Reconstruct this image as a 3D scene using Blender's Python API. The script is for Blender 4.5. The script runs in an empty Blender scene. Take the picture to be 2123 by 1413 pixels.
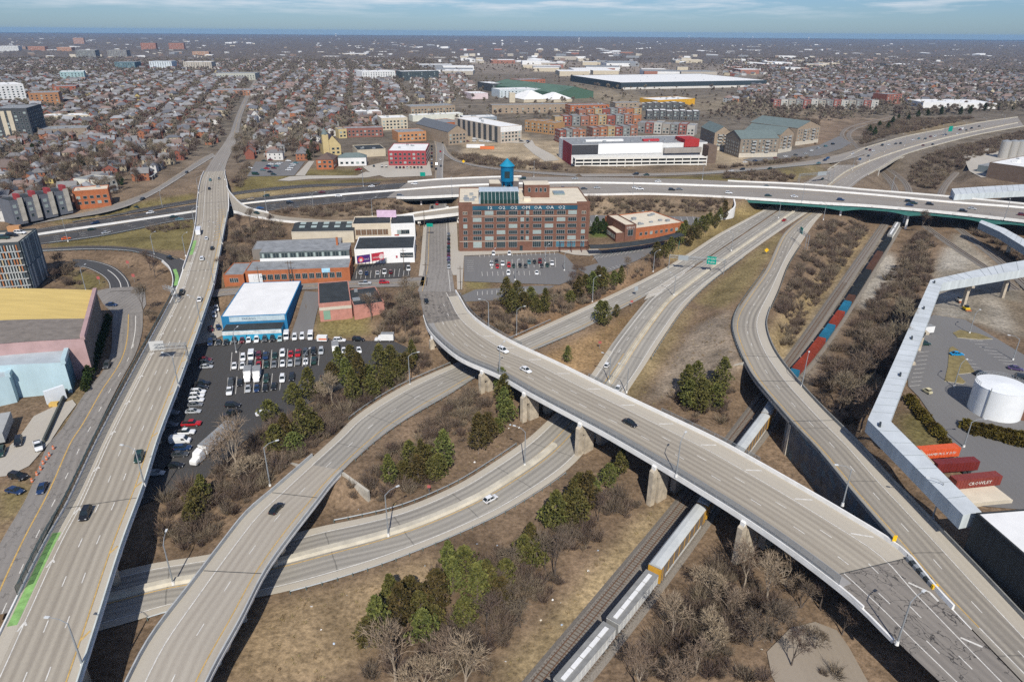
import bpy, math, random
import numpy as np
from mathutils import Vector, Matrix
random.seed(7); RNG = np.random.default_rng(7)
SC = bpy.context.scene
COL = SC.collection
R_ = math.radians

# ------------------------------------------------------------------ camera
IW, IH, FPX, CAMZ = 2123.0,1413.0,1415.0,106.0
EYE = 66.0
ROLL = math.atan2(16,2123)
PITCH = math.atan((IH / 2 - EYE) / FPX)
cam = bpy.data.cameras.new('camera'); camo = bpy.data.objects.new('camera', cam); COL.objects.link(camo)
cam.sensor_width = 36.0; cam.lens = 36.0 * FPX / IW; cam.clip_start = 1.0; cam.clip_end = 60000
camo.matrix_world = Matrix.Translation((0,0, CAMZ)) @ Matrix.Rotation(math.pi / 2 - PITCH,4, 'X') @ Matrix.Rotation(ROLL,4, 'Z')
SC.camera = camo

# ------------------------------------------------------------------ light
SUN_EL, SUN_AZ = 44.0,-4.0          # shadows fall away from the camera, a touch to the west
w = bpy.data.worlds.new('World'); SC.world = w; w.use_nodes = True
nt = w.node_tree; nt.nodes.clear()
wo = nt.nodes.new('ShaderNodeOutputWorld'); bg = nt.nodes.new('ShaderNodeBackground')
sky = nt.nodes.new('ShaderNodeTexSky'); sky.sky_type = 'NISHITA'; sky.sun_disc = False
sky.sun_elevation = R_(SUN_EL); sky.sun_rotation = R_(180 + SUN_AZ)
sky.altitude = 200; sky.air_density = 1.0; sky.dust_density = 0.4; sky.ozone_density = 4.0
tc = nt.nodes.new('ShaderNodeTexCoord'); mp = nt.nodes.new('ShaderNodeMapping'); mp.inputs['Scale'].default_value = (3,3,34)
nz = nt.nodes.new('ShaderNodeTexNoise'); nz.inputs['Scale'].default_value = 2.6; nz.inputs['Detail'].default_value = 7; nz.inputs['Roughness'].default_value = .62
rp = nt.nodes.new('ShaderNodeValToRGB'); rp.color_ramp.elements[0].position = .47; rp.color_ramp.elements[1].position = .70
sx = nt.nodes.new('ShaderNodeSeparateXYZ'); mr = nt.nodes.new('ShaderNodeMapRange')
mr.inputs[1].default_value = .014; mr.inputs[2].default_value = .034; mr.inputs[3].default_value = 0; mr.inputs[4].default_value = .8
mu = nt.nodes.new('ShaderNodeMath'); mu.operation = 'MULTIPLY'
mx = nt.nodes.new('ShaderNodeMix'); mx.data_type = 'RGBA'
mx.inputs[7].default_value = (10.6,11.0,11.8,1)
L = nt.links.new
L(tc.outputs['Generated'], mp.inputs[0]); L(mp.outputs[0], nz.inputs[0]); L(nz.outputs[0], rp.inputs[0])
L(tc.outputs['Generated'], sx.inputs[0]); L(sx.outputs[2], mr.inputs[0]); L(rp.outputs[0], mu.inputs[0]); L(mr.outputs[0], mu.inputs[1])
tn = nt.nodes.new('ShaderNodeMix'); tn.data_type = 'RGBA'; tn.blend_type = 'MULTIPLY'; tn.inputs[0].default_value = 1; tn.inputs[7].default_value = (.64,.87,1.24,1)
L(sky.outputs[0], tn.inputs[6]); L(mu.outputs[0], mx.inputs[0]); L(tn.outputs[2], mx.inputs[6]); L(mx.outputs[2], bg.inputs[0]); L(bg.outputs[0], wo.inputs[0])
bg.inputs[1].default_value = 0.075
sd = bpy.data.lights.new('sun', 'SUN'); sd.energy = 4.9; sd.angle = R_(.5); sd.color = (1,.945,.86)
so = bpy.data.objects.new('sun', sd); COL.objects.link(so)
_az, _el = R_(SUN_AZ), R_(SUN_EL)
so.rotation_euler = Vector((math.sin(_az) * math.cos(_el), math.cos(_az) * math.cos(_el),-math.sin(_el))).to_track_quat('-Z', 'Y').to_euler()
SC.view_settings.view_transform = 'Standard'; SC.view_settings.look = 'None'
SC.view_settings.exposure = 0.0; SC.view_settings.gamma = 1.0; SC.view_settings.use_curve_mapping = False
SC.render.engine = 'CYCLES'
SC.cycles.max_bounces = 5; SC.cycles.diffuse_bounces = 2; SC.cycles.glossy_bounces = 2; SC.cycles.transparent_max_bounces = 12
SC.cycles.volume_bounces = 0; SC.cycles.use_adaptive_sampling = True; SC.cycles.adaptive_threshold = 0.02
SC.cycles.caustics_reflective = False; SC.cycles.caustics_refractive = False
SC.cycles.use_denoising = False

# ------------------------------------------------------------------ picture-to-place survey
_c, _s, _cp, _sp = math.cos(ROLL), math.sin(ROLL), math.cos(PITCH), math.sin(PITCH)
def P(px, py, z=0.0):
    """Place on the level z that the photograph shows at (px, py)."""
    x = px - IW / 2; y = IH / 2 - py
    xr = _c * x - _s * y; yr = _s * x + _c * y
    dx, dy, dz = xr, _cp * FPX + _sp * yr,-_sp * FPX + _cp * yr
    t = (z - CAMZ) / dz
    return Vector((dx * t, dy * t, z))
def PJ(x, y, z):
    v2 = z - CAMZ
    f = _cp * y - _sp * v2; u = _sp * y + _cp * v2
    xr = x / f * FPX; yr = u / f * FPX
    return IW / 2 + _c * xr + _s * yr, IH / 2 - (-_s * xr + _c * yr)

# ------------------------------------------------------------------ materials
MATS = {}
def mat(name, col, rough=.85, var=.12, scale=.6, metal=0.0, detail=4, col2=None, obj_col=False, spec=.3, bump=0.0, stretch=None):
    if name in MATS: return MATS[name]
    m = bpy.data.materials.new(name); m.use_nodes = True; n = m.node_tree.nodes; l = m.node_tree.links
    b = n['Principled BSDF']; b.inputs['Roughness'].default_value = rough; b.inputs['Metallic'].default_value = metal
    b.inputs['Specular IOR Level'].default_value = spec
    src = None
    if obj_col:
        oi = n.new('ShaderNodeObjectInfo'); src = oi.outputs['Color']
    if var > 0:
        t = n.new('ShaderNodeTexCoord'); nz = n.new('ShaderNodeTexNoise'); nz.inputs['Scale'].default_value = scale; nz.inputs['Detail'].default_value = detail
        nz.inputs['Roughness'].default_value = .6
        vec = t.outputs['Object']
        if stretch:
            mpn = n.new('ShaderNodeMapping'); mpn.inputs['Scale'].default_value = stretch; l.new(vec, mpn.inputs[0]); vec = mpn.outputs[0]
        l.new(vec, nz.inputs['Vector'])
        mr = n.new('ShaderNodeMapRange'); mr.inputs[1].default_value = .3; mr.inputs[2].default_value = .7
        l.new(nz.outputs[0], mr.inputs[0])
        mx = n.new('ShaderNodeMix'); mx.data_type = 'RGBA'; l.new(mr.outputs[0], mx.inputs[0])
        if obj_col:
            hv = n.new('ShaderNodeHueSaturation'); hv.inputs['Value'].default_value = 1 - var * 1.6
            l.new(src, hv.inputs['Color']); l.new(hv.outputs[0], mx.inputs[6]); l.new(src, mx.inputs[7])
        else:
            c2 = col2 or tuple(min(1, c * (1 + var)) for c in col)
            mx.inputs[6].default_value = (*[c * (1 - var) for c in col],1) if not col2 else (*col,1)
            mx.inputs[7].default_value = (*c2,1)
        l.new(mx.outputs[2], b.inputs['Base Color'])
        if bump > 0:
            bp = n.new('ShaderNodeBump'); bp.inputs['Strength'].default_value = bump; bp.inputs['Distance'].default_value = .2
            l.new(nz.outputs[0], bp.inputs['Height']); l.new(bp.outputs[0], b.inputs['Normal'])
    elif obj_col:
        l.new(src, b.inputs['Base Color'])
    else:
        b.inputs['Base Color'].default_value = (*col,1)
    MATS[name] = m
    return m

def srgb(r, g, b):
    f = lambda c: ((c / 255) / 12.92) if c / 255 <= .04045 else (((c / 255) + .055) / 1.055) ** 2.4
    return (f(r), f(g), f(b))

# ------------------------------------------------------------------ mesh builder
class MB:
    def __init__(s): s.v = []; s.f = []; s.m = []
    def quad(s, a, b, c, d, mi=0):
        i = len(s.v); s.v += [tuple(a), tuple(b), tuple(c), tuple(d)]; s.f.append((i, i + 1, i + 2, i + 3)); s.m.append(mi); return s
    def tri(s, a, b, c, mi=0):
        i = len(s.v); s.v += [tuple(a), tuple(b), tuple(c)]; s.f.append((i, i + 1, i + 2)); s.m.append(mi); return s
    def box(s, x0, x1, y0, y1, z0, z1, mi=0, top=None):
        i = len(s.v)
        s.v += [(x0, y0, z0),(x1, y0, z0),(x1, y1, z0),(x0, y1, z0),(x0, y0, z1),(x1, y0, z1),(x1, y1, z1),(x0, y1, z1)]
        s.f += [(i, i + 3, i + 2, i + 1),(i + 4, i + 5, i + 6, i + 7),(i, i + 1, i + 5, i + 4),(i + 1, i + 2, i + 6, i + 5),(i + 2, i + 3, i + 7, i + 6),(i + 3, i, i + 4, i + 7)]
        s.m += [mi, mi if top is None else top, mi, mi, mi, mi]; return s
    def prism(s, pts, z0, z1, mi=0, top=None, bottom=True):
        """pts: footprint counter-clockwise (x,y); z0/z1 numbers or lists"""
        n = len(pts); i = len(s.v)
        zz0 = z0 if hasattr(z0, '__len__') else [z0] * n; zz1 = z1 if hasattr(z1, '__len__') else [z1] * n
        s.v += [(p[0], p[1], a) for p, a in zip(pts, zz0)] + [(p[0], p[1], a) for p, a in zip(pts, zz1)]
        for k in range(n):
            j = (k + 1) % n; s.f.append((i + k, i + j, i + n + j, i + n + k)); s.m.append(mi)
        s.f.append(tuple(i + n + k for k in range(n))); s.m.append(mi if top is None else top)
        if bottom: s.f.append(tuple(i + n - 1 - k for k in range(n))); s.m.append(mi)
        return s
    def tube(s, p0, p1, r0, r1=None, seg=6, mi=0, cap=True):
        r1 = r0 if r1 is None else r1
        p0 = Vector(p0); p1 = Vector(p1); d = (p1 - p0)
        if d.length < 1e-6: return s
        d.normalize(); a = d.orthogonal().normalized(); b = d.cross(a); i = len(s.v)
        for k in range(seg):
            t = 2 * math.pi * k / seg; o = a * math.cos(t) + b * math.sin(t)
            s.v.append(tuple(p0 + o * r0)); s.v.append(tuple(p1 + o * r1))
        for k in range(seg):
            j = (k + 1) % seg; s.f.append((i + 2 * k, i + 2 * j, i + 2 * j + 1, i + 2 * k + 1)); s.m.append(mi)
        if cap:
            s.f.append(tuple(i + 2 * k + 1 for k in range(seg))); s.m.append(mi)
            s.f.append(tuple(i + 2 * (seg - 1 - k) for k in range(seg))); s.m.append(mi)
        return s
    def mesh(s, name, mats, smooth=False):
        me = bpy.data.meshes.new(name); me.from_pydata(s.v,[], s.f)
        for m in mats: me.materials.append(m)
        if len(mats) > 1: me.polygons.foreach_set('material_index', s.m)
        if smooth: me.polygons.foreach_set('use_smooth',[True] * len(me.polygons))
        me.update(); return me
    def build(s, name, mats, parent=None, smooth=False, **kw):
        if not isinstance(mats,(list, tuple)): mats = [mats]
        return link(name, s.mesh(name, mats, smooth), parent, **kw)

def bx(a, name, *r, **k): return MB().box(*a).build(name, *r, **k)
def tb(*a, **k): return MB().tube(*a, **k).build
def tag(o, label=None, cat=None, group=None, kind=None):
    if label: o['label'] = label
    if cat: o['category'] = cat
    if group: o['group'] = group
    if kind: o['kind'] = kind
    return o
def link(name, me, parent=None, loc=None, rz=None, label=None, cat=None, group=None, kind=None, color=None, scale=None):
    o = bpy.data.objects.new(name, me); COL.objects.link(o)
    if parent is not None: o.parent = parent
    if loc is not None: o.location = loc
    if rz is not None: o.rotation_euler = (0,0, rz)
    if scale is not None: o.scale = scale if hasattr(scale, '__len__') else (scale,) * 3
    if color is not None: o.color = (*color[:3],1)
    return tag(o, label, cat, group, kind)
def empty(name, loc=(0,0,0), rz=0, **kw): return link(name, None, None, loc, rz, **kw)
def copy_tree(o, loc, rz=0, color=None, label=None, cat=None, group=None, scale=None):
    c = o.copy(); COL.objects.link(c); c.location = loc; c.rotation_euler = (0,0, rz)
    if scale is not None: c.scale = scale if hasattr(scale, '__len__') else (scale,) * 3
    tag(c, label, cat, group)
    if color is not None: c.color = (*color[:3],1)
    for ch in o.children:
        d = ch.copy(); COL.objects.link(d); d.parent = c
        if color is not None and ch.get('paint'): d.color = (*color[:3],1)
        for g in ch.children:
            e = g.copy(); COL.objects.link(e); e.parent = d
            if color is not None and g.get('paint'): e.color = (*color[:3],1)
    return c
ORD = ['first', 'second', 'third', 'fourth', 'fifth', 'sixth', 'seventh', 'eighth', 'ninth', 'tenth', 'eleventh', 'twelfth', 'thirteenth', 'fourteenth', 'fifteenth', 'sixteenth', 'seventeenth', 'eighteenth', 'nineteenth', 'twentieth', 'twenty-first', 'twenty-second', 'twenty-third', 'twenty-fourth', 'twenty-fifth', 'twenty-sixth']

# ------------------------------------------------------------------ polylines and strips
def catmull(pts, step):
    p = np.array([list(q) for q in pts], float); n = len(p)
    if n == 2:
        k = max(2, int(np.linalg.norm(p[1] - p[0]) / step)); t = np.linspace(0,1, k)[:, None]; return p[0] * (1 - t) + p[1] * t
    d = np.r_[0, np.cumsum(np.maximum(np.linalg.norm(np.diff(p, axis=0), axis=1),1e-6) ** .5)]
    out = []
    ext = np.vstack([2 * p[0] - p[1], p,2 * p[-1] - p[-2]]); de = np.r_[d[0] - (d[1] - d[0]), d, d[-1] + (d[-1] - d[-2])]
    for i in range(n - 1):
        P0, P1, P2, P3 = ext[i:i + 4]; t0, t1, t2, t3 = de[i:i + 4]
        k = max(2, int(np.linalg.norm(P2 - P1) / step) + 1)
        t = np.linspace(t1, t2, k, endpoint=(i == n - 2))[:, None]
        A1 = (t1 - t) / (t1 - t0) * P0 + (t - t0) / (t1 - t0) * P1; A2 = (t2 - t) / (t2 - t1) * P1 + (t - t1) / (t2 - t1) * P2
        A3 = (t3 - t) / (t3 - t2) * P2 + (t - t2) / (t3 - t2) * P3
        B1 = (t2 - t) / (t2 - t0) * A1 + (t - t0) / (t2 - t0) * A2; B2 = (t3 - t) / (t3 - t1) * A2 + (t - t1) / (t3 - t1) * A3
        out.append((t2 - t) / (t2 - t1) * B1 + (t - t1) / (t2 - t1) * B2)
    return np.vstack(out)
def resample(p, n):
    s = np.r_[0, np.cumsum(np.linalg.norm(np.diff(p, axis=0), axis=1))]; t = np.linspace(0, s[-1], n)
    return np.stack([np.interp(t, s, p[:, k]) for k in range(p.shape[1])],1)
def W3(pts): return [tuple(P(*q)) for q in pts]
class Strip:
    """A road sheet between two edge lines; left and right as seen going along it."""
    def __init__(s, left, right, step=3.0, px=True):
        l = catmull(W3(left) if px else left,1.0); r = catmull(W3(right) if px else right,1.0)
        ln = np.linalg.norm(np.diff(l, axis=0), axis=1).sum(); n = max(3, int(ln / step))
        l = resample(l, n)
        # pair each left point with the nearest right point, going only forward
        idx = []; j0 = 0
        for q in l:
            w = r[j0:j0 + 400]; j = j0 + int(np.argmin(((w[:, :2] - q[:2]) ** 2).sum(1))); idx.append(j); j0 = j
        idx = np.array(idx, float)
        k = np.ones(5) / 5; sm = np.convolve(np.pad(idx,2, 'edge'), k, 'valid'); sm[0] = 0 if idx[0] < 3 else idx[0]; sm[-1] = idx[-1]
        r2 = np.stack([np.interp(sm, np.arange(len(r)), r[:, c]) for c in range(3)],1)
        s.l, s.r = l, r2
        # level cross-sections
        z = (l[:,2] + r2[:,2]) / 2; s.l[:,2] = z; s.r[:,2] = z
        c = (l + r2) / 2; s.s = np.r_[0, np.cumsum(np.linalg.norm(np.diff(c, axis=0), axis=1))]; s.len = s.s[-1]
        s.wd = np.linalg.norm(r2 - l, axis=1); s.n = n
    def at(s, v, t=None, off=None, side='l', dz=0.0):
        """point at distance v along; t = share across, or off metres in from side l/r"""
        l = np.array([np.interp(v, s.s, s.l[:, c]) for c in range(3)]); r = np.array([np.interp(v, s.s, s.r[:, c]) for c in range(3)])
        if t is None:
            d = (r - l) / max(1e-6, np.linalg.norm(r - l)); p = l + d * off if side == 'l' else r - d * off
        else: p = l + (r - l) * t
        p = p.copy(); p[2] += dz; return p
    def line(s, v0, v1, step=3.0, **kw):
        n = max(2, int(abs(v1 - v0) / step) + 1)
        return np.array([s.at(v, **kw) for v in np.linspace(v0, v1, n)])
    def near(s, px, py, z=None):
        """distance along at which the strip passes the pictured point"""
        if z is None: z = float(s.l[len(s.l) // 2,2])
        for _ in range(3):
            q = np.array(P(px, py, z)); c = (s.l + s.r) / 2; i = int(np.argmin(((c[:, :2] - q[:2]) ** 2).sum(1))); z = float(c[i,2])
        return float(s.s[i])
    def surface(s, name, m, parent=None, v0=None, v1=None, across=6, dz=0.0, t0=0, t1=1, **kw):
        v0 = 0 if v0 is None else v0; v1 = s.len if v1 is None else v1
        n = max(2, int((v1 - v0) / 3) + 1); vs = np.linspace(v0, v1, n); verts = []; uv = []
        for v in vs:
            a = s.at(v, t=t0, dz=dz); b = s.at(v, t=t1, dz=dz); wdt = np.linalg.norm(b - a)
            for k in range(across + 1):
                t = k / across; verts.append(tuple(a + (b - a) * t)); uv.append((t * wdt, v))
        faces = []; q = across + 1
        for i in range(n - 1):
            for k in range(across): faces.append((i * q + k, i * q + k + 1,(i + 1) * q + k + 1,(i + 1) * q + k))
        me = bpy.data.meshes.new(name); me.from_pydata(verts,[], faces); me.materials.append(m)
        ul = me.uv_layers.new(name='UVMap'); li = np.zeros(len(me.loops), int); me.loops.foreach_get('vertex_index', li)
        ul.data.foreach_set('uv', np.array(uv)[li].ravel()); me.update()
        # face up
        if me.polygons[0].normal.z < 0: me.flip_normals()
        return link(name, me, parent, **kw)
def ribbon(mb, line, width, mi=0, dz=0.0):
    """flat band along a line (n,3)"""
    p = np.asarray(line, float); d = np.gradient(p, axis=0); nrm = np.stack([-d[:,1], d[:,0]],1); nrm /= np.maximum(np.linalg.norm(nrm, axis=1),1e-6)[:, None]
    a = p.copy(); b = p.copy(); a[:, :2] += nrm * width / 2; b[:, :2] -= nrm * width / 2; a[:,2] += dz; b[:,2] += dz
    i = len(mb.v); 
    for k in range(len(p)): mb.v += [tuple(b[k]), tuple(a[k])]
    for k in range(len(p) - 1): mb.f.append((i + 2 * k, i + 2 * k + 2, i + 2 * k + 3, i + 2 * k + 1)); mb.m.append(mi)
def sweep(mb, line, prof, mi=0, closed=True, caps=True, mis=None):
    """profile [(offset to the right of travel, up)] swept along a line"""
    p = np.asarray(line, float); d = np.gradient(p, axis=0); rt = np.stack([d[:,1],-d[:,0]],1); rt /= np.maximum(np.linalg.norm(rt, axis=1),1e-6)[:, None]
    i = len(mb.v); k = len(prof)
    for q, r in zip(p, rt):
        for o, u in prof: mb.v.append((q[0] + r[0] * o, q[1] + r[1] * o, q[2] + u))
    for a in range(len(p) - 1):
        for b in range(k if closed else k - 1):
            c = (b + 1) % k; mb.f.append((i + a * k + b, i + a * k + c, i + (a + 1) * k + c, i + (a + 1) * k + b)); mb.m.append(mis[b] if mis else mi)
    if caps and closed:
        mb.f.append(tuple(i + b for b in range(k))); mb.m.append(mi)
        mb.f.append(tuple(i + (len(p) - 1) * k + k - 1 - b for b in range(k))); mb.m.append(mi)
# ------------------------------------------------------------------ road materials
def road_mat(name, c_light, c_dark, lane=3.6, off=0.0, joints=0.0, cracks=False, streak=.5, ncol=None):
    m = bpy.data.materials.new(name); m.use_nodes = True; n = m.node_tree.nodes; l = m.node_tree.links
    b = n['Principled BSDF']; b.inputs['Roughness'].default_value = .9; b.inputs['Specular IOR Level'].default_value = .2
    uv = n.new('ShaderNodeUVMap'); sp = n.new('ShaderNodeSeparateXYZ'); l.new(uv.outputs[0], sp.inputs[0])
    def math_(op, a, bb=None, c=None):
        x = n.new('ShaderNodeMath'); x.operation = op
        for i, q in enumerate((a, bb, c)):
            if q is None: continue
            if isinstance(q,(int, float)): x.inputs[i].default_value = q
            else: l.new(q, x.inputs[i])
        return x.outputs[0]
    def noise(sc, scale, det=4):
        mp = n.new('ShaderNodeMapping'); mp.inputs['Scale'].default_value = scale; l.new(uv.outputs[0], mp.inputs[0])
        t = n.new('ShaderNodeTexNoise'); t.inputs['Scale'].default_value = sc; t.inputs['Detail'].default_value = det; l.new(mp.outputs[0], t.inputs[0]); return t.outputs[0]
    # wheel paths: two per lane
    ph = math_('MULTIPLY', math_('ADD', sp.outputs[0], off),4 * math.pi / lane)
    wv = math_('MULTIPLY_ADD', math_('SINE', ph),.5,.5)
    st = noise(1.0,(1.1,.012,1),5); big = noise(.05,(1,.35,1),5); fine = noise(2.2,(1,.6,1),4)
    f = math_('ADD', math_('MULTIPLY', wv,.28 * streak), math_('MULTIPLY', st,.75 * streak))
    f = math_('ADD', f, math_('MULTIPLY', big,.55)); f = math_('ADD', f, math_('MULTIPLY', fine,.25))
    mr = n.new('ShaderNodeMapRange'); mr.inputs[1].default_value = .35 + .28 * streak; mr.inputs[2].default_value = .75 + .5 * streak; l.new(f, mr.inputs[0])
    mx = n.new('ShaderNodeMix'); mx.data_type = 'RGBA'; mx.inputs[6].default_value = (*c_light,1); mx.inputs[7].default_value = (*c_dark,1); l.new(mr.outputs[0], mx.inputs[0])
    out = mx.outputs[2]
    def darken(fac, col, o):
        k = n.new('ShaderNodeMix'); k.data_type = 'RGBA'; l.new(fac, k.inputs[0]); l.new(o, k.inputs[6]); k.inputs[7].default_value = (*col,1); return k.outputs[2]
    if joints:
        wob = math_('MULTIPLY', noise(.3,(1,1,1),2),.9)
        fr = math_('FRACT', math_('DIVIDE', math_('ADD', sp.outputs[1], wob), joints))
        j = math_('LESS_THAN', math_('ABSOLUTE', math_('SUBTRACT', fr,.5)),.16 / joints)
        out = darken(math_('MULTIPLY', j,.42),(.05,.05,.047), out)
    if cracks:
        def crack(scale, th, amt, o):
            mp = n.new('ShaderNodeMapping'); mp.inputs['Scale'].default_value = scale; l.new(uv.outputs[0], mp.inputs[0])
            nn = n.new('ShaderNodeTexNoise'); nn.inputs['Scale'].default_value = 1.4; l.new(mp.outputs[0], nn.inputs[0])
            ad = n.new('ShaderNodeMix'); ad.data_type = 'RGBA'; ad.inputs[0].default_value = .5; l.new(mp.outputs[0], ad.inputs[6]); l.new(nn.outputs[1], ad.inputs[7])
            v = n.new('ShaderNodeTexVoronoi'); v.feature = 'DISTANCE_TO_EDGE'; v.inputs['Scale'].default_value = 1; l.new(ad.outputs[2], v.inputs['Vector'])
            gate = math_('GREATER_THAN', noise(.13,(1,1,1),2),.44)
            return darken(math_('MULTIPLY', math_('MULTIPLY', math_('LESS_THAN', v.outputs[0], th), gate), amt * cracks),(.022,.022,.024), o)
        out = crack((.7,.27,1),.016,.75, out); out = crack((.36,.7,1),.012,.65, out)
    l.new(out, b.inputs['Base Color']); MATS[name] = m; return m
CONC = road_mat('concrete_bridge_deck',(.40,.36,.29),(.225,.196,.158), streak=.9, off=.4)
CONC2 = road_mat('concrete_ramp',(.43,.39,.32),(.285,.248,.202), streak=.7, off=1.2)
HWY = road_mat('concrete_highway',(.38,.355,.305),(.175,.162,.143), joints=18, streak=.8, off=1.0)
RAMP3 = road_mat('worn_concrete_ramp',(.37,.335,.275),(.175,.158,.136), joints=27, streak=.8, off=1.9)
ASPH = road_mat('dark_asphalt',(.075,.074,.074),(.046,.046,.048), streak=.5)
ASPHF = road_mat('freeway_asphalt',(.085,.082,.08),(.05,.049,.049), streak=.8)
FWYC = road_mat('freeway_concrete',(.31,.285,.25),(.185,.165,.145), streak=.8)
STREET = road_mat('street_asphalt',(.27,.25,.225),(.165,.152,.138), streak=.55, cracks=.4)
PATCH = road_mat('cracked_asphalt',(.25,.225,.195),(.15,.137,.122), streak=.7, cracks=True, off=.4)
LOT = road_mat('parking_lot_asphalt',(.07,.067,.064),(.042,.042,.043), streak=.15)
LOTG = road_mat('grey_lot_asphalt',(.175,.17,.165),(.125,.122,.12), streak=.15)
PAVE = road_mat('concrete_paving',(.44,.405,.345),(.33,.30,.255), streak=.15)
WHITE = mat('white_paint',(.60,.58,.53), var=.22, scale=1.2)
YEL = mat('yellow_paint',(.50,.33,.11), var=.25, scale=1.2)
GREENP = mat('green_lane_paint',(.22,.40,.13), var=.25, scale=.8)
PARA = mat('parapet_concrete',(.66,.65,.61), var=.12, scale=.35, col2=(.78,.77,.74))
SHLD = road_mat('pale_shoulder_concrete',(.46,.42,.345),(.345,.305,.245), streak=.25)
PARAY = mat('stained_barrier_concrete',(.50,.46,.37), var=.2, scale=.3)
PIERM = mat('pier_concrete',(.45,.39,.30), var=.3, scale=.5, bump=.15)
WALLM = mat('retaining_wall_concrete',(.42,.39,.33), var=.22, scale=.35)
STEEL = mat('galvanised_steel',(.30,.32,.33), rough=.6, metal=.3, var=.1)
DKST = mat('dark_steel',(.06,.07,.075), rough=.5, metal=.4, var=.1)
GIRD = mat('green_girder_paint',(.045,.16,.14), rough=.5, var=.15, scale=.4)
GIRD2 = mat('grey_girder_paint',(.22,.25,.25), rough=.6, var=.15)
RUST = mat('rusty_rail',(.16,.085,.05), rough=.7, var=.3, scale=2)
BALL = mat('ballast_stone',(.20,.178,.15), var=.35, scale=3.5, detail=6)
TIE = mat('weathered_timber',(.12,.09,.065), var=.3, scale=2)
def fence_mat(name, col, alpha):
    m = bpy.data.materials.new(name); m.use_nodes = True; n = m.node_tree.nodes; l = m.node_tree.links
    b = n['Principled BSDF']; b.inputs['Base Color'].default_value = (*col,1); b.inputs['Roughness'].default_value = .6; b.inputs['Metallic'].default_value = .3
    b.inputs['Alpha'].default_value = alpha; return m
CHAIN = fence_mat('chain_link_wire',(.20,.22,.225),.5)
CHAIND = fence_mat('dark_chain_link_wire',(.05,.085,.085),.62)

# ------------------------------------------------------------------ road survey (edge lines, left / right going along)
VIA = Strip([(-130,1580,3),(-46,1413,3),(22,1273,3),(95,1124,3.1),(136,1052,3.2),(205,908,3.3),(313,703,3.5),(352,630,3.5),(369,592,3.5),(380,560,3.5),(391,528,3.5),(400,499,3.4),(407,457,3.2),(409,426,3),(414,385,2.3),(420,364,1.8),(430,346,1.2),(440,330,.8),(451,315,.5),(464,297,.3),(479,273,.2)],
            [(100,1600,3),(165,1400,3),(200,1290,3),(250,1132,3.1),(298,1002,3.2),(326,912,3.3),(369,799,3.4),(392,736,3.5),(416,669,3.5),(442,590,3.5),(453,536,3.5),(458,510,3.5),(466,467,3.3),(470,448,3.2),(473,425,3),(470,379,2.2),(466,361,1.8),(469,341,1.2),(477,322,.7),(487,302,.3),(493,276,.2)])
STN = Strip([(477,276,.2),(487,247,.1),(498,220,.1),(515,186,.1),(524,171,.1),(545,140,.1)],[(495,276,.2),(500,247,.1),(509,220,.1),(523,186,.1),(531,171,.1),(549,140,.1)], step=8)
MRG = Strip([(372,535,3.2),(392,545,3.42),(398,556,3.44),(398,575,3.46),(386,605,3.46)],[(336,541,3.0),(352,556,3.42),(360,580,3.44),(358,600,3.46),(352,626,3.46)], step=2)
LRP = Strip([(20,517,-1.0),(60,515,0),(100,513,.4),(186,508,1),(266,511,1.8),(333,521,2.8),(372,535,3.2)],[(20,525,-1.0),(60,523,0),(100,521,.4),(186,518,1),(266,521,1.8),(309,531,2.4),(336,541,3.0)])
EXL = Strip([(150,537,0),(183,538,0),(233,551,0),(266,580,0),(273,606,0)],[(140,556,0),(166,553,0),(203,566,0),(223,583,0),(227,606,0)])
SLS = Strip([(-80,1290,1),(0,1125,.6),(55,1030,.3),(101,919,0),(127,890,0),(180,809,0),(213,769,0),(229,733,0),(233,666,0),(236,630,0),(225,600,0)],[(15,1290,1),(75,1150,.6),(125,1045,.3),(172,950,0),(200,890,0),(250,790,0),(280,735,0),(294,690,0),(296,650,0),(294,625,0),(285,596,0)])
FWY = Strip([(0,488,-4),(40,481,-4),(85,473,-4),(181,457,-4),(285,438,-4),(404,424,-4),(493,414,-3.2),(600,402,-1.2),(720,390,1.5),(819,379,4.2),(875,375,5.4),(970,370,6),(1060,367,6),(1200,367,5.6),(1313,369,5.2),(1440,372,4.8),(1530,377,4.5),(1661,383,4),(1800,395,4),(1950,407,4),(2116,423,4),(2240,436,4)],
            [(0,518,-4),(40,512,-4),(96,505,-4),(202,491,-4),(285,475,-4),(363,459,-4),(450,449,-3.6),(540,439,-2.4),(625,430,-.8),(720,419,1.5),(796,412,3.6),(855,411,5),(947,406,5.9),(1060,403,6),(1206,405,5.6),(1341,403,5.2),(1412,405,4.9),(1500,409,4.6),(1631,417,4),(1709,422,4),(1800,427,4),(1950,440,4),(2123,459,4),(2240,474,4)], step=5)
FMED = catmull(W3([(0,500,-4),(88,486,-4),(240,464,-4),(389,442,-4),(503,424,-3.2),(690,406,.8),(822,396,4.2),(941,387,5.9),(1060,382,6),(1200,380,5.6),(1341,382,5.1),(1500,387,4.6),(1600,390,4.2),(1800,404,4),(1967,420,4),(2123,432,4),(2240,445,4)]),4)
RMP6 = Strip([(470,388,2.6),(480,404,2.75),(511,431,2.5),(540,439,2.3),(585,448,2.1),(638,453,2.1),(691,456,2.4),(797,452,3.8),(875,441,5.2),(947,431,5.9),(1020,421,6.02),(1110,411,5.9),(1200,403.5,5.7)],
             [(466,440,3.0),(484,436,2.9),(515,446,2.5),(542,452,2.3),(585,459,2.1),(625,462,2.1),(704,464,2.5),(809,459,3.8),(875,452,5.2),(947,444,5.9),(1020,433,6.02),(1110,421,5.9),(1200,409,5.7)])
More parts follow.
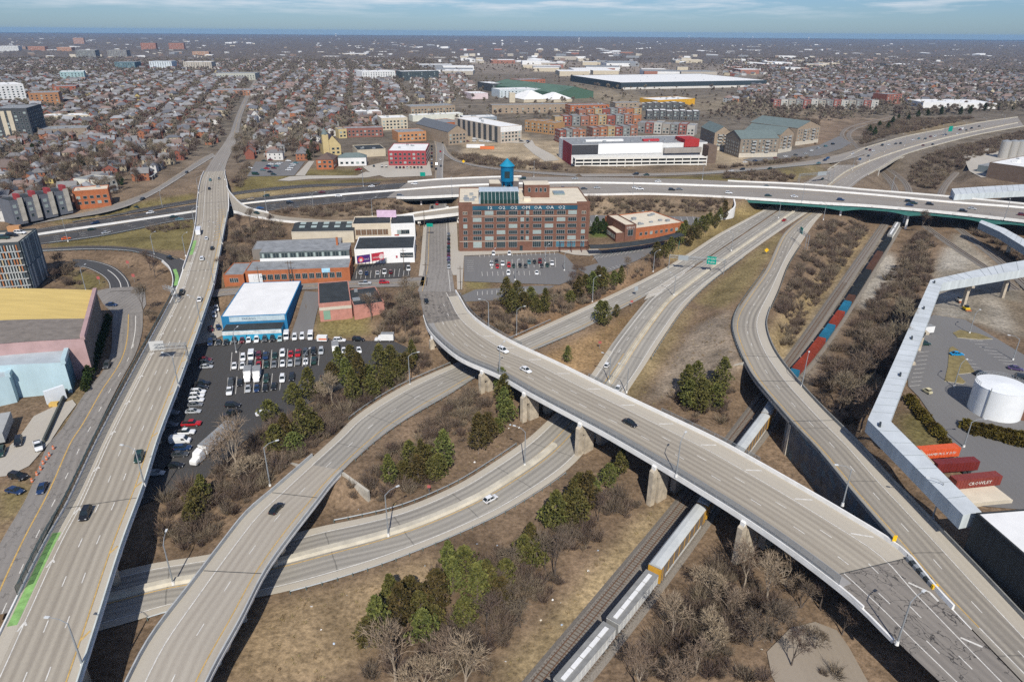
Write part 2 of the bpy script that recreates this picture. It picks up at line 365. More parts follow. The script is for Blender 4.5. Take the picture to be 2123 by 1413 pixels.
R10 = Strip([(40,466,-3.5),(78,457,-3),(181,438,-1.5),(233,424,-.6),(272,411,0),(311,395,.2),(363,364,.4),(414,330,.6),(440,317,.6)],[(40,472,-3.5),(78,463,-3),(207,443,-1.5),(259,429,-.6),(298,413,0),(337,392,.2),(389,359,.4),(427,335,.6),(447,323,.6)])
R10B = Strip([(150,455,-3.5),(300,430,-3.4),(404,412,-3.2),(482,398,-2.8),(559,388,-1),(638,382,.6),(720,379,2.2),(790,377.5,3.6)],[(150,461,-3.5),(300,437,-3.4),(407,419,-3.2),(485,404,-2.8),(572,394,-1),(638,388,.6),(720,385,2.2),(790,382,3.6)])
R9 = Strip([(921,296,0),(930,315,.2),(945,328,1),(975,338,2.2),(1030,347,4),(1100,354,5.2),(1200,360,5.5)],[(919,318,0),(930,327,.2),(945,335,1),(975,343,2.2),(1030,352,4),(1100,359,5.2),(1200,366,5.5)])
R7 = Strip([(1200,360,5.5),(1330,359,4.6),(1440,356,3.5),(1500,352,2.8),(1567,347,2),(1664,335,1),(1739,320,.2),(1793,304,0)],[(1200,366.5,5.5),(1330,365,4.6),(1440,362,3.5),(1500,359,2.8),(1585,351,2),(1691,341,1),(1733,337,.4),(1800,318,0)])
S4 = Strip([(866,604,0),(876,570,0),(880,555,0),(884,480,0),(888,440,0),(897,400,0),(901,370,0),(902,347,0),(902,305,0),(893,279,0),(874,262,0),(853,241,0)],[(943,604,0),(938,570,0),(935,555,0),(932,480,0),(929,440,0),(923,400,0),(919,370,0),(919,347,0),(921,305,0),(915,283,0),(895,266,0),(868,241,0)])
SEW = Strip([(440,600,-.5),(470,598,-.4),(626,588,0),(729,581,0),(859,575,0),(880,573,0)],[(440,616,-.5),(470,612,-.4),(633,600,0),(729,596,0),(866,593,0),(880,592,0)])
RD = Strip([(868,604,0),(873,630,.2),(879,655,.6),(890,684,1.1),(919,715,1.7),(959,745,2.2),(1034,778,2.6),(1104,818,3),(1213,876,3.3),(1250,896,3.3),(1399,983,3.4),(1544,1074,3.3),(1659,1154,3.2),(1775,1245,3.1),(1859,1328,3),(1949,1413,3),(2060,1520,3)],
           [(943,604,0),(953,620,.2),(971,650,.6),(999,675,1.1),(1058,711,1.8),(1157,757,2.6),(1260,808,3),(1486,916,3.3),(1550,951,3.3),(1659,1013,3.3),(1768,1078,3.2),(1869,1143,3.1),(1933,1219,3.1),(2000,1290,3),(2113,1408,3),(2220,1520,3)])
RC = Strip([(1722,412,-3.6),(1662,452,-4.0),(1626,483,-4.2),(1587,560,-3.2),(1550,612,-2.3),(1526,650,-1.6),(1520,680,-1),(1528,712,-.5),(1545,752,0),(1564,785,.5),(1606,836,1),(1649,885,1.5),(1691,929,1.9),(1744,993,2.4),(1768,1023,2.6),(1866,1136,3),(1933,1215,3.09),(2000,1287,3),(2113,1404,3),(2220,1516,3)],
           [(1755,400,-3.5),(1698,451,-3.9),(1662,502,-4.2),(1632,550,-3.2),(1613,600,-2.3),(1592,650,-1.5),(1588,676,-1),(1603,723,-.3),(1643,779,.5),(1706,849,1.2),(1783,925,1.9),(1850,1000,2.4),(1877,1027,2.6),(1986,1140,3),(2123,1285,3),(2250,1420,3),(2360,1520,3)])
RA = Strip([(200,1560,1.6),(267,1413,1.2),(312,1328,.8),(396,1216,0),(465,1125,-.8),(514,1063,-1.3),(573,1012,-2),(696,904,-4.2),(733,866,-4.8),(832,802,-5.8),(952,749,-6.3),(1056,706,-6.5),(1160,660,-6.3),(1299,596,-5.7),(1377,556,-5.3),(1437,519,-5),(1483,489,-4.7),(1577,438,-4),(1640,402,-3.6)],
           [(370,1560,1.6),(428,1413,1.2),(497,1285,.6),(554,1176,-.3),(656,1041,-1.8),(689,998,-2.4),(766,922,-3.9),(832,874,-5),(932,816,-6),(992,778,-6.3),(1103,727,-6.5),(1213,679,-6.2),(1299,634,-5.8),(1340,612,-5.6),(1420,563,-5.2),(1500,511,-4.7),(1600,444,-4),(1650,410,-3.6)])
RB = Strip([(60,1230,-8),(150,1205,-8),(247,1183,-8),(316,1167,-8),(436,1148,-8),(560,1118,-8),(667,1090,-8),(718,1080,-8),(808,1060,-8),(863,1042,-8),(950,1003,-8),(1000,973,-8),(1091,911,-8),(1141,866,-7.9),(1185,823,-7.7),(1223,779,-7.5),(1273,706,-7),(1333,630,-6),(1346,616,-5.8),(1420,567,-5.3),(1500,514,-4.8),(1600,447,-4.1),(1650,413,-3.7)],
           [(60,1348,-8),(150,1322,-8),(283,1285,-8),(356,1263,-8),(554,1234,-8),(754,1179,-8),(899,1125,-8),(1000,1081,-8),(1050,1056,-8),(1181,969,-8),(1240,900,-7.9),(1296,819,-7.7),(1336,759,-7.4),(1376,696,-6.8),(1419,636,-6.1),(1465,590,-5.5),(1550,526,-4.9),(1615,480,-4.4),(1660,450,-4),(1712,418,-3.65)])
R8N = Strip([(1640,402,-3.6),(1667,380,-3.3),(1691,366,-2.6),(1715,354,-1.8),(1736,341,-1),(1790,309,-.05),(1814,301,.0),(1889,281,.1),(1980,264,.1),(2035,254,.1),(2110,243,.1)],[(1720,425,-3.6),(1770,384,-2.6),(1785,372,-2),(1831,345,-.6),(1873,322,-.1),(1962,296,.1),(2031,279,.1),(2123,262,.1)])
R8MED = catmull(W3([(1690,410,-3.6),(1748,360,-1.8),(1780,344,-.8),(1865,313,0),(1950,289,.1),(2026,272,.1),(2110,255,.1)]),4)
RAIL1 = catmull(W3([(890,1780,-9),(1060,1570,-9),(1150,1460,-9),(1265,1322,-9),(1360,1202,-9),(1463,1062,-9),(1541,940,-9),(1584,885,-9),(1645,783,-9),(1677,746,-9),(1738,663,-9),(1785,591,-9),(1812,548,-9),(1856,478,-9),(1880,435,-9),(1886,400,-9),(1875,375,-9),(1846,352,-9),(1800,322,-8.5),(1766,291,-8),(1760,278,-7),(1775,265,-6),(1810,254,-5),(1860,243,-4)]),2)
RAIL2 = catmull(W3([(815,1780,-9),(985,1570,-9),(1112,1413,-9),(1270,1222,-9),(1420,1038,-9),(1505,928,-9),(1625,765,-9),(1640,745,-9),(1700,660,-9),(1832,467,-9),(1850,440,-9),(1858,405,-9),(1850,380,-9),(1825,354,-9),(1785,322,-8.5),(1752,290,-8),(1746,276,-7),(1762,262,-6),(1800,251,-5),(1850,240,-4)]),2)
RAIL3 = catmull(W3([(1952,440,-7),(1989,472,-6),(2040,512,-5),(2080,545,-4),(2140,600,-3)]),3)
RAIL4 = catmull(W3([(1905,455,-7.5),(1939,482,-6.5),(1990,517,-5.5),(2045,553,-4.5),(2110,600,-4)]),3)
RAIL5 = catmull(W3([(1941,425,-7.5),(1950,403,-7),(1957,388,-7),(1967,374,-6.5),(1985,355,-6)]),3)

# ------------------------------------------------------------------ the ground
CTRL = [(0,1200,.5),(10,1100,0),(-150,1100,0),(30,900,0),(150,850,0),(60,700,0),(-100,700,0),(270,760,-.5),(305,640,0),(250,555,.3),(150,570,0),(60,570,0),(0,560,0),(310,580,.8),(300,560,1),
        (440,640,-3),(460,620,-2),(480,560,-.5),(470,520,-1),(500,480,-.5),(560,475,0),(650,475,0),(650,445,.5),(750,435,1.5),(800,440,1.5),(850,440,.2),(600,440,0),(560,430,-1),(700,500,0),(560,550,0),(640,620,-1),(720,640,-1),(680,690,-3),(760,690,-3),(820,640,-1),(840,690,-2.5),
        (330,1110,-7.4),(420,1080,-6.5),(500,1030,-5.2),(560,960,-5),(640,890,-4.8),(700,840,-4.8),(760,790,-5),(820,760,-5.2),(880,720,-4.6),(860,780,-6),(470,960,-4.6),(400,1020,-5),
        (760,1030,-6.2),(700,1060,-6.8),(850,960,-6.8),(900,880,-7),(950,930,-7.2),(1010,880,-7.2),(1060,830,-7),(970,830,-6.6),(1100,860,-7.3),(800,1000,-6.5),
        (1100,760,-6.3),(1180,720,-6.4),(1230,720,-6.6),(1280,660,-6.2),(1150,790,-6.8),
        (700,1220,-8),(560,1290,-7.6),(900,1180,-8.1),(1050,1110,-8.4),(1200,1030,-8.8),(1100,1250,-9.2),(900,1350,-8.6),(600,1350,-7),(470,1390,-6),(300,1340,-8),(250,1400,-8),(700,1410,-8),(1290,960,-8.6),(1350,900,-8.3),(1330,1020,-9),(1000,1400,-9.2),
        (1400,1300,-9.2),(1550,1200,-9.2),(1480,1100,-9.3),(1700,1300,-8),(1600,1400,-8.5),(1750,1390,-8),(1650,1180,-9),(1780,1290,-7.5),(1560,1010,-9.2),(1640,1000,-9),(1700,1050,-8.8),(1800,1150,-7),(1850,1400,-8),
        (1420,800,-7),(1380,830,-7.6),(1450,700,-4.6),(1500,620,-3.6),(1480,740,-5.2),(1530,800,-8),(1500,850,-8.8),(1430,640,-5.6),(1560,560,-4),(1600,500,-4.3),(1460,880,-8.6),
        (1640,640,-4),(1690,560,-5),(1740,500,-6.5),(1620,690,-5),(1660,700,-8.4),(1760,560,-8.6),(1800,500,-8.7),(1720,470,-5),(1760,440,-7),
        (1720,790,-8.6),(1800,690,-8),(1850,600,-7.6),(1900,480,-7.5),(1780,850,-6),(1830,800,-5),(1760,870,-7),(1890,650,-4),(1860,720,-5),(1820,640,-8.4),(1900,560,-6.6),
        (1890,780,-1),(1900,860,0),(2000,950,0),(2100,700,0),(1950,640,-1.5),(2050,620,-2),(2123,900,0),(2250,900,0),(2250,650,-1),(1950,510,-5),(2100,500,-3),(2200,520,-2),(1990,1000,0),(2100,1100,0),(2050,1050,0),(1830,960,1.6),(1930,1060,2),(2060,1180,2.4),(2200,1250,2.5),
        (960,540,0),(1000,600,0),(1150,560,0),(1080,600,-.2),(1250,530,0),(1350,500,0),(1300,460,0),(1450,450,-.4),(1230,440,.5),(1400,425,3.2),(1300,425,3.6),(1480,425,2.6),(1250,450,.3),(1420,440,.3),(1050,640,-2.5),(1140,610,-2.8),(1200,600,-3),(1000,650,-1.6),(970,640,-.4),(1320,545,-2.5),(1420,490,-2.6),(1500,455,-2.6),(1040,680,-4.5),(980,690,-3),
        (300,400,0),(200,420,0),(100,430,0),(0,430,-.5),(250,480,-3),(330,485,-2),(380,490,0),(350,440,-3),(390,400,-1),(550,375,0),(520,395,-1.5),(700,365,0),(800,365,.5),(860,365,0),(960,350,0),(1000,330,0),(1150,340,0),(960,320,0),(1300,350,1.5),(1500,340,.5),(1600,330,0),(1560,365,1.5),(1640,360,-.5),(1700,350,-1.4),(1600,372,1.5),(1800,385,-7.5),(1770,395,-5.5),
        (1700,300,0),(1740,290,-3),(1780,285,-6),(1800,280,-6),(1850,265,-3),(1800,250,-5.5),(1850,235,-4),(1700,260,-1),(1830,290,-3),(1880,270,-.5),(1900,340,-5),(1950,330,-3),(1980,310,-1),(2050,300,-.5),(2000,350,-2),(2123,340,0),(2050,380,-3),(1930,380,-7.4),(1880,385,-8.6),(1990,400,-5.5),(2100,400,-3),(2123,300,0),(1840,370,-8.6),(1870,350,-7.5)]
GP = [np.array([[*P(*c)] for c in CTRL])]
# level country all round
_far = []
for X in range(-3000,3001,150):
    for Y in list(range(800,1500,150)) + [1700,2100,2600]:
        if not (X > 350 and Y < 1050): _far.append((X, Y,0))
for Y in range(60,800,60):
    for X in (-420,-520,-700,480,560,700): _far.append((X, Y,0))
for X in range(-420,500,60): _far.append((X,40,-1 if X < -60 else (-9 if X < 50 else -3)))
GP.append(np.array(_far, float))
RS = []                         # samples of everything that lies on the ground
def sample_strip(s, v0=0, v1=None, step=2.2, drop=.3):
    v1 = s.len if v1 is None else v1
    for v in np.arange(v0, v1 + .01, step):
        a = s.at(v, t=0); b = s.at(v, t=1); k = max(2, int(np.linalg.norm(b - a) / step) + 1)
        for t in np.linspace(-.02,1.02, k): q = a + (b - a) * t; RS.append((q[0], q[1], q[2] - drop))
VB0, VB1 = 0, VIA.near(424,356,1.8)
FB0, FB1 = FWY.near(842,393,4.8), FWY.near(958,388,6)
FB2 = FWY.near(1530,396,4.5)
RDB0, RDB1 = RD.near(895,668,.8), RD.near(1820,1200,3)
RAB1 = RA.near(672,970,-2.2)
RCB0, RCB1, RCB2 = RC.near(1568,752,0), RC.near(1680,872,1.5), RC.near(1915,1195,3)
R6B0, R6B1 = RMP6.near(845,450,4.6), RMP6.near(985,431,6)
R6A1 = RMP6.near(538,447,2.3)
R8B0, R8B1 = R8N.near(1790,348,-.9), R8N.near(1845,322,-.3)
sample_strip(VIA, VB1); sample_strip(STN, step=6); sample_strip(LRP,0, LRP.len * .93); sample_strip(EXL); sample_strip(SLS, SLS.near(80,1060,.3)); sample_strip(FWY,0, FB0,3.5); sample_strip(FWY, FB1, FB2,3.5)
sample_strip(RMP6, R6A1, R6B0); sample_strip(RMP6, R6B1); sample_strip(R10); sample_strip(R10B); sample_strip(R9); sample_strip(R7); sample_strip(S4); sample_strip(SEW)
sample_strip(RD,0, RDB0); sample_strip(RC,0, RCB0); sample_strip(RA, RAB1); sample_strip(RB); sample_strip(R8N,0, R8B0); sample_strip(R8N, R8B1)
for rl in (RAIL1, RAIL2, RAIL3, RAIL4, RAIL5):
    q = resample(rl, int(np.linalg.norm(np.diff(rl, axis=0), axis=1).sum() / 2)); d = np.gradient(q, axis=0); nn = np.stack([-d[:,1], d[:,0]],1) / np.linalg.norm(d[:, :2], axis=1)[:, None]
    for o in (-2.6,-1,1,2.6):
        for a, b in zip(q, nn): RS.append((a[0] + b[0] * o, a[1] + b[1] * o, a[2] - .62))
PADS = []
def inpoly(x, y, poly):
    x = np.asarray(x); y = np.asarray(y); r = np.zeros(x.shape, bool); n = len(poly)
    for i in range(n):
        x1, y1 = poly[i][:2]; x2, y2 = poly[(i + 1) % n][:2]
        if y1 == y2: continue
        c = ((y1 > y) != (y2 > y)) & (x < (x2 - x1) * (y - y1) / (y2 - y1) + x1); r ^= c
    return r
def pad(name, pts, m, z=None, drop=.22, dz=0.0, ground=True, **kw):
    """flat paved area; pts (px,py[,z])"""
    w = [P(p[0], p[1], p[2] if z is None else z) for p in pts]
    if ground:
        xs = [q.x for q in w]; ys = [q.y for q in w]; A = np.array([[q.x, q.y,1] for q in w]); co, *_ = np.linalg.lstsq(A, np.array([q.z for q in w]), rcond=None)
        st = 2.5 if (max(xs) - min(xs)) * (max(ys) - min(ys)) < 20000 else 5
        gx, gy = np.meshgrid(np.arange(min(xs) - 1, max(xs) + 1.1, st), np.arange(min(ys) - 1, max(ys) + 1.1, st))
        k = inpoly(gx, gy,[(q.x, q.y) for q in w])
        for a, b in zip(gx[k], gy[k]): RS.append((a, b, co[0] * a + co[1] * b + co[2] - drop))
        for i in range(len(w)):
            a, b = w[i], w[(i + 1) % len(w)]
            for t in np.arange(0,1, st / max(st,(b - a).length)): q = a.lerp(b, t); RS.append((q.x, q.y, q.z - drop))
    me = bpy.data.meshes.new(name)
    ar = sum(w[i].x * w[(i + 1) % len(w)].y - w[(i + 1) % len(w)].x * w[i].y for i in range(len(w)))
    if ar < 0: w = w[::-1]
    me.from_pydata([(q.x, q.y, q.z + dz) for q in w],[],[tuple(range(len(w)))]); me.materials.append(m)
    u = me.uv_layers.new(name='UVMap')
    for lp in me.loops: c = me.vertices[lp.vertex_index].co; u.data[lp.index].uv = (c.x, c.y)
    me.update(); o = link(name, me, kind=kw.pop('kind', 'structure'), **kw); PADS.append(o); return o
# ------------------------------------------------------------------ paved areas
ZL = -4.0
pad('main_parking_lot',[(395,718),(440,708),(560,704),(650,703),(745,706),(815,706),(862,728),(850,752),(745,790),(690,812),(640,836),(560,880),(505,915),(470,950),(415,1000),(330,1030),(265,1060),(235,1050),(290,930),(350,790)], LOT, ZL)
pad('yard_paving',[(452,640),(470,690),(440,706),(398,716),(425,650),(440,610)], PAVE,-3.6)
pad('alley_paving',[(632,603,0),(668,606,0),(655,655,-1.6),(648,690,-3.4),(640,702,-3.9),(600,702,-3.9),(615,660,-2)], LOTG)
pad('brick_building_lot',[(962,531),(1156,524),(1172,530),(1196,556),(1222,572),(1300,560),(1290,545),(1350,527),(1390,505),(1340,508),(1225,518),(1222,526),(1260,534),(1250,548),(1205,556),(1180,590),(1120,596),(960,592)][:2] + [(1172,530),(1196,556),(1192,578),(1160,590),(1100,588),(962,583)], LOTG,0)
pad('east_visitor_lot',[(1224,522),(1300,512),(1380,503),(1360,520),(1320,540),(1258,566),(1222,572),(1198,557),(1240,545)], LOTG,0)
pad('lower_visitor_lot',[(985,600),(1110,592),(1150,592),(1120,610),(1040,622),(965,625),(958,612)], LOTG,0)
pad('depot_rear_lot',[(1224,446),(1440,449),(1470,455),(1440,466),(1300,474),(1222,470)], LOTG,0)
pad('forecourt_paving',[(945,520),(1240,516),(1250,525),(1222,530),(1190,528),(1160,521),(962,530),(958,600),(948,600)], PAVE,.02, dz=.03)
pad('street_sidewalk',[(934,555),(932,480),(929,440),(946,440),(950,520),(950,570),(939,570)], PAVE,.06)
pad('west_sidewalk',[(868,572),(872,540),(877,480),(881,440),(888,440),(884,480),(880,555),(876,572)], PAVE,.06)
pad('corner_parking',[(727,582),(742,548),(850,543),(850,574)], LOT,.02)
pad('plant_parking',[(1880,702),(1935,652),(2000,662),(2123,735),(2280,790),(2280,1080),(2123,1056),(2030,1048),(2040,1010),(1985,968),(1985,930),(1957,920),(1945,880),(1905,822),(1883,800)], LOTG,0)
pad('plant_yard',[(1997,325),(2050,308),(2200,312),(2200,356),(2035,368),(2010,355)], PAVE,-.5)
pad('north_lot',[(512,366),(530,335),(632,335),(610,364)], LOTG,.0)
pad('north_lane',[(612,364),(640,334),(652,334),(632,364)], PAVE,.02)
pad('red_building_lot',[(765,356),(752,346),(800,335),(890,334),(896,364),(800,368)], PAVE,0)
pad('frontage_path',[(575,374),(600,366),(640,364),(740,364),(758,356),(800,361),(760,368),(640,371),(600,375)], PAVE,.05)
pad('west_junction',[(198,603),(226,597),(272,594),(300,598),(303,630),(294,648),(234,650),(214,630)], STREET,.03)
pad('loading_paving',[(-20,960),(40,905),(70,862),(120,838),(150,828),(158,838),(132,872),(104,915),(60,965),(20,985),(-20,990)], PAVE,.04)
pad('old_car_park',[(1590,1350),(1640,1300),(1690,1288),(1735,1305),(1760,1340),(1800,1413),(1830,1470),(1640,1470),(1600,1400)], road_mat('old_paving',(.30,.255,.20),(.2,.165,.125), streak=.1),-8)
pad('construction_road',[(1085,300),(1103,290),(1110,302),(1148,322),(1160,332),(1130,335),(1105,318)], PAVE,0)
pad('apartment_lot',[(975,265),(1010,262),(1060,285),(1100,292),(1095,297),(1000,295),(985,285)], PAVE,0)
pad('hillside_lot',[(1700,300),(1740,282),(1765,296),(1745,308),(1700,322),(1560,335),(1540,331)], LOTG,0)

# ------------------------------------------------------------------ ground sheet
from mathutils.kdtree import KDTree
RS = np.array(RS)
kr = KDTree(len(RS))
for i, q in enumerate(RS): kr.insert((q[0], q[1],0), i)
kr.balance()
_cell = {}
for q in RS: _cell.setdefault((int(q[0] // 11), int(q[1] // 11)), q)
CT = np.vstack(GP + [np.array(list(_cell.values()))])
kc = KDTree(len(CT))
for i, q in enumerate(CT): kc.insert((q[0], q[1],0), i)
kc.balance()
def gz(x, y):
    if y > 1500 or abs(x) > 1500: return 0.0
    nr = kr.find_n((x, y,0),8)
    d0 = nr[0][2]
    ws = zs = 0
    for _, i, d in nr:
        wt = 1 / (d * d * d + .02); ws += wt; zs += wt * RS[i,2]
    zr = zs / ws
    if d0 < 1.5: return zr
    ws = zs = 0
    for _, i, d in kc.find_n((x, y,0),7):
        wt = 1 / (d * d + 4); ws += wt; zs += wt * CT[i,2]
    t = min(1,(d0 - 1.5) / 11); t = t * t * (3 - 2 * t)
    return zr * (1 - t) + zs / ws * t
def grow(a, b, f):
    o = [a]; s = f
    while o[-1] < b: o.append(o[-1] + s); s *= 1.13
    return o
_xp = grow(345,17000,3); gxs = np.array([-v for v in _xp[::-1]] + list(np.arange(-342.6,343,2.3)) + _xp)
gys = np.array(list(np.arange(30,530,2.3)) + grow(531,17500,3))
NX, NY = len(gxs), len(gys)
Zg = np.zeros((NY, NX))
for j in range(NY):
    for i in range(NX):
        x, y = gxs[i], gys[j]
        if y < 1100 and abs(x) < 800 and abs(x) < y * .95 + 130: Zg[j, i] = gz(x, y)
GX, GY = np.meshgrid(gxs, gys)
def ghf(x, y):
    """height of the finished sheet"""
    i = int(np.clip(np.searchsorted(gxs, x) - 1,0, NX - 2)); j = int(np.clip(np.searchsorted(gys, y) - 1,0, NY - 2))
    u = (x - gxs[i]) / (gxs[i + 1] - gxs[i]); v = (y - gys[j]) / (gys[j + 1] - gys[j])
    return float((Zg[j, i] * (1 - u) + Zg[j, i + 1] * u) * (1 - v) + (Zg[j + 1, i] * (1 - u) + Zg[j + 1, i + 1] * u) * v)
def G(px, py, z0=0.0):
    """where the pictured point meets the ground"""
    z = z0
    for _ in range(6):
        p = P(px, py, z); zn = ghf(p.x, p.y); z = z * .4 + zn * .6
    p = P(px, py, z); p.z = ghf(p.x, p.y); return p
# ground colours: what grows or lies there
_f = _cp * GY - _sp * (Zg - CAMZ); _u = _sp * GY + _cp * (Zg - CAMZ); _f = np.maximum(_f,1)
_xr = GX / _f * FPX; _yr = _u / _f * FPX
PXg = IW / 2 + _c * _xr + _s * _yr; PYg = IH / 2 - (-_s * _xr + _c * _yr)
LITTER = np.array((.195,.138,.09)); colg = np.ones((NY, NX,3)) * LITTER
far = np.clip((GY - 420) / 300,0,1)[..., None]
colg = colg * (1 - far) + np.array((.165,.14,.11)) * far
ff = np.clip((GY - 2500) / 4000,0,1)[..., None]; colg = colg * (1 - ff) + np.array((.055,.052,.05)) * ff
GRASS, DRY, TAN, DIRT, GRAV, LAWN, ORNG = (.17,.14,.06),(.25,.195,.105),(.34,.255,.135),(.40,.32,.215),(.38,.345,.285),(.095,.125,.035),(.23,.135,.07)
ZONES = [([(96,507),(363,461),(405,450),(398,520),(330,518),(100,512)], GRASS),([(250,425),(405,400),(405,420),(100,468),(110,455)], GRASS),([(520,345),(620,366),(575,376),(760,372),(820,372),(480,400),(490,380),(515,370)], GRASS),([(630,352),(740,352),(742,364),(630,364)], GRASS),([(480,400),(700,385),(700,390),(480,415)], DRY),
         ([(655,655),(765,650),(765,695),(655,703)],(.19,.155,.065)),([(690,640),(770,632),(770,650),(690,652)],(.16,.16,.07)),([(130,555),(215,572),(222,598),(160,600)], GRASS),([(0,1010),(52,1000),(60,1030),(0,1110)], GRASS),([(150,800),(185,770),(165,850),(130,900),(108,930),(105,915)], DRY),
         ([(1010,1413),(1180,1240),(1330,1070),(1370,1040),(1410,1040),(1300,1180),(1110,1413)],(.34,.26,.15)),([(1050,1413),(1200,1240),(1330,1090),(1350,1095),(1220,1250),(1080,1413)], TAN),
         ([(460,1413),(540,1260),(760,1200),(920,1150),(880,1250),(700,1413)],(.33,.24,.14)),([(1270,820),(1420,640),(1440,640),(1350,790),(1310,840)],(.25,.19,.10)),([(1440,625),(1560,525),(1612,483),(1625,490),(1550,600),(1500,640)],(.25,.195,.095)),
         ([(1330,840),(1440,680),(1515,640),(1520,700),(1545,770),(1440,800)],(.29,.235,.175)),([(1240,770),(1330,640),(1345,618),(1230,690),(1110,745),(1180,775)],(.25,.165,.085)),([(1380,520),(1530,425),(1600,430),(1440,520),(1390,545)],(.25,.19,.085)),([(1060,690),(1380,545),(1380,555),(1060,712)],(.25,.155,.085)),
         ([(960,280),(1170,290),(1165,352),(1060,350),(960,320)], DIRT),([(1165,345),(1500,340),(1500,358),(1200,360)],(.2,.15,.1)),([(1480,310),(1560,330),(1540,345),(1480,340)], DIRT),([(1610,352),(1730,338),(1690,362),(1640,372)], GRASS),
         ([(1320,369),(1440,365),(1540,360),(1540,376),(1440,372)], GRASS),([(620,440),(860,420),(870,445),(700,455),(620,452)],(.22,.165,.11)),([(1222,412),(1515,415),(1500,450),(1230,447)],(.24,.18,.12)),
         ([(1930,560),(1985,480),(2123,600),(2123,700),(1995,662),(1935,655)],(.30,.26,.20)),([(1935,600),(2000,610),(2010,660),(1935,655)], GRAV),([(2030,610),(2060,600),(2100,690),(2070,690)],(.36,.32,.26)),([(2080,620),(2200,640),(2200,740),(2110,690)],(.19,.15,.105)),([(1960,510),(2010,540),(2000,560),(1945,560)], GRAV),([(1790,560),(1850,520),(1860,560),(1810,640),(1780,640)], GRAV),
         ([(1855,865),(1930,850),(1950,905),(1945,930),(1890,930)],(.155,.13,.055)),([(1640,780),(1830,490),(1850,490),(1700,760),(1660,820)],(.21,.18,.14)),([(1600,770),(1830,470),(1840,480),(1640,790)],(.21,.18,.14)),([(1560,720),(1790,470),(1800,490),(1620,750)], TAN),
         ([(1222,478),(1285,478),(1285,490),(1222,492)], LAWN),([(1640,300),(1700,240),(1800,240),(1740,300)],(.22,.155,.105)),([(1890,255),(1990,255),(1960,272),(1850,280)],(.33,.24,.12)),([(1180,200),(1320,225),(1700,232),(1700,215),(1400,210),(1200,180)],(.28,.23,.16)),([(880,110),(1600,140),(1600,170),(1000,150)],(.26,.22,.18)),
         ([(960,606),(985,600),(980,625),(955,622)], GRASS),([(960,583),(1020,583),(1020,598),(960,600)], GRASS)]
for poly, c in ZONES:
    k = inpoly(PXg, PYg, poly); colg[k] = np.array(c)
for _ in range(2):
    colg[1:-1,1:-1] = (colg[1:-1,1:-1] * 2 + colg[:-2,1:-1] + colg[2:,1:-1] + colg[1:-1, :-2] + colg[1:-1,2:]) / 6
me = bpy.data.meshes.new('ground')
vv = np.stack([GX, GY, Zg],-1).reshape(-1,3)
idx = np.arange(NX * NY).reshape(NY, NX); q = np.stack([idx[:-1, :-1], idx[:-1,1:], idx[1:,1:], idx[1:, :-1]],-1).reshape(-1,4)
me.vertices.add(len(vv)); me.vertices.foreach_set('co', vv.ravel()); me.loops.add(q.size); me.loops.foreach_set('vertex_index', q.ravel())
me.polygons.add(len(q)); me.polygons.foreach_set('loop_start', np.arange(0, q.size,4)); me.polygons.foreach_set('loop_total', np.full(len(q),4)); me.update(calc_edges=True)
me.polygons.foreach_set('use_smooth',[True] * len(q))
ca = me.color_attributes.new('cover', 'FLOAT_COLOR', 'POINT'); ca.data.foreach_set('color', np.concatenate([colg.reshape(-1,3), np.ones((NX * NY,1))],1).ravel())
gm = bpy.data.materials.new('ground_cover'); gm.use_nodes = True; n = gm.node_tree.nodes; l = gm.node_tree.links; b = n['Principled BSDF']; b.inputs['Roughness'].default_value = 1; b.inputs['Specular IOR Level'].default_value = .05
at = n.new('ShaderNodeAttribute'); at.attribute_name = 'cover'; tcg = n.new('ShaderNodeTexCoord')
def _n(scale, det):
    t = n.new('ShaderNodeTexNoise'); t.inputs['Scale'].default_value = scale; t.inputs['Detail'].default_value = det; t.inputs['Roughness'].default_value = .68; l.new(tcg.outputs['Object'], t.inputs[0]); return t
n1, n2, n3 = _n(.045,6), _n(.9,8), _n(.006,5)
def _mr(src, a, bb, lo, hi):
    m_ = n.new('ShaderNodeMapRange'); m_.inputs[1].default_value = a; m_.inputs[2].default_value = bb; m_.inputs[3].default_value = lo; m_.inputs[4].default_value = hi; l.new(src, m_.inputs[0]); return m_.outputs[0]
def _mul(a, bb):
    x = n.new('ShaderNodeMath'); x.operation = 'MULTIPLY'; l.new(a, x.inputs[0]); l.new(bb, x.inputs[1]); return x.outputs[0]
fac = _mul(_mul(_mr(n1.outputs[0],.3,.7,.55,1.4), _mr(n2.outputs[0],.3,.72,.45,1.5)), _mr(n3.outputs[0],.35,.65,.85,1.15))
vm = n.new('ShaderNodeVectorMath'); vm.operation = 'SCALE'; l.new(at.outputs['Color'], vm.inputs[0]); l.new(fac, vm.inputs[3]); l.new(vm.outputs[0], b.inputs['Base Color'])
bp = n.new('ShaderNodeBump'); bp.inputs['Strength'].default_value = .5; bp.inputs['Distance'].default_value = .5; l.new(n2.outputs[0], bp.inputs['Height']); l.new(bp.outputs[0], b.inputs['Normal'])
me.materials.append(gm); link('ground', me, kind='structure')

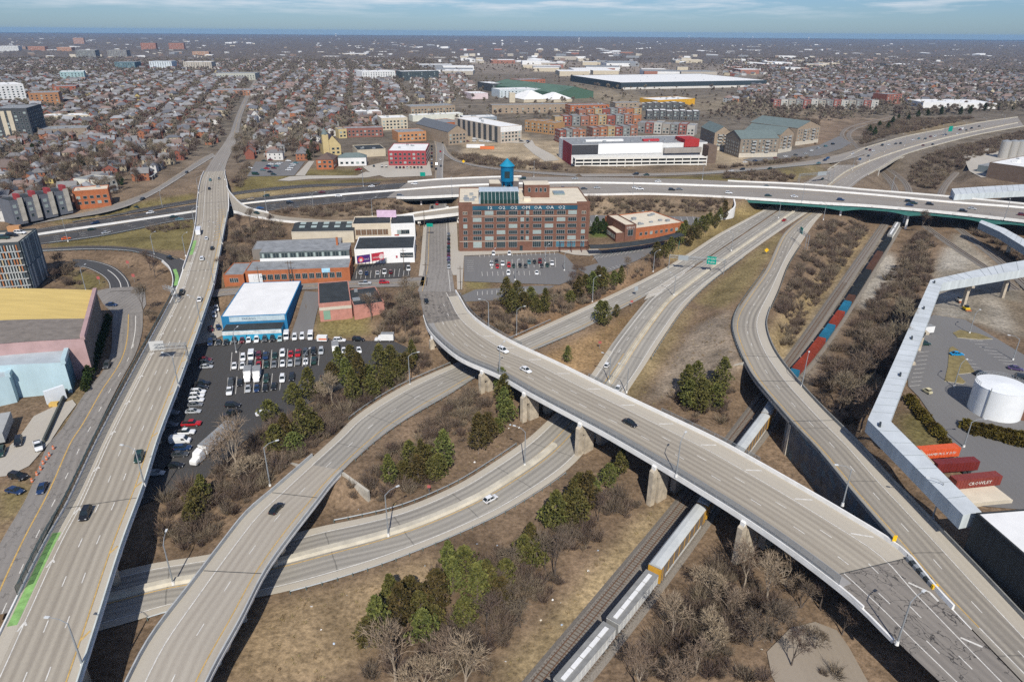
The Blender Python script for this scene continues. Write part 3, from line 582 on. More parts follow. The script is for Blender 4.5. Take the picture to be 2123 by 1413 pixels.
# ------------------------------------------------------------------ road sheets and paint
def road(name, s, m, segs=None, **kw):
    o = s.surface(name, m, kind='structure', across=8, **kw); return o
class Paint:
    def __init__(s, road, strip): s.o = road; s.s = strip; s.mb = MB()
    def line(s, v0=None, v1=None, w=.22, mi=0, dash=None, **kw):
        v0 = 0 if v0 is None else v0; v1 = s.s.len if v1 is None else v1
        if dash:
            v = v0
            while v + dash[0] < v1: ribbon(s.mb, s.s.line(v, v + dash[0],3, **kw), w, mi,.025); v += dash[0] + dash[1]
        else: ribbon(s.mb, s.s.line(v0, v1,3, **kw), w, mi,.025)
        return s
    def bar(s, va, ta, vb, tb, w=.35, mi=0): ribbon(s.mb, np.array([s.s.at(va, t=ta), s.s.at(vb, t=tb)]), w, mi,.03); return s
    def done(s, name='painted_markings'): o = s.mb.build(name,[WHITE, YEL, GREENP], s.o, kind='stuff'); return o
def section(strip, v0, v1, over, z0, z1, m, name, parent, step=3.0, inset=None):
    """solid slab under a strip"""
    mb = MB(); n = max(2, int((v1 - v0) / step) + 1); rows = []
    for v in np.linspace(v0, v1, n):
        a = strip.at(v, t=0); b = strip.at(v, t=1); d = (b - a) / np.linalg.norm(b - a); a = a - d * over; b = b + d * over
        i = len(mb.v); mb.v += [(a[0], a[1], a[2] + z0),(b[0], b[1], b[2] + z0),(b[0], b[1], b[2] + z1),(a[0], a[1], a[2] + z1)]; rows.append(i)
    for i, j in zip(rows[:-1], rows[1:]):
        for k in range(4): mb.f.append((i + k, i + (k + 1) % 4, j + (k + 1) % 4, j + k)); mb.m.append(0)
    mb.f.append((rows[0], rows[0] + 3, rows[0] + 2, rows[0] + 1)); mb.m.append(0); r = rows[-1]; mb.f.append((r, r + 1, r + 2, r + 3)); mb.m.append(0)
    return mb.build(name, m, parent)
WALLP = [(-.18,-.05),(.18,-.05),(.15,.95),(-.15,.95)]
JERSEY = [(-.32,-.05),(.32,-.05),(.14,.35),(.1,1.0),(-.1,1.0),(-.14,.35)]
def barrier(strip, v0, v1, name, m, parent, prof=WALLP, dz=0.0, **kw):
    mb = MB(); sweep(mb, strip.line(v0, v1,3, **kw) + np.array([0,0, dz]), prof); return mb.build(name, m, parent)
def fence_on(line, h, m, name, parent, base=.0, post=3.0, curl=0.0, side=1, pm=None):
    """chain-link fabric with posts and a top rail along a line"""
    p = np.asarray(line, float).copy(); p[:,2] += base; mb = MB()
    prof = [(0,0),(0, h * .7),(curl * .35 * side, h * .9),(curl * side, h)] if curl else [(0,0),(0, h)]
    sweep(mb, p, prof, closed=False, caps=False); f = mb.build(name, m, parent)
    pb = MB(); L_ = np.linalg.norm(np.diff(p, axis=0), axis=1).sum(); q = resample(p, max(2, int(L_ / post))); d = np.gradient(q, axis=0)
    for a, dd in zip(q, d):
        rt = np.array((dd[1],-dd[0])) / max(1e-6, np.hypot(dd[0], dd[1])); pr = a
        for o, u in (prof[1:] if curl else prof[1:]):
            b = np.array((a[0] + rt[0] * o, a[1] + rt[1] * o, a[2] + u)); pb.tube(pr, b,.055, seg=4, cap=False); pr = b
    o, u = prof[-1]
    rt = np.stack([d[:,1],-d[:,0]],1) / np.maximum(np.linalg.norm(d[:, :2], axis=1),1e-6)[:, None]
    top = q.copy(); top[:, :2] += rt * o; top[:,2] += u
    for a, b in zip(top[:-1], top[1:]): pb.tube(a, b,.04, seg=4, cap=False)
    pb.build('fence_post', pm or STEEL, f, kind='stuff'); return f
def guardrail(line, label, group='steel guardrails along the ramps', green=True):
    r = empty('guardrail', tuple(line[len(line) // 2]), label=label, cat='guardrail', group=group)
    o = np.array(r.location); mb = MB(); q = np.asarray(line, float) - o
    sweep(mb, q,[(-.04,.45),(.06,.52),(-.02,.6),(.06,.68),(-.04,.78),(-.08,.62)]); mb.build('beam', STEEL, r)
    pb = MB(); L_ = np.linalg.norm(np.diff(q, axis=0), axis=1).sum()
    for a in resample(q, max(2, int(L_ / 3.2))): pb.box(a[0] - .1, a[0] + .1, a[1] - .1, a[1] + .1, a[2] - .6, a[2] + .74)
    pb.build('post', mat('green_post',(.10,.13,.12), var=.1) if green else STEEL, r, kind='stuff'); return r

# --- west viaduct
via = empty('viaduct',(0,0,0), label='long concrete viaduct with a bike lane and dark chain-link fence along one edge', cat='viaduct')
VIA.surface('roadway', CONC, via,0, VB1,8); VIA.surface('north_approach', FWYC, via, VB1, None,6)
section(VIA,0, VB1,.5,-.62,-.03, PARA, 'deck_slab', via); section(VIA,0, VB1,-1.2,-2.0,-.64, GIRD2, 'girders', via)
barrier(VIA,0, VIA.near(472,440,3), 'parapet', mat('viaduct_parapet',(.53,.56,.52), var=.12, scale=.4), via, off=-.22, side='r')
barrier(VIA, VIA.near(380,560,3.5) , VB1, 'parapet', PARA, via, off=-.22, side='l'); barrier(VIA,0, VIA.near(352,628,3.5), 'parapet', PARA, via, off=-.22, side='l', prof=[(-.18,-.05),(.18,-.05),(.15,.45),(-.15,.45)])
barrier(VIA, VIA.near(472,392,2.5), VB1, 'parapet', PARA, via, off=-.22, side='r')
fence_on(VIA.line(VIA.near(18,1262,3) + 2, VIA.near(356,615,3.5),3, off=-.2, side='l'),2.9, CHAIND, 'chain_link_fence', via, base=.4, curl=1.0, side=1, pm=DKST)
p = Paint(via, VIA)
ve = VIA.near(395,520,3.4)
p.line(0, ve, t=.20).line(VIA.near(95,1124,3), ve, t=.155, w=.18).line(0, VB1, t=.455, dash=(3,9)).line(0, VB1, t=.675, dash=(3,9)).line(0, VIA.near(470,445,3), t=.885, mi=1, w=.25)
p.line(ve, VB1, t=.22, w=.2)
for v in np.arange(8, ve,17.5): p.bar(v,.165, v + 2.2,.2,.4); p.bar(v + 2.2,.2, v + 1.2,.235,.4)
for v in np.arange(20, VIA.near(470,445,3),24): p.bar(v,.89, v + 2,.96,.4,1)
ribbon(p.mb, VIA.line(VIA.near(60,1280,3), VIA.near(150,1105,3),3, off=1.25, side='l'),1.7,2,.035)
ribbon(p.mb, VIA.line(VIA.near(430,527,3.4), VIA.near(434,495,3.4),3, off=1.1, side='l'),1.5,2,.035)
for v in np.arange(VIA.near(445,500,3.4), VIA.near(468,435,3.1),6): p.bar(v,.70, v + 3,.93,.5,1)
p.done()
MRG.surface('merge_roadway', ASPHF, via, across=4, dz=-.02); section(MRG,0, MRG.len,.3,-.7,-.06, PARA, 'deck_slab', via)
mbg = MB(); ribbon(mbg, catmull([tuple(P(*q)) for q in [(362,558,3.5),(367,575,3.5),(364,592,3.5)]],1),1.5,0,.04); mbg.build('green_lane', GREENP, via)
barrier(MRG,2, MRG.len, 'parapet', PARA, via, off=-.2, side='r')
def column_pier(name, parent, strip, v, zt, ts=(.2,.8), r=.9, m=PIERM, cap=True):
    """round columns with a cross-beam under a strip"""
    cols = []
    for t in ts:
        a = strip.at(v, t=t); z0 = ghf(a[0], a[1]) - .5
        if a[2] + zt - z0 < 1.2: continue
        mb = MB(); mb.tube((a[0], a[1], z0),(a[0], a[1], a[2] + zt - (1.2 if cap else 0)), r, r,12); cols.append(mb.build('pier_column', m, parent))
    if cap and cols:
        a = strip.at(v, t=.04); b = strip.at(v, t=.96); d = (b - a) / np.linalg.norm(b - a); nn = np.array((-d[1], d[0],0)) * .8
        mb = MB(); q = [a - nn, b - nn, b + nn, a + nn]; mb.prism([(k[0], k[1]) for k in q], a[2] + zt - 1.25, a[2] + zt); mb.build('pier_cap', m, parent)
for v in np.arange(20, VB1 - 30,27): column_pier('pier', via, VIA, v,-2.02)

VIA.surface('west_shoulder', SHLD, via,0, VIA.near(385,545,3.4),2,.012,0,.15); VIA.surface('east_shoulder', SHLD, via,0, VIA.near(468,450,3.2),2,.012,.9,1)
def joint(strip, o, *pts):
    for q in pts: v = strip.near(*q); m_ = MB(); ribbon(m_, np.array([strip.at(v, t=.01), strip.at(v, t=.5), strip.at(v, t=.99)]),.2,0,.04); m_.build('expansion_joint', DKST, o)
joint(VIA, via,(330,725,3.5),(200,1040,3.2),(430,560,3.5),(440,420,3))
# --- central bridge
cb = empty('curved_bridge',(0,0,0), label='wide curved concrete road bridge crossing the highway and the train', cat='bridge')
v1 = RD.near(1790,1180,3)
RD.surface('roadway', CONC, cb, RDB0, v1,8)
RD.surface('north_approach', PATCH, cb,0, RDB0,8); RD.surface('cracked_approach', PATCH, cb, v1, RD.len,8)
section(RD, RDB0 - 4, RDB1 + 14,.45,-.9,-.03, PARA, 'deck_slab', cb); section(RD, RDB0, RDB1 + 10,-1.4,-2.3,-.92, DKST, 'girders', cb)
barrier(RD, RDB0 - 8, RD.near(1840,1255,3), 'parapet', PARA, cb, off=-.22, side='l', prof=[(-.22,-.05),(.22,-.05),(.2,.6),(-.2,.6)])
barrier(RD,1, RD.near(1870,1180,3) + 9, 'parapet', PARA, cb, off=-.2, side='r', prof=[(-.3,-.05),(.3,-.05),(.2,1.05),(-.2,1.05)])
fence_on(RD.line(RDB0 - 6, RD.near(1800,1215,3),3, off=-.2, side='l'),2.3, CHAIN, 'chain_link_fence', cb, base=.55, post=3.2)
fence_on(RD.line(6, RD.near(1040,730,2),3, off=-1.0, side='r'),1.8, CHAIN, 'chain_link_fence', cb, base=.0, post=3)
fence_on(RD.line(RD.near(1190,800,3), RD.near(1250,830,3),3, off=-.9, side='r'),1.8, CHAIN, 'chain_link_fence', cb, base=0)
fence_on(RD.line(RD.near(1330,880,3), RD.near(1520,980,3),3, off=-.9, side='r'),1.8, CHAIN, 'chain_link_fence', cb, base=0)
swm = mat('bridge_sidewalk',(.30,.29,.275), var=.1, scale=.3); mb = MB(); sweep(mb, RD.line(RDB0, RD.near(1780,1215,3),3, off=1.5, side='l'),[(-1.5,.0),(1.5,.0),(1.5,.16),(-1.5,.16)]); mb.build('sidewalk', swm, cb)
RD.surface('east_shoulder', SHLD, cb,8, v1,2,.012,.76,1); joint(RD, cb,(935,655,.8),(1800,1170,3))
p = Paint(cb, RD); ve = RD.near(1830,1200,3)
p.line(RDB0, RD.len, t=.345, dash=(3,9)).line(RDB0 - 20, RD.len, t=.545, dash=(3,9)).line(2, RD.len, t=.75, w=.24).line(v1, RD.len, t=.2, w=.22)
for v in np.arange(RDB0 + 22, v1 + 20,14.2): p.bar(v,.78, v + 2.6,.935,.45)
p.line(RD.near(1870,1230,3), RD.near(1935,1240,3), t=.93, w=.5)
p.done()
def buttress(v, zoff):
    a = RD.at(v, t=0); b = RD.at(v, t=1); d = (b - a)[:2] / np.linalg.norm((b - a)[:2]); al = np.array((-d[1], d[0]))
    r = empty('pier',(0,0,0)); r.parent = cb
    o = a[:2] - d * 2.4; z0 = ghf(o[0], o[1]) - .6; zt = a[2] + .1
    def pt(out, along): q = a[:2] + d * out + al * along; return (q[0], q[1])
    mb = MB(); mb.prism([pt(-1.5,-.7), pt(.2,-.7), pt(.2,.7), pt(-1.5,.7)], z0,[zt - 2.2, zt - .9, zt - .9, zt - 2.2]); mb.build('buttress', PIERM, r)
    mb = MB(); n_ = len(mb.v); q = [pt(-.9,-.6), pt(.3,-.6), pt(.3,.6), pt(-.9,.6)]; mb.prism(q, zt - 1.9,[zt - .7, zt + .1, zt + .1, zt - .7]); mb.build('pier_cap', PARA, r)
    wd = float(np.linalg.norm(b - a)); 
    for s0, s1 in ((1.2,5.0),(wd / 2 - 2, wd / 2 + 2),(wd - 5, wd - 1.2)):
        mb = MB(); mb.prism([pt(s0,-.9), pt(s1,-.9), pt(s1,.9), pt(s0,.9)], z0, zt - 2.4); mb.build('pier_column', PIERM, r)
    mb = MB(); mb.prism([pt(.3,-.95), pt(wd - .3,-.95), pt(wd - .3,.95), pt(.3,.95)], zt - 4.4, zt - 2.41); mb.build('cross_beam', PIERM, r)
for px, py in [(932,722),(1026,775),(1108,822),(1226,884),(1378,972),(1550,1078)]: buttress(RD.near(px + 60, py - 45,3),0)

# --- west exit ramp flying over the highway
rb = empty('flyover_ramp',(0,0,0), label='pale two-lane concrete ramp flying over the lower highway in front', cat='ramp bridge')
RA.surface('roadway', CONC2, rb,0, RAB1,8)
section(RA,0, RAB1 - 2,.45,-.6,-.03, PARA, 'deck_slab', rb); section(RA,0, RAB1 - 2,-.9,-1.6,-.62, GIRD2, 'girders', rb)
mra = mat('weathered_parapet',(.40,.41,.40), var=.15, scale=.4)
barrier(RA,0, RAB1 + 4, 'parapet', mra, rb, off=-.2, side='l'); barrier(RA,0, RAB1 - 1, 'parapet', mra, rb, off=-.2, side='r')
RA.surface('west_shoulder', SHLD, rb,0, RAB1,2,.012,0,.2); joint(RA, rb,(610,1030,-1.6),(470,1190,0))
p = Paint(rb, RA); p.line(0, RAB1, t=.21, w=.24).line(0, RAB1, t=.55, dash=(3,9)).line(0, RAB1, t=.86, mi=1, w=.25); p.done()
for px, py in [(420,1330),(470,1225),(540,1120)]: column_pier('pier', rb, RA, RA.near(px + 30, py,0),-1.62, ts=(.25,.75), r=.8)
# abutment with its wing walls
a = RA.at(RAB1 - 2, t=0); b = RA.at(RAB1 - 2, t=1); d = (b - a)[:2] / np.linalg.norm((b - a)[:2]); al = np.array((-d[1], d[0]));
f = np.array((RA.at(RAB1 + 1, t=1) - RA.at(RAB1 - 4, t=1))[:2]); f /= np.linalg.norm(f)
mb = MB(); q = [a[:2] - d * .6, b[:2] + d * .6, b[:2] + d * .6 + f * 1.5, a[:2] - d * .6 + f * 1.5]; mb.prism([tuple(k) for k in q],-9, a[2] - .62); mb.build('abutment', WALLM, rb)
w0 = b[:2] + d * .6; w1 = np.array(P(762,1020,-4.6))[:2]; nn = np.array((-(w1 - w0)[1],(w1 - w0)[0])); nn /= np.linalg.norm(nn)
mb = MB(); mb.prism([tuple(w0), tuple(w1), tuple(w1 + nn * .7), tuple(w0 + nn * .7)],-9,[a[2] + .4,-4.4,-4.4, a[2] + .4]); mb.build('wing_wall', WALLM, rb)
w0 = a[:2] - d * .6; w1 = w0 - d * 9 + f * 4; nn = np.array((-(w1 - w0)[1],(w1 - w0)[0])); nn /= np.linalg.norm(nn)
mb = MB(); mb.prism([tuple(w0), tuple(w1), tuple(w1 - nn * .7), tuple(w0 - nn * .7)],-9,[a[2] + .4,-4.8,-4.8, a[2] + .4]); mb.build('wing_wall', WALLM, rb)

# --- east curved ramp
rc = empty('curved_ramp',(0,0,0), label='curved concrete ramp sweeping round beside the railway, with a painted retaining wall', cat='ramp bridge')
RC.surface('roadway', RAMP3, rc,0, None,8)
section(RC, RCB0, RCB1,.4,-.7,-.03, WALLM, 'deck_slab', rc); section(RC, RCB0, RCB1,-1,-2.0,-.72, DKST, 'girders', rc)
barrier(RC, RC.near(1560,640,-2), RCB2 - 4, 'parapet', mat('dark_weathered_parapet',(.24,.24,.22), var=.2, scale=.4), rc, off=-.2, side='l')
barrier(RC, RC.near(1600,640,-2), RC.len, 'parapet', mat('dark_weathered_parapet',(.3,.3,.3)), rc, off=-.2, side='r')
mural = mat('painted_wall',(.05,.085,.11), var=0, scale=.4)
def _mural(m):
    n = m.node_tree.nodes; l = m.node_tree.links; b = n['Principled BSDF']; t = n.new('ShaderNodeTexCoord'); v = n.new('ShaderNodeTexVoronoi'); v.inputs['Scale'].default_value = .45; l.new(t.outputs['Object'], v.inputs[0])
    r = n.new('ShaderNodeValToRGB'); e = r.color_ramp.elements; e[0].position = 0; e[0].color = (.06,.065,.068,1); e[1].position = 1; e[1].color = (.13,.2,.23,1); k = e.new(.35); k.color = (.17,.165,.15,1); k = e.new(.6); k.color = (.10,.115,.13,1)
    l.new(v.outputs['Color'], r.inputs[0]); l.new(r.outputs[0], b.inputs['Base Color']); b.inputs['Roughness'].default_value = .8
_mural(mural)
mb = MB(); ln = RC.line(RCB1 - 2, RCB2,3, off=-.05, side='l')
for a, b in zip(ln[:-1], ln[1:]): mb.quad((a[0], a[1],-9.8),(b[0], b[1],-9.8),(b[0], b[1], b[2] - .03),(a[0], a[1], a[2] - .03))
mb.build('retaining_wall', mural, rc)
for v, sgn in ((RCB0,1),(RCB1,-1)):
    a = RC.at(v, t=0); b = RC.at(v, t=1); d = (b - a)[:2] / np.linalg.norm((b - a)[:2]); g = (RC.at(v + 1, t=.5) - RC.at(v - 1, t=.5))[:2]; g /= np.linalg.norm(g)
    q = [a[:2] - d * .4, b[:2] + d * .4, b[:2] + d * .4 - g * 1.4 * sgn, a[:2] - d * .4 - g * 1.4 * sgn]
    mb = MB(); mb.prism([tuple(k) for k in (q if sgn < 0 else q[::-1])],-10, a[2] - .75); mb.build('abutment', WALLM, rc)
    if sgn > 0:
        w0 = a[:2] - d * .4; w1 = w0 - d * 11 - g * 2; nn = g * .6
        mb = MB(); mb.prism([tuple(w1), tuple(w0), tuple(w0 + nn), tuple(w1 + nn)],-10,[-4.6, a[2] + .2, a[2] + .2,-4.6]); mb.build('wing_wall', WALLM, rc)
RC.surface('east_shoulder', SHLD, rc,0, RC.len,2,.012,.735,1); joint(RC, rc,(1570,740,0),(1680,868,1.5),(1610,790,.5))
p = Paint(rc, RC); p.line(0, RCB2 + 15, off=1.6, side='l', mi=1, w=.25).line(RCB2 + 15, RC.len, off=1.6, side='l', w=.25).line(0, RC.len, t=.42, dash=(3,9)).line(0, RC.len, t=.72, w=.24).done()

# --- lower highway, its ramps and everything that lies on the ground
hb = road('lower_highway', RB, HWY)
RB.surface('outer_shoulder', SHLD, hb,0, None,2,.012,.9,1); RB.surface('inner_shoulder', SHLD, hb,0, RB.near(1290,730,-7),2,.012,0,.12)
p = Paint(hb, RB); g0 = RB.near(1290,730,-7); g1 = RB.near(1420,610,-5.6); ge = RB.len
p.line(0, g0, t=.13, w=.26).line(0, g0, t=.40, mi=1, w=.26).line(0, RB.near(1590,480,-4.4), t=.57, mi=1, w=.26).line(0, ge, t=.885, w=.26).line(g0, g1, t=.12, w=.26).line(g0, ge, t=.46, mi=1).line(g0, ge, t=.27, dash=(3,9)).line(g1, ge, t=.73, dash=(3,9)).done()
mb = MB(); sweep(mb, RB.line(0, RB.near(1175,925,-8),3, t=.47),[(-1.1,0),(-.75,.75),(.75,.75),(1.1,0)], closed=False); mb.build('median_barrier', PARAY, hb)
mb = MB(); ln = RB.line(RB.near(1195,900,-8), ge,3, t=.515); sweep(mb, ln,[(-.9,0),(-.55,.8),(-.3,.8),(-.2,.3),(.2,.3),(.3,.8),(.55,.8),(.9,0)], closed=False); mb.build('median_barrier', PARAY, hb)
ha = RA.surface('upper_highway', HWY, None, RAB1, None,8, kind='structure')
RA.surface('north_shoulder', SHLD, ha, RAB1, None,2,.012,0,.19)
p = Paint(ha, RA); g = RA.near(1330,596,-5.7)
p.line(RAB1, RA.len, t=.2, w=.26).line(RAB1, g, t=.55, dash=(3,9)).line(RAB1, g - 10, t=.86, mi=1, w=.26).line(g, RA.len, t=.45, dash=(3,9)).line(g, RA.len, t=.72, dash=(3,9))
p.done()
gore = P(1333,622,-5.6); pad('gore_paving',[(1335,622,-5.75),(1345,606,-5.6),(1415,563,-5.3),(1430,556,-5.2),(1400,582,-5.4),(1360,612,-5.7)], PAVE, dz=.045, ground=False)
mb = MB()
for t in np.linspace(.08,.85,7):
    a = P(1338,618,-5.7).lerp(P(1440,549,-5.2), t); b = P(1362,613,-5.7).lerp(P(1440,551,-5.2), t); ribbon(mb, np.array([a, b]),.5,0,.1)
for q in ([(1338,610,-5.6),(1440,548,-5.2)],[(1356,616,-5.7),(1440,550,-5.2)]): ribbon(mb, catmull(W3(q),4),.35,0,.1)
o = mb.build('gore_markings', WHITE, PADS[-1], kind='stuff')
n8 = road('north_highway', R8N, FWYC)
p = Paint(n8, R8N); p.line(t=.06).line(t=.94); [p.line(t=t, dash=(3,9)) for t in (.17,.28,.39,.66,.78)]; p.line(t=.49, mi=1).line(t=.57, mi=1).done()
mb = MB(); sweep(mb, R8MED, JERSEY); mb.build('median_barrier', PARAY, n8)
section(R8N, R8B0 - 4, R8B1 + 4,.4,-1.8,-.04, WALLM, 'deck_slab', n8)
for s_ in ('l', 'r'): barrier(R8N, R8B0 - 30, R8N.len, 'parapet', PARAY, n8, off=-.2, side=s_)
for v, sg in ((R8B0,1),(R8B1,-1)):
    a = R8N.at(v, t=0); b = R8N.at(v, t=1); d = (b - a)[:2] / np.linalg.norm((b - a)[:2]); g = (R8N.at(v + 1, t=.5) - R8N.at(v - 1, t=.5))[:2]; g /= np.linalg.norm(g)
    q = [a[:2] - d, b[:2] + d, b[:2] + d - g * 1.5 * sg, a[:2] - d - g * 1.5 * sg]; q = q if sg < 0 else q[::-1]
    mb = MB(); mb.prism([tuple(k) for k in q],-10, a[2] - .1); mb.build('abutment', WALLM, n8)
    w0 = b[:2] + d; w1 = w0 - g * sg * 22 + d * 4; nn = d * .7
    mb = MB(); mb.prism([tuple(w0), tuple(w1), tuple(w1 + nn), tuple(w0 + nn)] if sg < 0 else [tuple(w1), tuple(w0), tuple(w0 + nn), tuple(w1 + nn)],-10,[b[2] + .1, b[2] - 1, b[2] - 1, b[2] + .1] if sg < 0 else [b[2] - 1, b[2] + .1, b[2] + .1, b[2] - 1]); mb.build('wing_wall', WALLM, n8)
for nm, s, m in (('loop_ramp', LRP, ASPHF),('exit_street', EXL, ASPH),('west_street', SLS, STREET),('frontage_ramp', R10, STREET),('freeway_slip_road', R10B, ASPHF),('entry_ramp', R9, STREET),('east_slip_road', R7, FWYC),('fourth_street', S4, STREET),('cross_street', SEW, STREET),('north_street', STN, STREET),('connector_ramp', RMP6, CONC)):
    o = road(nm if nm != 'fourth_street' else 'main_street', s, m, dz=.0 if nm != 'connector_ramp' else .01)
    p = Paint(o, s)
    if nm == 'main_street':
        for t in (.28,.5,.74): p.line(t=t, dash=(3,9))
        p.bar(S4.near(905,588,0),.02, S4.near(905,588,0),.98,.45); p.bar(S4.near(905,578,0),.02, S4.near(905,578,0),.98,.45)
    elif nm == 'west_street':
        p.line(0, s.near(262,652,0), t=.52, mi=1, w=.35).line(0, s.near(285,700,0), t=.8, dash=(3,9)).line(s.near(280,720,0), s.near(264,655,0), t=.76, w=.3)
    elif nm == 'cross_street': p.line(t=.5, mi=1)
    elif nm == 'exit_street': p.line(5, s.len, t=.1).line(5, s.len, t=.95).line(s.len * .4, s.len - 2, t=.45, w=.35); p.bar(s.len - 2,.02, s.len - 2,.98,.5)
    elif nm == 'connector_ramp': p.line(R6A1, t=.15, mi=1).line(R6A1, t=.8)
    elif nm == 'north_street': p.line(t=.5, mi=1)
    else: p.line(t=.12, mi=1).line(t=.88)
    p.done()
    if nm == 'connector_ramp': conn = o
barrier(RMP6,0, RMP6.near(540,446,2.3), 'parapet', PARA, conn, off=-.2, side='l'); barrier(RMP6, RMP6.near(545,447,2.3), RMP6.len - 20, 'parapet', PARA, conn, off=-.2, side='r', prof=[(-.2,-.3),(.2,-.3),(.2,.95),(-.2,.95)]); barrier(RMP6, RMP6.near(790,455,3.8), RMP6.len - 25, 'parapet', PARA, conn, off=-.2, side='l')
section(RMP6,0, R6A1 + 2,.4,-1.6,-.04, PARA, 'deck_slab', conn); section(RMP6, R6B0, R6B1,.4,-.9,-.04, PARA, 'deck_slab', conn); section(RMP6, R6B0, R6B1,-.6,-2,-.92, DKST, 'girders', conn)
for px, py in [(932,441),(860,451)]: column_pier('pier', conn, RMP6, RMP6.near(px, py - 6,5.4),-2.0, ts=(.2,.8), r=.6, m=PARA)

# --- freeway
fw = empty('freeway',(0,0,0), kind='structure')
FWY.surface('asphalt_roadway', ASPHF, fw,0, FWY.near(818,396,4),10); FWY.surface('concrete_roadway', FWYC, fw, FWY.near(818,396,4), None,10)
p = Paint(fw, FWY); p.line(t=.05).line(t=.95)
for t in (.16,.27): p.line(t=t, dash=(3,9))
for t in (.64,.735,.83): p.line(t=t, dash=(3,9))
p.line(t=.38, mi=1).line(t=.54, mi=1).done()
mb = MB(); sweep(mb, FMED,[(-.45,0),(-.3,1.15),(.3,1.15),(.45,0)], closed=False); mb.build('median_barrier', PARA, fw)
FP = [(-.2,-.5),(.2,-.5),(.2,1.05),(-.2,1.05)]
barrier(FWY, FWY.near(820,396,4), FWY.near(1080,386,6), 'parapet', PARA, fw, off=-.2, side='l', prof=FP); barrier(FWY, FWY.near(1525,397,4.5), FWY.len, 'parapet', PARA, fw, off=-.2, side='l', prof=FP)
barrier(FWY, FWY.near(846,394,5), FWY.len, 'parapet', PARA, fw, off=-.2, side='r', prof=FP)
for a_, b_ in ((FB0, FB1),(FB2, FWY.len)):
    section(FWY, a_, b_,.4,-.7,-.04, PARA, 'deck_slab', fw)
section(FWY, FB0, FB1,-.6,-2.2,-.72, DKST, 'girders', fw)
# haunched green plate girders of the long bridge
piers = [FWY.near(1738,408,4), FWY.near(1890,420,4), FWY.near(2060,437,4), FWY.near(2200,453,4)]
for off in (.9,.25,.5,.75, None):
    mb = MB(); vs = np.arange(FB2, FWY.len,2.0); rows = []
    for v in vs:
        dd = min(abs(v - q) for q in piers); dep = 2.0 + 1.7 * max(0,1 - dd / 14) ** 1.5
        a = FWY.at(v, off=.6, side='r') if off is None else FWY.at(v, t=off if off != .9 else .02); b = FWY.at(v, t=0); c = FWY.at(v, t=1); d = (c - b)[:2] / np.linalg.norm((c - b)[:2])
        i = len(mb.v)
        for sx_ in (-.25,.25):
            mb.v += [(a[0] + d[0] * sx_, a[1] + d[1] * sx_, a[2] - .72),(a[0] + d[0] * sx_, a[1] + d[1] * sx_, a[2] - .72 - dep)]
        rows.append(i)
    for i, j in zip(rows[:-1], rows[1:]):
        for q in ((0,1),(1,3),(3,2)): mb.f.append((i + q[0], j + q[0], j + q[1], i + q[1])); mb.m.append(0)
    mb.build('girder', GIRD, fw)
for q in piers: column_pier('pier', fw, FWY, q,-4.4, ts=(.08,.36,.64,.93), r=.75, m=PARA, cap=False)
for px in (872,938): column_pier('pier', fw, FWY, FWY.near(px,394,5.5),-2.2, ts=(.1,.5,.93), r=.6, m=PARA, cap=False)
for v, sg in ((FB2,1),(FB0,1),(FB1,-1)):
    a = FWY.at(v, t=0); b = FWY.at(v, t=1); d = (b - a)[:2] / np.linalg.norm((b - a)[:2]); g = (FWY.at(v + 1, t=.5) - FWY.at(v - 1, t=.5))[:2]; g /= np.linalg.norm(g)
    q = [a[:2] - d * .5, b[:2] + d * .5, b[:2] + d * .5 - g * 1.5 * sg, a[:2] - d * .5 - g * 1.5 * sg]; q = q if sg < 0 else q[::-1]
    mb = MB(); mb.prism([tuple(k) for k in q],-6, a[2] - .75); mb.build('abutment', PARA, fw)
# curved wing wall by the pines
mb = MB(); ln = catmull([tuple(P(1522,412,4.6)), tuple(P(1523,428,3.2)), tuple(P(1512,437,1.6)), tuple(P(1490,447,.2))],1.5); sweep(mb, np.c_[ln[:, :2], np.full(len(ln),-4)],[(-.4,0),(.4,0),(.4,6),(-.4,6)])
for i, k in enumerate(range(0, len(mb.v),4)):
    for q in (2,3): x_ = mb.v[k + q]; mb.v[k + q] = (x_[0], x_[1], ln[min(i, len(ln) - 1),2])
mb.build('wing_wall', PARA, fw)

# --- railway
for nm, rl, big in (('railway_track', RAIL1, True),('railway_track', RAIL2, True),('railway_siding', RAIL3, False),('railway_siding', RAIL4, False),('railway_siding', RAIL5, False)):
    lab = {id(RAIL1): 'ballasted railway track carrying the freight train', id(RAIL2): 'empty rusty railway track beside the freight train', id(RAIL3): 'single siding curving under the long white walkway', id(RAIL4): 'rusty siding nearest the gravel yard', id(RAIL5): 'siding beyond the freeway bridge'}[id(rl)]
    o = empty(nm,(0,0,0), label=lab, cat='railway track', group='railway tracks')
    mb = MB(); sweep(mb, rl,[(-2.7,-.65),(2.7,-.65),(1.6,-.22),(-1.6,-.22)]); mb.build('ballast', BALL, o)
    mb = MB()
    for k in (-.75,.75):
        sweep(mb, rl,[(k - .06,-.17),(k + .06,-.17),(k + .05,0),(k - .05,0)])
    mb.build('rails', RUST, o, kind='stuff')
    mb = MB(); q = resample(rl, int(np.linalg.norm(np.diff(rl, axis=0), axis=1).sum() / .9)); d = np.gradient(q, axis=0)
    for a, dd in zip(q, d):
        if a[1] > 330: break
        h = math.atan2(dd[1], dd[0]); cx_, sx_ = math.cos(h), math.sin(h)
        mb.prism([(a[0] + cx_ * u - sx_ * v_, a[1] + sx_ * u + cx_ * v_) for u, v_ in ((-.12,-1.3),(.12,-1.3),(.12,1.3),(-.12,1.3))], a[2] - .24, a[2] - .16, bottom=False)
    mb.build('ties', TIE, o, kind='stuff')
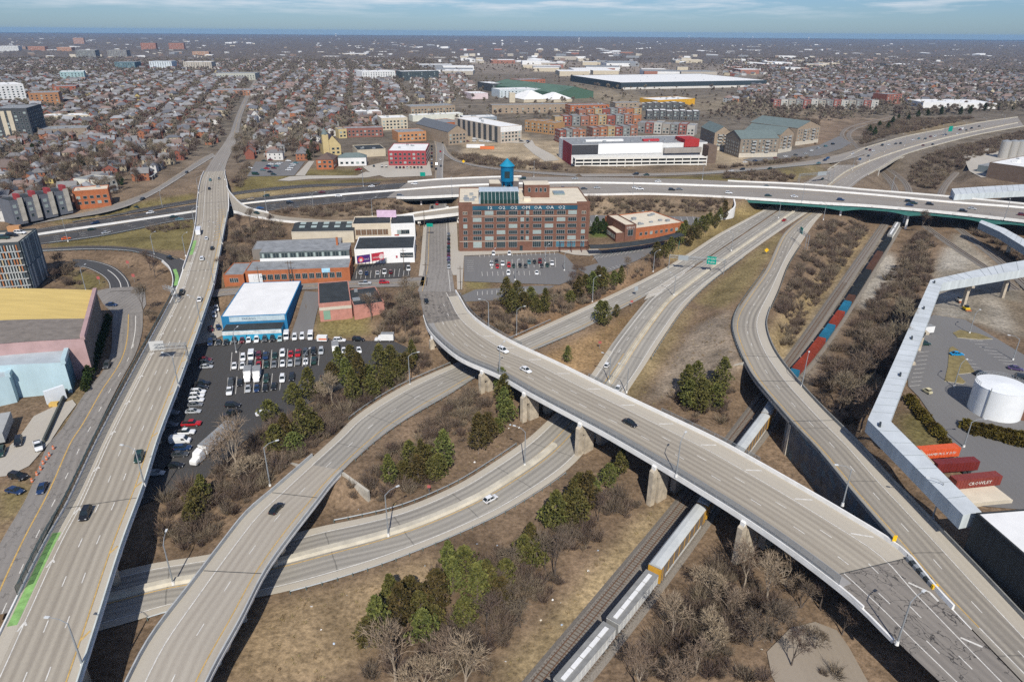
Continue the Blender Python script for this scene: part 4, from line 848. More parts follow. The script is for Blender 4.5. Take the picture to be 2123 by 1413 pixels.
# ------------------------------------------------------------------ plants
def leaf_mat(name, c1, c2, rough=.9, hue=.03, trans=0.0):
    m = bpy.data.materials.new(name); m.use_nodes = True; n = m.node_tree.nodes; l = m.node_tree.links; b = n['Principled BSDF']; b.inputs['Roughness'].default_value = rough; b.inputs['Specular IOR Level'].default_value = .1
    t = n.new('ShaderNodeTexCoord'); z = n.new('ShaderNodeTexNoise'); z.inputs['Scale'].default_value = .7; z.inputs['Detail'].default_value = 3; l.new(t.outputs['Object'], z.inputs[0])
    mr = n.new('ShaderNodeMapRange'); mr.inputs[1].default_value = .32; mr.inputs[2].default_value = .68; l.new(z.outputs[0], mr.inputs[0])
    mx = n.new('ShaderNodeMix'); mx.data_type = 'RGBA'; mx.inputs[6].default_value = (*c1,1); mx.inputs[7].default_value = (*c2,1); l.new(mr.outputs[0], mx.inputs[0])
    oi = n.new('ShaderNodeObjectInfo'); hs = n.new('ShaderNodeHueSaturation'); l.new(mx.outputs[2], hs.inputs['Color'])
    def rng(lo, hi, inp):
        q = n.new('ShaderNodeMapRange'); q.inputs[3].default_value = lo; q.inputs[4].default_value = hi; l.new(oi.outputs['Random'], q.inputs[0]); l.new(q.outputs[0], inp)
    rng(.5 - hue,.5 + hue, hs.inputs['Hue']); rng(.75,1.25, hs.inputs['Value']); l.new(hs.outputs[0], b.inputs['Base Color']); MATS[name] = m; return m
PINEM = leaf_mat('pine_needles',(.052,.058,.018),(.16,.145,.045), hue=.045)
SPRUCEM = leaf_mat('dark_conifer_needles',(.022,.038,.014),(.06,.078,.022))
BARKM = mat('grey_bark',(.16,.125,.095), var=.3, scale=1.5)
TWIGP = leaf_mat('pale_twigs',(.30,.235,.17),(.24,.18,.125), hue=.01)
TWIGB = leaf_mat('brown_twigs',(.15,.114,.083),(.225,.175,.128), hue=.02)
TWIGD = leaf_mat('dark_twigs',(.11,.084,.065),(.17,.128,.098), hue=.02)
FARTW = leaf_mat('far_tree_twigs',(.17,.14,.108),(.27,.22,.17), hue=.03)
HEDGEM = leaf_mat('hedge_leaves',(.07,.055,.012),(.15,.115,.03), hue=.01)
def rv(): 
    v = RNG.normal(size=3); return v / np.linalg.norm(v)
def pine(h, r, n_cl, n_leaf, seed, top=.45, low=.12):
    global RNG
    RNG = np.random.default_rng(seed); mb = MB(); tr = MB(); tr.tube((0,0,-.5),(0,0, h * .9), h * .022 + .06,.04,6)
    for i in range(n_cl):
        f = (i + .5) / n_cl; z = h * (low + (1 - low) * f ** .85)
        prof = (min(1,(1 - f) * 1.6) ** .75) * (.55 + .45 * min(1, f / .16)); a = i * 2.4 + RNG.uniform(-.4,.4); rr = r * prof * RNG.uniform(.45,1.0)
        c = np.array((math.cos(a) * rr, math.sin(a) * rr, z)); tr.tube((0,0, z - .5 * rr), c,.05,.02,3, cap=False)
        cs = r * RNG.uniform(.2,.38) * (.6 + .5 * prof)
        for k in range(n_leaf):
            o = rv() * cs * RNG.uniform(.3,1.0) ** .5; o[2] *= .62; q = c + o; d = o / (np.linalg.norm(o) + 1e-6) + rv() * .6 + np.array((0,0,.35)); d /= np.linalg.norm(d)
            s = np.cross(d, rv()); s /= np.linalg.norm(s) + 1e-6; ln = RNG.uniform(.35,.7); wd = RNG.uniform(.12,.24)
            mb.quad(q - s * wd, q + d * ln * .3 - s * wd * 1.5, q + d * ln, q + d * ln * .3 + s * wd * 1.5)
    return mb, tr
def bare(h, seed, spread=.5, levels=4, tw=.055, twl=1.0, base_r=None, forks=(3,5), multi=1):
    """leafless tree: limbs in one builder, fine twigs in another"""
    global RNG
    RNG = np.random.default_rng(seed); tr = MB(); tg = MB()
    def grow_(p, d, ln, r, lv):
        nseg = 2 if lv < 2 else 1; q = p
        for s_ in range(nseg):
            d = d + rv() * .12; d[2] += .05; d /= np.linalg.norm(d); e = q + d * ln / nseg
            r2 = r * (.82 if s_ < nseg - 1 else .68)
            if lv <= 2: tr.tube(q, e, r, r2,5 if lv < 2 else 3, cap=False)
            else:
                sd = np.cross(d, rv()); sd /= np.linalg.norm(sd) + 1e-6; w_ = max(r, tw * .6); tg.quad(q - sd * w_, q + sd * w_, e + sd * w_ * .6, e - sd * w_ * .6)
            q = e; r = r2
        if lv >= levels: 
            for _ in range(4):
                dd = d + rv() * .7; dd /= np.linalg.norm(dd); sd = np.cross(dd, rv()); sd /= np.linalg.norm(sd) + 1e-6; e = q + dd * ln * RNG.uniform(.5,.95) * twl; w_ = tw * .6
                tg.tri(q - sd * w_, q + sd * w_, e)
            return
        k = RNG.integers(forks[0], forks[1] + 1)
        for i in range(k):
            dd = d + rv() * (spread + .12 * lv); dd[2] = max(dd[2],-.05) + .12; dd /= np.linalg.norm(dd); st = q - d * ln * RNG.uniform(0,.45) * (i > 0)
            grow_(st, dd, ln * RNG.uniform(.6,.82), r * RNG.uniform(.55,.8), lv + 1)
    for m_ in range(multi):
        d0 = np.array((0.,0.,1.)) + (rv() * .35 if multi > 1 else rv() * .06); d0[2] = abs(d0[2]); grow_(np.array((0.,0.,-.3)), d0 / np.linalg.norm(d0), h * .27, base_r or h * .017,0)
    return tg, tr
def shrub(h, r, n, seed, w=.06):
    global RNG
    RNG = np.random.default_rng(seed); mb = MB()
    for i in range(n):
        a = RNG.uniform(0,6.283); b = np.array((math.cos(a), math.sin(a),0)) * RNG.uniform(0, r * .45); d = np.array((math.cos(a) * .5, math.sin(a) * .5,1.0)) + rv() * .35; d[2] = abs(d[2]) + .15; d /= np.linalg.norm(d)
        ln = h * RNG.uniform(.45,1.0); m_ = b + d * ln * .55; e = m_ + (d + rv() * .5) * ln * .45; s = np.cross(d, rv()); s /= np.linalg.norm(s) + 1e-6
        mb.quad(b - s * w * .6, b + s * w * .6, m_ + s * w * .5, m_ - s * w * .5); mb.tri(m_ - s * w * .5, m_ + s * w * .5, e)
        for _ in range(3):
            st = b + (m_ - b) * RNG.uniform(.4,1); dd = d + rv() * .7; e2 = st + dd * ln * RNG.uniform(.2,.42); mb.tri(st - s * w * .4, st + s * w * .4, e2)
    return mb
PR = bpy.data.collections.new('plant_kinds'); 
def proto(name, mb, mats):
    me = mb.mesh(name, mats if isinstance(mats, list) else [mats]); o = bpy.data.objects.new(name, me); PR.objects.link(o); return me
pines = []
for i,(h, r, nc, nl) in enumerate([(10,3.0,44,30),(8,3.3,40,30),(12,2.9,48,30),(6.5,2.6,32,30),(10.5,2.1,42,30)]):
    a, t = pine(h, r, nc, nl,20 + i); pines.append((a.mesh('pine_crown',[PINEM]), t.mesh('pine_trunk',[BARKM])))
a, t = pine(8.5,2.2,30,60,40, low=.04); spruce = (a.mesh('conifer_crown',[SPRUCEM]), t.mesh('conifer_trunk',[BARKM]))
a, t = pine(3.2,1.3,14,40,41, low=.02); spruce_s = (a.mesh('small_conifer_crown',[SPRUCEM]), t.mesh('small_conifer_trunk',[BARKM]))
bares = {}
for key, tm, bm in (('pale', TWIGP, mat('pale_bark',(.33,.27,.20), var=.2, scale=1)),('brown', TWIGB, BARKM),('dark', TWIGD, mat('dark_bark',(.10,.08,.065), var=.2, scale=1))):
    bares[key] = []
    for i,(h, sp, mu_) in enumerate([(18,.42,1),(14,.5,2),(20,.38,1),(12.5,.55,2)]):
        tg, tr = bare(h,60 + i * 3, sp,4,.085 if key != 'pale' else .08,1.5, forks=(3,4), multi=mu_); bares[key].append((tg.mesh('bare_twigs',[tm]), tr.mesh('bare_limbs',[bm])))
shrubs = [(4.8,2.8,70),(3.6,2.6,60),(6.5,2.6,75),(2.6,2.2,50)]
COLB = bpy.data.collections.new('brush_kinds')
for i,(h, r, n_) in enumerate(shrubs):
    for tm in (TWIGB, TWIGD):
        o = bpy.data.objects.new('shrub_kind', shrub(h, r, n_,90 + i,.105).mesh('shrub_kind',[tm])); COLB.objects.link(o)
COLG = bpy.data.collections.new('tuft_kinds')
TUFT = leaf_mat('dry_grass_blades',(.25,.19,.10),(.34,.26,.14), hue=.02)
for i in range(3): o = bpy.data.objects.new('tuft_kind', shrub(.7,1.1,26,120 + i,.05).mesh('tuft_kind',[TUFT])); COLG.objects.link(o)
COLF = bpy.data.collections.new('far_tree_kinds')
for i in range(5):
    tg, tr = bare([11,9,12.5,10,8][i],130 + i,.6,3,.30,1.35, forks=(4,5), base_r=.24); tg.m = [0] * len(tg.f); n0 = len(tg.v)
    tg.f += [tuple(k + n0 for k in f) for f in tr.f]; tg.v += tr.v; tg.m += [0] * len(tr.f)
    o = bpy.data.objects.new('far_tree_kind', tg.mesh('far_tree_kind',[FARTW])); COLF.objects.link(o)
def gn_scatter(name, pts, coll, kind='stuff', label=None, cat=None, smin=.8, smax=1.25, scales=None):
    """one object: plants of a mass standing on given points"""
    pts = np.asarray(pts, float)
    me = bpy.data.meshes.new(name); me.vertices.add(len(pts)); me.vertices.foreach_set('co', pts.ravel())
    at = me.attributes.new('size', 'FLOAT', 'POINT'); at.data.foreach_set('value', scales if scales is not None else np.random.default_rng(len(pts)).uniform(smin, smax, len(pts)))
    o = link(name, me, kind=kind, label=label, cat=cat)
    ng = bpy.data.node_groups.new(name + '_nodes', 'GeometryNodeTree'); ng.interface.new_socket('Geometry', in_out='INPUT', socket_type='NodeSocketGeometry'); ng.interface.new_socket('Geometry', in_out='OUTPUT', socket_type='NodeSocketGeometry')
    N = ng.nodes; gi = N.new('NodeGroupInput'); go = N.new('NodeGroupOutput'); ip = N.new('GeometryNodeInstanceOnPoints'); ci = N.new('GeometryNodeCollectionInfo'); ci.inputs[0].default_value = coll; ci.inputs[1].default_value = True; ci.inputs[2].default_value = True
    ip.inputs['Pick Instance'].default_value = True
    rn = N.new('FunctionNodeRandomValue'); rn.data_type = 'FLOAT_VECTOR'; rn.inputs[0].default_value = (0,0,0); rn.inputs[1].default_value = (.08,.08,6.283)
    ri = N.new('FunctionNodeRandomValue'); ri.data_type = 'INT'; ri.inputs[4].default_value = 0; ri.inputs[5].default_value = max(0, len(coll.objects) - 1); ri.inputs['Seed'].default_value = 5
    na = N.new('GeometryNodeInputNamedAttribute'); na.data_type = 'FLOAT'; na.inputs[0].default_value = 'size'
    K = ng.links.new; K(gi.outputs[0], ip.inputs['Points']); K(ci.outputs[0], ip.inputs['Instance']); K(ri.outputs[2], ip.inputs['Instance Index']); K(rn.outputs[0], ip.inputs['Rotation']); K(na.outputs[0], ip.inputs['Scale']); K(ip.outputs[0], go.inputs[0])
    md = o.modifiers.new('scatter', 'NODES'); md.node_group = ng; return o
# decks overhead keep trees away
DK = []
for s_, a_, b_ in ((VIA,0, VB1),(RD, RDB0, RDB1 + 20),(RA,0, RAB1),(RC, RCB0, RCB2),(FWY, FB0, FB1),(FWY, FB2, FWY.len),(RMP6,0, R6A1),(RMP6, R6B0, R6B1),(R8N, R8B0, R8B1)):
    for v in np.arange(a_, b_,4):
        for t in np.linspace(0,1,6): q = s_.at(v, t=t); DK.append((q[0], q[1]))
BLK = []      # building footprints, filled before planting
kd = KDTree(len(DK))
for i, q in enumerate(DK): kd.insert((q[0], q[1],0), i)
kd.balance()
def clear(x, y, m=2.0, dk=3.5):
    if kr.find((x, y,0))[2] < m or kd.find((x, y,0))[2] < dk: return False
    for bb, poly in BLK:
        if bb[0] < x < bb[2] and bb[1] < y < bb[3] and inpoly(np.array([x]), np.array([y]), poly)[0]: return False
    return True
def scatter(poly, per100, seed, m=2.0, clump=0.0, z0=0.0):
    rg = np.random.default_rng(seed); w = [G(*p, z0) for p in poly]; q = [(p.x, p.y) for p in w]; xs = [p[0] for p in q]; ys = [p[1] for p in q]
    A = abs(sum(q[i][0] * q[(i + 1) % len(q)][1] - q[(i + 1) % len(q)][0] * q[i][1] for i in range(len(q)))) / 2; n_ = int(A / 100 * per100); out = []; tries = 0
    while len(out) < n_ and tries < n_ * 12:
        tries += 1; x = rg.uniform(min(xs), max(xs)); y = rg.uniform(min(ys), max(ys))
        if not inpoly(np.array([x]), np.array([y]), q)[0]: continue
        if clump and math.sin(x * .21 + 1.3 * math.sin(y * .13)) * math.cos(y * .17 + x * .05) < clump - 1 + rg.uniform(0,.6): continue
        if not clear(x, y, m): continue
        out.append((x, y, ghf(x, y) - .05))
    return out
# ------------------------------------------------------------------ buildings
def brick_mat(name, c, mortar=(.35,.31,.27), s=1.0):
    if name in MATS: return MATS[name]
    m = bpy.data.materials.new(name); m.use_nodes = True; n = m.node_tree.nodes; l = m.node_tree.links; b = n['Principled BSDF']; b.inputs['Roughness'].default_value = .9; b.inputs['Specular IOR Level'].default_value = .15
    t = n.new('ShaderNodeTexCoord'); z = n.new('ShaderNodeTexNoise'); z.inputs['Scale'].default_value = .35; z.inputs['Detail'].default_value = 8; z.inputs['Roughness'].default_value = .7; l.new(t.outputs['Object'], z.inputs[0])
    mp = n.new('ShaderNodeMapping'); mp.inputs['Scale'].default_value = (1.2,1.2,7); l.new(t.outputs['Object'], mp.inputs[0]); z2 = n.new('ShaderNodeTexNoise'); z2.inputs['Scale'].default_value = 2; z2.inputs['Detail'].default_value = 3; l.new(mp.outputs[0], z2.inputs[0])
    ad = n.new('ShaderNodeMath'); ad.operation = 'ADD'; l.new(z.outputs[0], ad.inputs[0]); l.new(z2.outputs[0], ad.inputs[1]); mr = n.new('ShaderNodeMapRange'); mr.inputs[1].default_value = .7; mr.inputs[2].default_value = 1.3; l.new(ad.outputs[0], mr.inputs[0])
    mx = n.new('ShaderNodeMix'); mx.data_type = 'RGBA'; mx.inputs[6].default_value = (*[k * .7 for k in c],1); mx.inputs[7].default_value = (*[min(1, k * 1.3) for k in c],1); l.new(mr.outputs[0], mx.inputs[0]); l.new(mx.outputs[2], b.inputs['Base Color'])
    MATS[name] = m; return m
def wall(c, name=None, var=.1): return mat(name or 'wall_%02x%02x%02x' % tuple(int(min(1, k) * 255) for k in c), c, var=var, scale=.25, detail=6)
GLASS = mat('window_glass',(.025,.04,.045), rough=.12, var=.25, scale=.2, spec=.6)
BLIND = mat('window_blinds',(.30,.36,.34), rough=.4, var=.2, scale=.3)
GLASSB = mat('blue_glass',(.05,.16,.22), rough=.15, var=.2, scale=.3, spec=.6)
TRIM = mat('window_frame_paint',(.35,.36,.35), var=.1); CREAM = mat('limestone_trim',(.52,.47,.38), var=.1)
BRK, ORB, TANB, DKB, PINK = brick_mat('dark_red_brick',(.165,.085,.06)), brick_mat('orange_brick',(.36,.125,.055)), brick_mat('tan_brick',(.30,.235,.17)), brick_mat('brown_brick',(.15,.11,.085)), brick_mat('pink_brick',(.44,.21,.165))
RWHT, RCRM, RDK, RGR, RGRN = mat('white_membrane',(.72,.72,.70), var=.07, scale=.15), mat('cream_membrane',(.62,.55,.43), var=.1, scale=.2), mat('black_roofing',(.035,.04,.042), var=.25, scale=.25), mat('grey_roofing',(.24,.25,.255), var=.25, scale=.3), mat('green_grey_roofing',(.13,.165,.16), var=.12, scale=.4)
WINM = {}
def winmesh(w, h, gm, fm, bars=1, d=.12):
    k = (round(w,2), round(h,2), gm.name, fm.name, bars)
    if k in WINM: return WINM[k]
    mb = MB(); f = .1; mb.quad((-w / 2,-d + .05,0),(w / 2,-d + .05,0),(w / 2,-d + .05, h),(-w / 2,-d + .05, h),0)
    for x0, x1, z0, z1 in [(-w / 2 - f, w / 2 + f,-f,0),(-w / 2 - f, w / 2 + f, h, h + f),(-w / 2 - f,-w / 2,0, h),(w / 2, w / 2 + f,0, h)] + [(-w / 2 + w * (i + 1) / (bars + 1) - .04,-w / 2 + w * (i + 1) / (bars + 1) + .04,0, h) for i in range(bars)]: mb.box(x0, x1,-d,.02, z0, z1,1)
    WINM[k] = mb.mesh('window',[gm, fm]); return WINM[k]
class Bld:
    def __init__(s, name, fl, fr, depth, h, wm, rm, label, cat='building', z=None, group=None, parapet=.7, px=True, roof='flat', rh=3.0, over=.3, block=True):
        a = P(*fl[:2],(fl[2] if len(fl) > 2 else 0) if z is None else z) if px else Vector(fl); b = P(*fr[:2],(fr[2] if len(fr) > 2 else 0) if z is None else z) if px else Vector(fr)
        s.W = (b - a).xy.length; s.D = depth; s.H = h; s.rz = math.atan2(b.y - a.y, b.x - a.x); s.org = a
        s.o = empty(name, a, s.rz, label=label, cat=cat, group=group); W, D = s.W, depth
        mb = MB(); mb.box(0, W,0, D,-1.5, h); s.wall = mb.build('wall', wm, s.o)
        if roof == 'flat':
            bx((.35, W - .35,.35, D - .35, h - .02, h + .08), 'roof', rm, s.o)
            if parapet:
                mb = MB(); p_ = parapet
                for x0, x1, y0, y1 in ((0, W,0,.35),(0, W, D - .35, D),(0,.35,.35, D - .35),(W - .35, W,.35, D - .35)): mb.box(x0 - .04, x1 + .04, y0 - .04, y1 + .04, h - .3, h + p_)
                mb.build('parapet', wm, s.o)
        else:
            mb = MB(); e = over; gb = MB()
            if roof == 'gable_x':
                r0, r1 = (-e, D / 2, h + rh),(W + e, D / 2, h + rh); mb.quad((-e,-e, h - .2),(W + e,-e, h - .2), r1, r0); mb.quad((W + e, D + e, h - .2),(-e, D + e, h - .2), r0, r1)
                gb.tri((0, D, h),(0,0, h),(0, D / 2, h + rh - .25)); gb.tri((W,0, h),(W, D, h),(W, D / 2, h + rh - .25))
            elif roof == 'gable_y':
                r0, r1 = (W / 2,-e, h + rh),(W / 2, D + e, h + rh); mb.quad((-e, D + e, h - .2),(-e,-e, h - .2), r0, r1); mb.quad((W + e,-e, h - .2),(W + e, D + e, h - .2), r1, r0)
                gb.tri((0,0, h),(W,0, h),(W / 2,0, h + rh - .25)); gb.tri((W, D, h),(0, D, h),(W / 2, D, h + rh - .25))
            else:
                k = min(W, D) / 2
                if W >= D: r0, r1 = (k, D / 2, h + rh),(W - k, D / 2, h + rh)
                else: r0, r1 = (W / 2, k, h + rh),(W / 2, D - k, h + rh)
                A, B_, C_, E_ = (-e,-e, h - .15),(W + e,-e, h - .15),(W + e, D + e, h - .15),(-e, D + e, h - .15)
                if W >= D: mb.quad(A, B_, r1, r0); mb.tri(B_, C_, r1); mb.quad(C_, E_, r0, r1); mb.tri(E_, A, r0)
                else: mb.tri(A, B_, r0); mb.quad(B_, C_, r1, r0); mb.tri(C_, E_, r1); mb.quad(E_, A, r0, r1)
            mb.build('roof', rm, s.o)
            for k in range(len(gb.f)):
                g1_ = MB(); g1_.tri(*[gb.v[j] for j in gb.f[k]]); g1_.build('gable', wm, s.o)
        if block: s.block()
    def pt(s, x, y, z=0): c, sn = math.cos(s.rz), math.sin(s.rz); return Vector((s.org.x + c * x - sn * y, s.org.y + sn * x + c * y, s.org.z + z))
    def block(s, m=1.0):
        q = [s.pt(-m,-m), s.pt(s.W + m,-m), s.pt(s.W + m, s.D + m), s.pt(-m, s.D + m)]; q = [(k.x, k.y) for k in q]
        BLK.append(((min(k[0] for k in q), min(k[1] for k in q), max(k[0] for k in q), max(k[1] for k in q)), q))
    def win(s, face, u, z, w, h, gm=None, fm=None, bars=1, name='window'):
        o = link(name, winmesh(w, h, gm or GLASS, fm or TRIM, bars), s.o)
        o.location, o.rotation_euler = {'f': ((u,0, z),(0,0,0)), 'r': ((s.W, u, z),(0,0, math.pi / 2)), 'l': ((0, s.D - u, z),(0,0,-math.pi / 2)), 'b': ((s.W - u, s.D, z),(0,0, math.pi))}[face]; return o
    def rows(s, face, n, zs, w, h, m0=1.5, gm=None, bars=1, fm=None):
        L_ = s.W if face in 'fb' else s.D
        for z in zs:
            for i in range(n): s.win(face, m0 + (L_ - 2 * m0) * (i + .5) / n, z, w, h, gm or (BLIND if (i * 7 + int(z * 3)) % 5 == 0 else GLASS), fm, bars)
    def part(s, name, x0, x1, y0, y1, z0, z1, m, top=None): mb = MB(); mb.box(x0, x1, y0, y1, z0, z1,0,1 if top else None); return mb.build(name,[m, top] if top else m, s.o)
    def vents(s, n, seed=1, x0=.1, x1=.9, y0=.15, y1=.85):
        rg = random.Random(seed)
        for i in range(n):
            x, y = s.W * rg.uniform(x0, x1), s.D * rg.uniform(y0, y1); q = rg.uniform(.6,1.5); s.part('roof_unit', x - q, x + q, y - q * .7, y + q * .7, s.H + .06, s.H + rg.uniform(.7,1.6), STEEL)
def lettering(text, size, parent, loc, rot, m, name='lettering', align='CENTER', sx=1.0):
    c = bpy.data.curves.new(name, 'FONT'); c.body = text; c.size = size; c.align_x = align; c.align_y = 'CENTER'; c.extrude = .02; c.resolution_u = 1
    t = bpy.data.objects.new(name, c); COL.objects.link(t); me = bpy.data.meshes.new_from_object(t.evaluated_get(bpy.context.evaluated_depsgraph_get())); bpy.data.objects.remove(t); bpy.data.curves.remove(c)
    me.materials.clear(); me.materials.append(m); o = link(name, me, parent, loc); o.rotation_euler = rot; o.scale = (sx,1,1); o['kind'] = 'stuff'; return o
HP = math.pi / 2

# brick office block
B = Bld('brick_office_building',(953,521),(1218,518),41,24.6, BRK, RCRM, 'six-storey dark brick office block with a blue banner under its roofline', z=0, parapet=.5)
zr = [2.0,6.0,9.2,12.5,15.9,19.5]; W = B.W
for k, z in enumerate(zr):
    h = 3.0 if k == 0 else 1.9
    for i,(f, w_, br) in enumerate([(.048,1.9,1),(.139,4.3,3),(.23,4.3,3),(.321,4.3,3),(.413,4.3,3),(.484,1.7,0),(.524,1.5,0),(.599,4.3,3),(.69,4.3,3),(.782,4.3,3),(.869,4.3,3),(.956,1.9,1)]):
        if k == 0 and i in (5,6): continue
        g = GLASSB if (k == 0 and i >= 9) else (BLIND if (i * 5 + k * 3) % 4 == 1 else GLASS)
        if k == 5 and i in (0,11):
            for q in (-.8,0,.8): B.win('f', W * f + q, z + .2,.5,1.4, GLASS, CREAM,0)
            continue
        B.win('f', W * f, z, w_, h, g, TRIM, br)
B.win('f', W * .478,.1,1.4,2.6, GLASS, DKST,0, name='door')
for z in (5.2,18.6): B.part('stone_band',.1 if z < 6 else W * .1, W * .9 if z > 6 else W - .1,-.12,.05, z, z + .22, CREAM)
B.rows('l',7, zr[1:],2.6,1.9,2, bars=2)
bn = mat('banner_blue',(.02,.085,.13), rough=.6, var=.3, scale=.15)
B.part('banner', W * .105, W * .905,-.2,-.02,22.0,24.1, bn)
for i, t in enumerate(['12', 'O2', 'O2', 'OM', 'OA', 'OA', 'O2']): lettering(t,2.3, B.o,(W * (.235 + .0915 * i),-.24,23.05),(HP,0,0), WHITE, sx=1.25)
for t in (.008,.992):
    B.part('corner_pier', W * t - .6 if t > .5 else -.08, W + .08 if t > .5 else W * t + .6,-.1,.3,0,25.6, BRK)
for x0 in (0, W - W * .1): B.part('raised_parapet', x0 - .05, x0 + W * .1 + .05,-.12,.4,24.2,26.0, BRK)
# roof top
B.part('sunroom_wall', W * .155, W * .46,2,20,24.6,28, wall((.30,.36,.42)), RGR)
gs = MB(); x0, x1 = W * .165, W * .455
for y0, z0, y1, z1 in ((.9,24.7,.9,27),(.9,27,3.6,29.6),(3.6,29.6,5.2,30.3)): gs.quad((x0, y0, z0),(x1, y0, z0),(x1, y1, z1),(x0, y1, z1))
for x in (x0, x1): gs.f.append((len(gs.v), len(gs.v) + 1, len(gs.v) + 2, len(gs.v) + 3, len(gs.v) + 4)); gs.v += [(x,.9,24.7),(x,.9,27),(x,3.6,29.6),(x,5.2,30.3),(x,5.2,24.7)]; gs.m.append(0)
sun = gs.build('sunroom_glazing', mat('sunroom_glass',(.02,.05,.045), rough=.1, var=.2, spec=.6), B.o)
for i in range(11):
    x = x0 + (x1 - x0) * i / 10; mb = MB()
    for a, b in (((x,.82,24.7),(x,.82,27)),((x,.82,27),(x,3.55,29.7)),((x,3.55,29.7),(x,5.2,30.4))): mb.tube(a, b,.07, seg=4)
    mb.build('mullion', mat('white_mullion',(.7,.72,.7), var=0), sun)
B.part('sunroom_roof', x0 - .5, x1 + .5,5.2,16,30.1,30.5, mat('pale_blue_metal',(.42,.48,.53), var=.1, stretch=(1,.1,1), scale=1))
B.part('lift_house', W * .245, W * .36,22,33,24.6,31, DKB, RCRM); B.part('stair_house', W * .39, W * .48,24,33,24.6,32, wall((.13,.115,.11)), RCRM)
ph = B.part('penthouse', W * .515, W * .715,16,27,24.6,31.5, BRK, RCRM)
for f in (.555,.61,.645,.68): link('window', winmesh(1.1,2, GLASS, TRIM,0), B.o,(W * f,16,27.8))
B.part('plant_room', W * .5, W * .555,7,11,24.6,26.4, RCRM); B.part('roof_monitor', W * .76, W * .85,22,29,24.6,25.6, mat('skylight_glass',(.2,.25,.25), rough=.3, var=.2)); B.vents(7,3,.03,.14,.2,.6)
cm = mat('canopy_steel',(.10,.035,.025), var=.1)
for x in (.775,.865,.945,.995):
    mb = MB(); mb.tube((W * x,-4,0),(W * x,-4,5.2),.18, seg=6); mb.tube((W * x,-4,5.1),(W * x,0,5.1),.14, seg=6); mb.build('canopy_post', cm, B.o)
B.part('canopy_beam', W * .77, W,-4.15,-3.85,5.2,5.5, cm)
# blue water tower on its roof
tp = B.pt(W * .385,22,24.6); tw = empty('water_tower', tp, label='bright blue water tower with conical cap standing on the brick office roof', cat='water tower'); bl = mat('tower_blue',(.0,.12,.24), rough=.5, var=.12, scale=.3); dbl = mat('tower_cap_blue',(.01,.21,.34), rough=.5, var=.1)
tb((0,0,8),(0,0,16),3.5,3.5,24, cap=True)('tank', bl, tw, smooth=False)
tb((0,0,16.02),(0,0,20),4.1,.05,24)('cap', dbl, tw); tb((0,0,5.5),(0,0,7.98),1.6,3.45,24)('tank_bottom', bl, tw)
for i in range(6): a = i * math.pi / 3 + .3; tb((math.cos(a) * 3.3, math.sin(a) * 3.3,0),(math.cos(a) * 2.7, math.sin(a) * 2.7,7.6),.3,.3,6)('leg', bl, tw)
bx((-1.4,1.4,-3.62,-3.3,10,13.5), 'window', GLASS, tw)

# depot with platform canopy
D1 = Bld('depot_building',(1313,497),(1415,483),30,6.0, ORB, RCRM, 'low brick depot building with pale flat roof and a row of roof units', z=0, parapet=.5); D1.rows('f',8,[2],1.6,1.6,3, bars=1); D1.vents(9,4)
D2 = Bld('depot_tower_wing',(1294,500),(1317,498),24,8.6, BRK, RCRM, 'square brick tower wing with white lettering beside the depot', z=0, parapet=.6); D2.win('f', D2.W / 2,3,3,3.4); lettering('DEPOT',1.6, D2.o,(D2.W / 2,-.1,7.5),(HP,0,0), WHITE)
D3 = Bld('depot_side_wing',(1276,501),(1293,500),16,4.6, BRK, RCRM, 'single-storey brick wing between the dark conifers and the depot tower', z=0, parapet=.3); D3.rows('l',4,[1.2],2,2)
cn = empty('platform_canopy', P(1300,505,0), label='long black-roofed platform canopy in front of the brick depot', cat='canopy')
mb = MB(); ln = catmull(W3([(1222,512,4),(1260,511,4),(1310,506,4),(1360,498,4),(1410,486,4)]),3) - np.array(cn.location)
sweep(mb, ln,[(-3.2,.3),(0,1.0),(3.2,.3),(3.2,.1),(-3.2,.1)]); mb.build('roof', RDK, cn)
for q in resample(ln,11): tb((q[0], q[1],-4.5),(q[0], q[1],.3),.16, seg=6)('post', GIRD, cn)

# parking garage with tall white screen
Gz = 1.0
g1 = Bld('office_over_garage',(1184,343,0),(1462,336,0),46,17, wall((.62,.62,.60), 'garage_white_panel'), RGR, 'grey-roofed office block behind the open white parking garage', parapet=.4)
g1.part('dark_panel',-.15, g1.W * .19,-.15,0,9,17.2, wall((.05,.05,.055))); g1.part('white_screen', g1.W * .19, g1.W * .66,-.35,-.16,9,17.9, mat('white_screen_panel',(.80,.80,.78), var=.03)); g1.part('red_fin',-.4,0,0,30,0,17.6, wall((.25,.03,.04))); g1.part('red_box', g1.W * .82, g1.W * .93,-2,20,14,20.5, wall((.35,.03,.03))); g1.part('red_monitor', g1.W * .56, g1.W * .68,14,18,17,18.8, wall((.4,.04,.05))); g1.part('white_monitor', g1.W * .14, g1.W * .42,18,22,17,18.6, RWHT); g1.vents(16,5); g1.rows('l',6,[3,7,11],1.5,2.5); g1.part('terrace_block', g1.W * .67, g1.W * .95,-3,0,9,13.5, wall((.30,.27,.24)), RGR); g1.part('stair_tower', g1.W - 4, g1.W + 4,-12,4,0,16, DKB)
gr = empty('parking_garage', P(1192,353,0), label='open white concrete parking garage with three visible decks facing the freeway', cat='parking garage')
A_, B_ = P(1192,352,0), P(1463,348,0); d = (B_ - A_).normalized(); nn = Vector((-d.y, d.x,0)); Lg = (B_ - A_).length; gw = mat('garage_concrete',(.66,.64,.58), var=.08, scale=.3); gd = wall((.035,.035,.037))
gr.location = A_; gr.rotation_euler = (0,0, math.atan2(d.y, d.x))
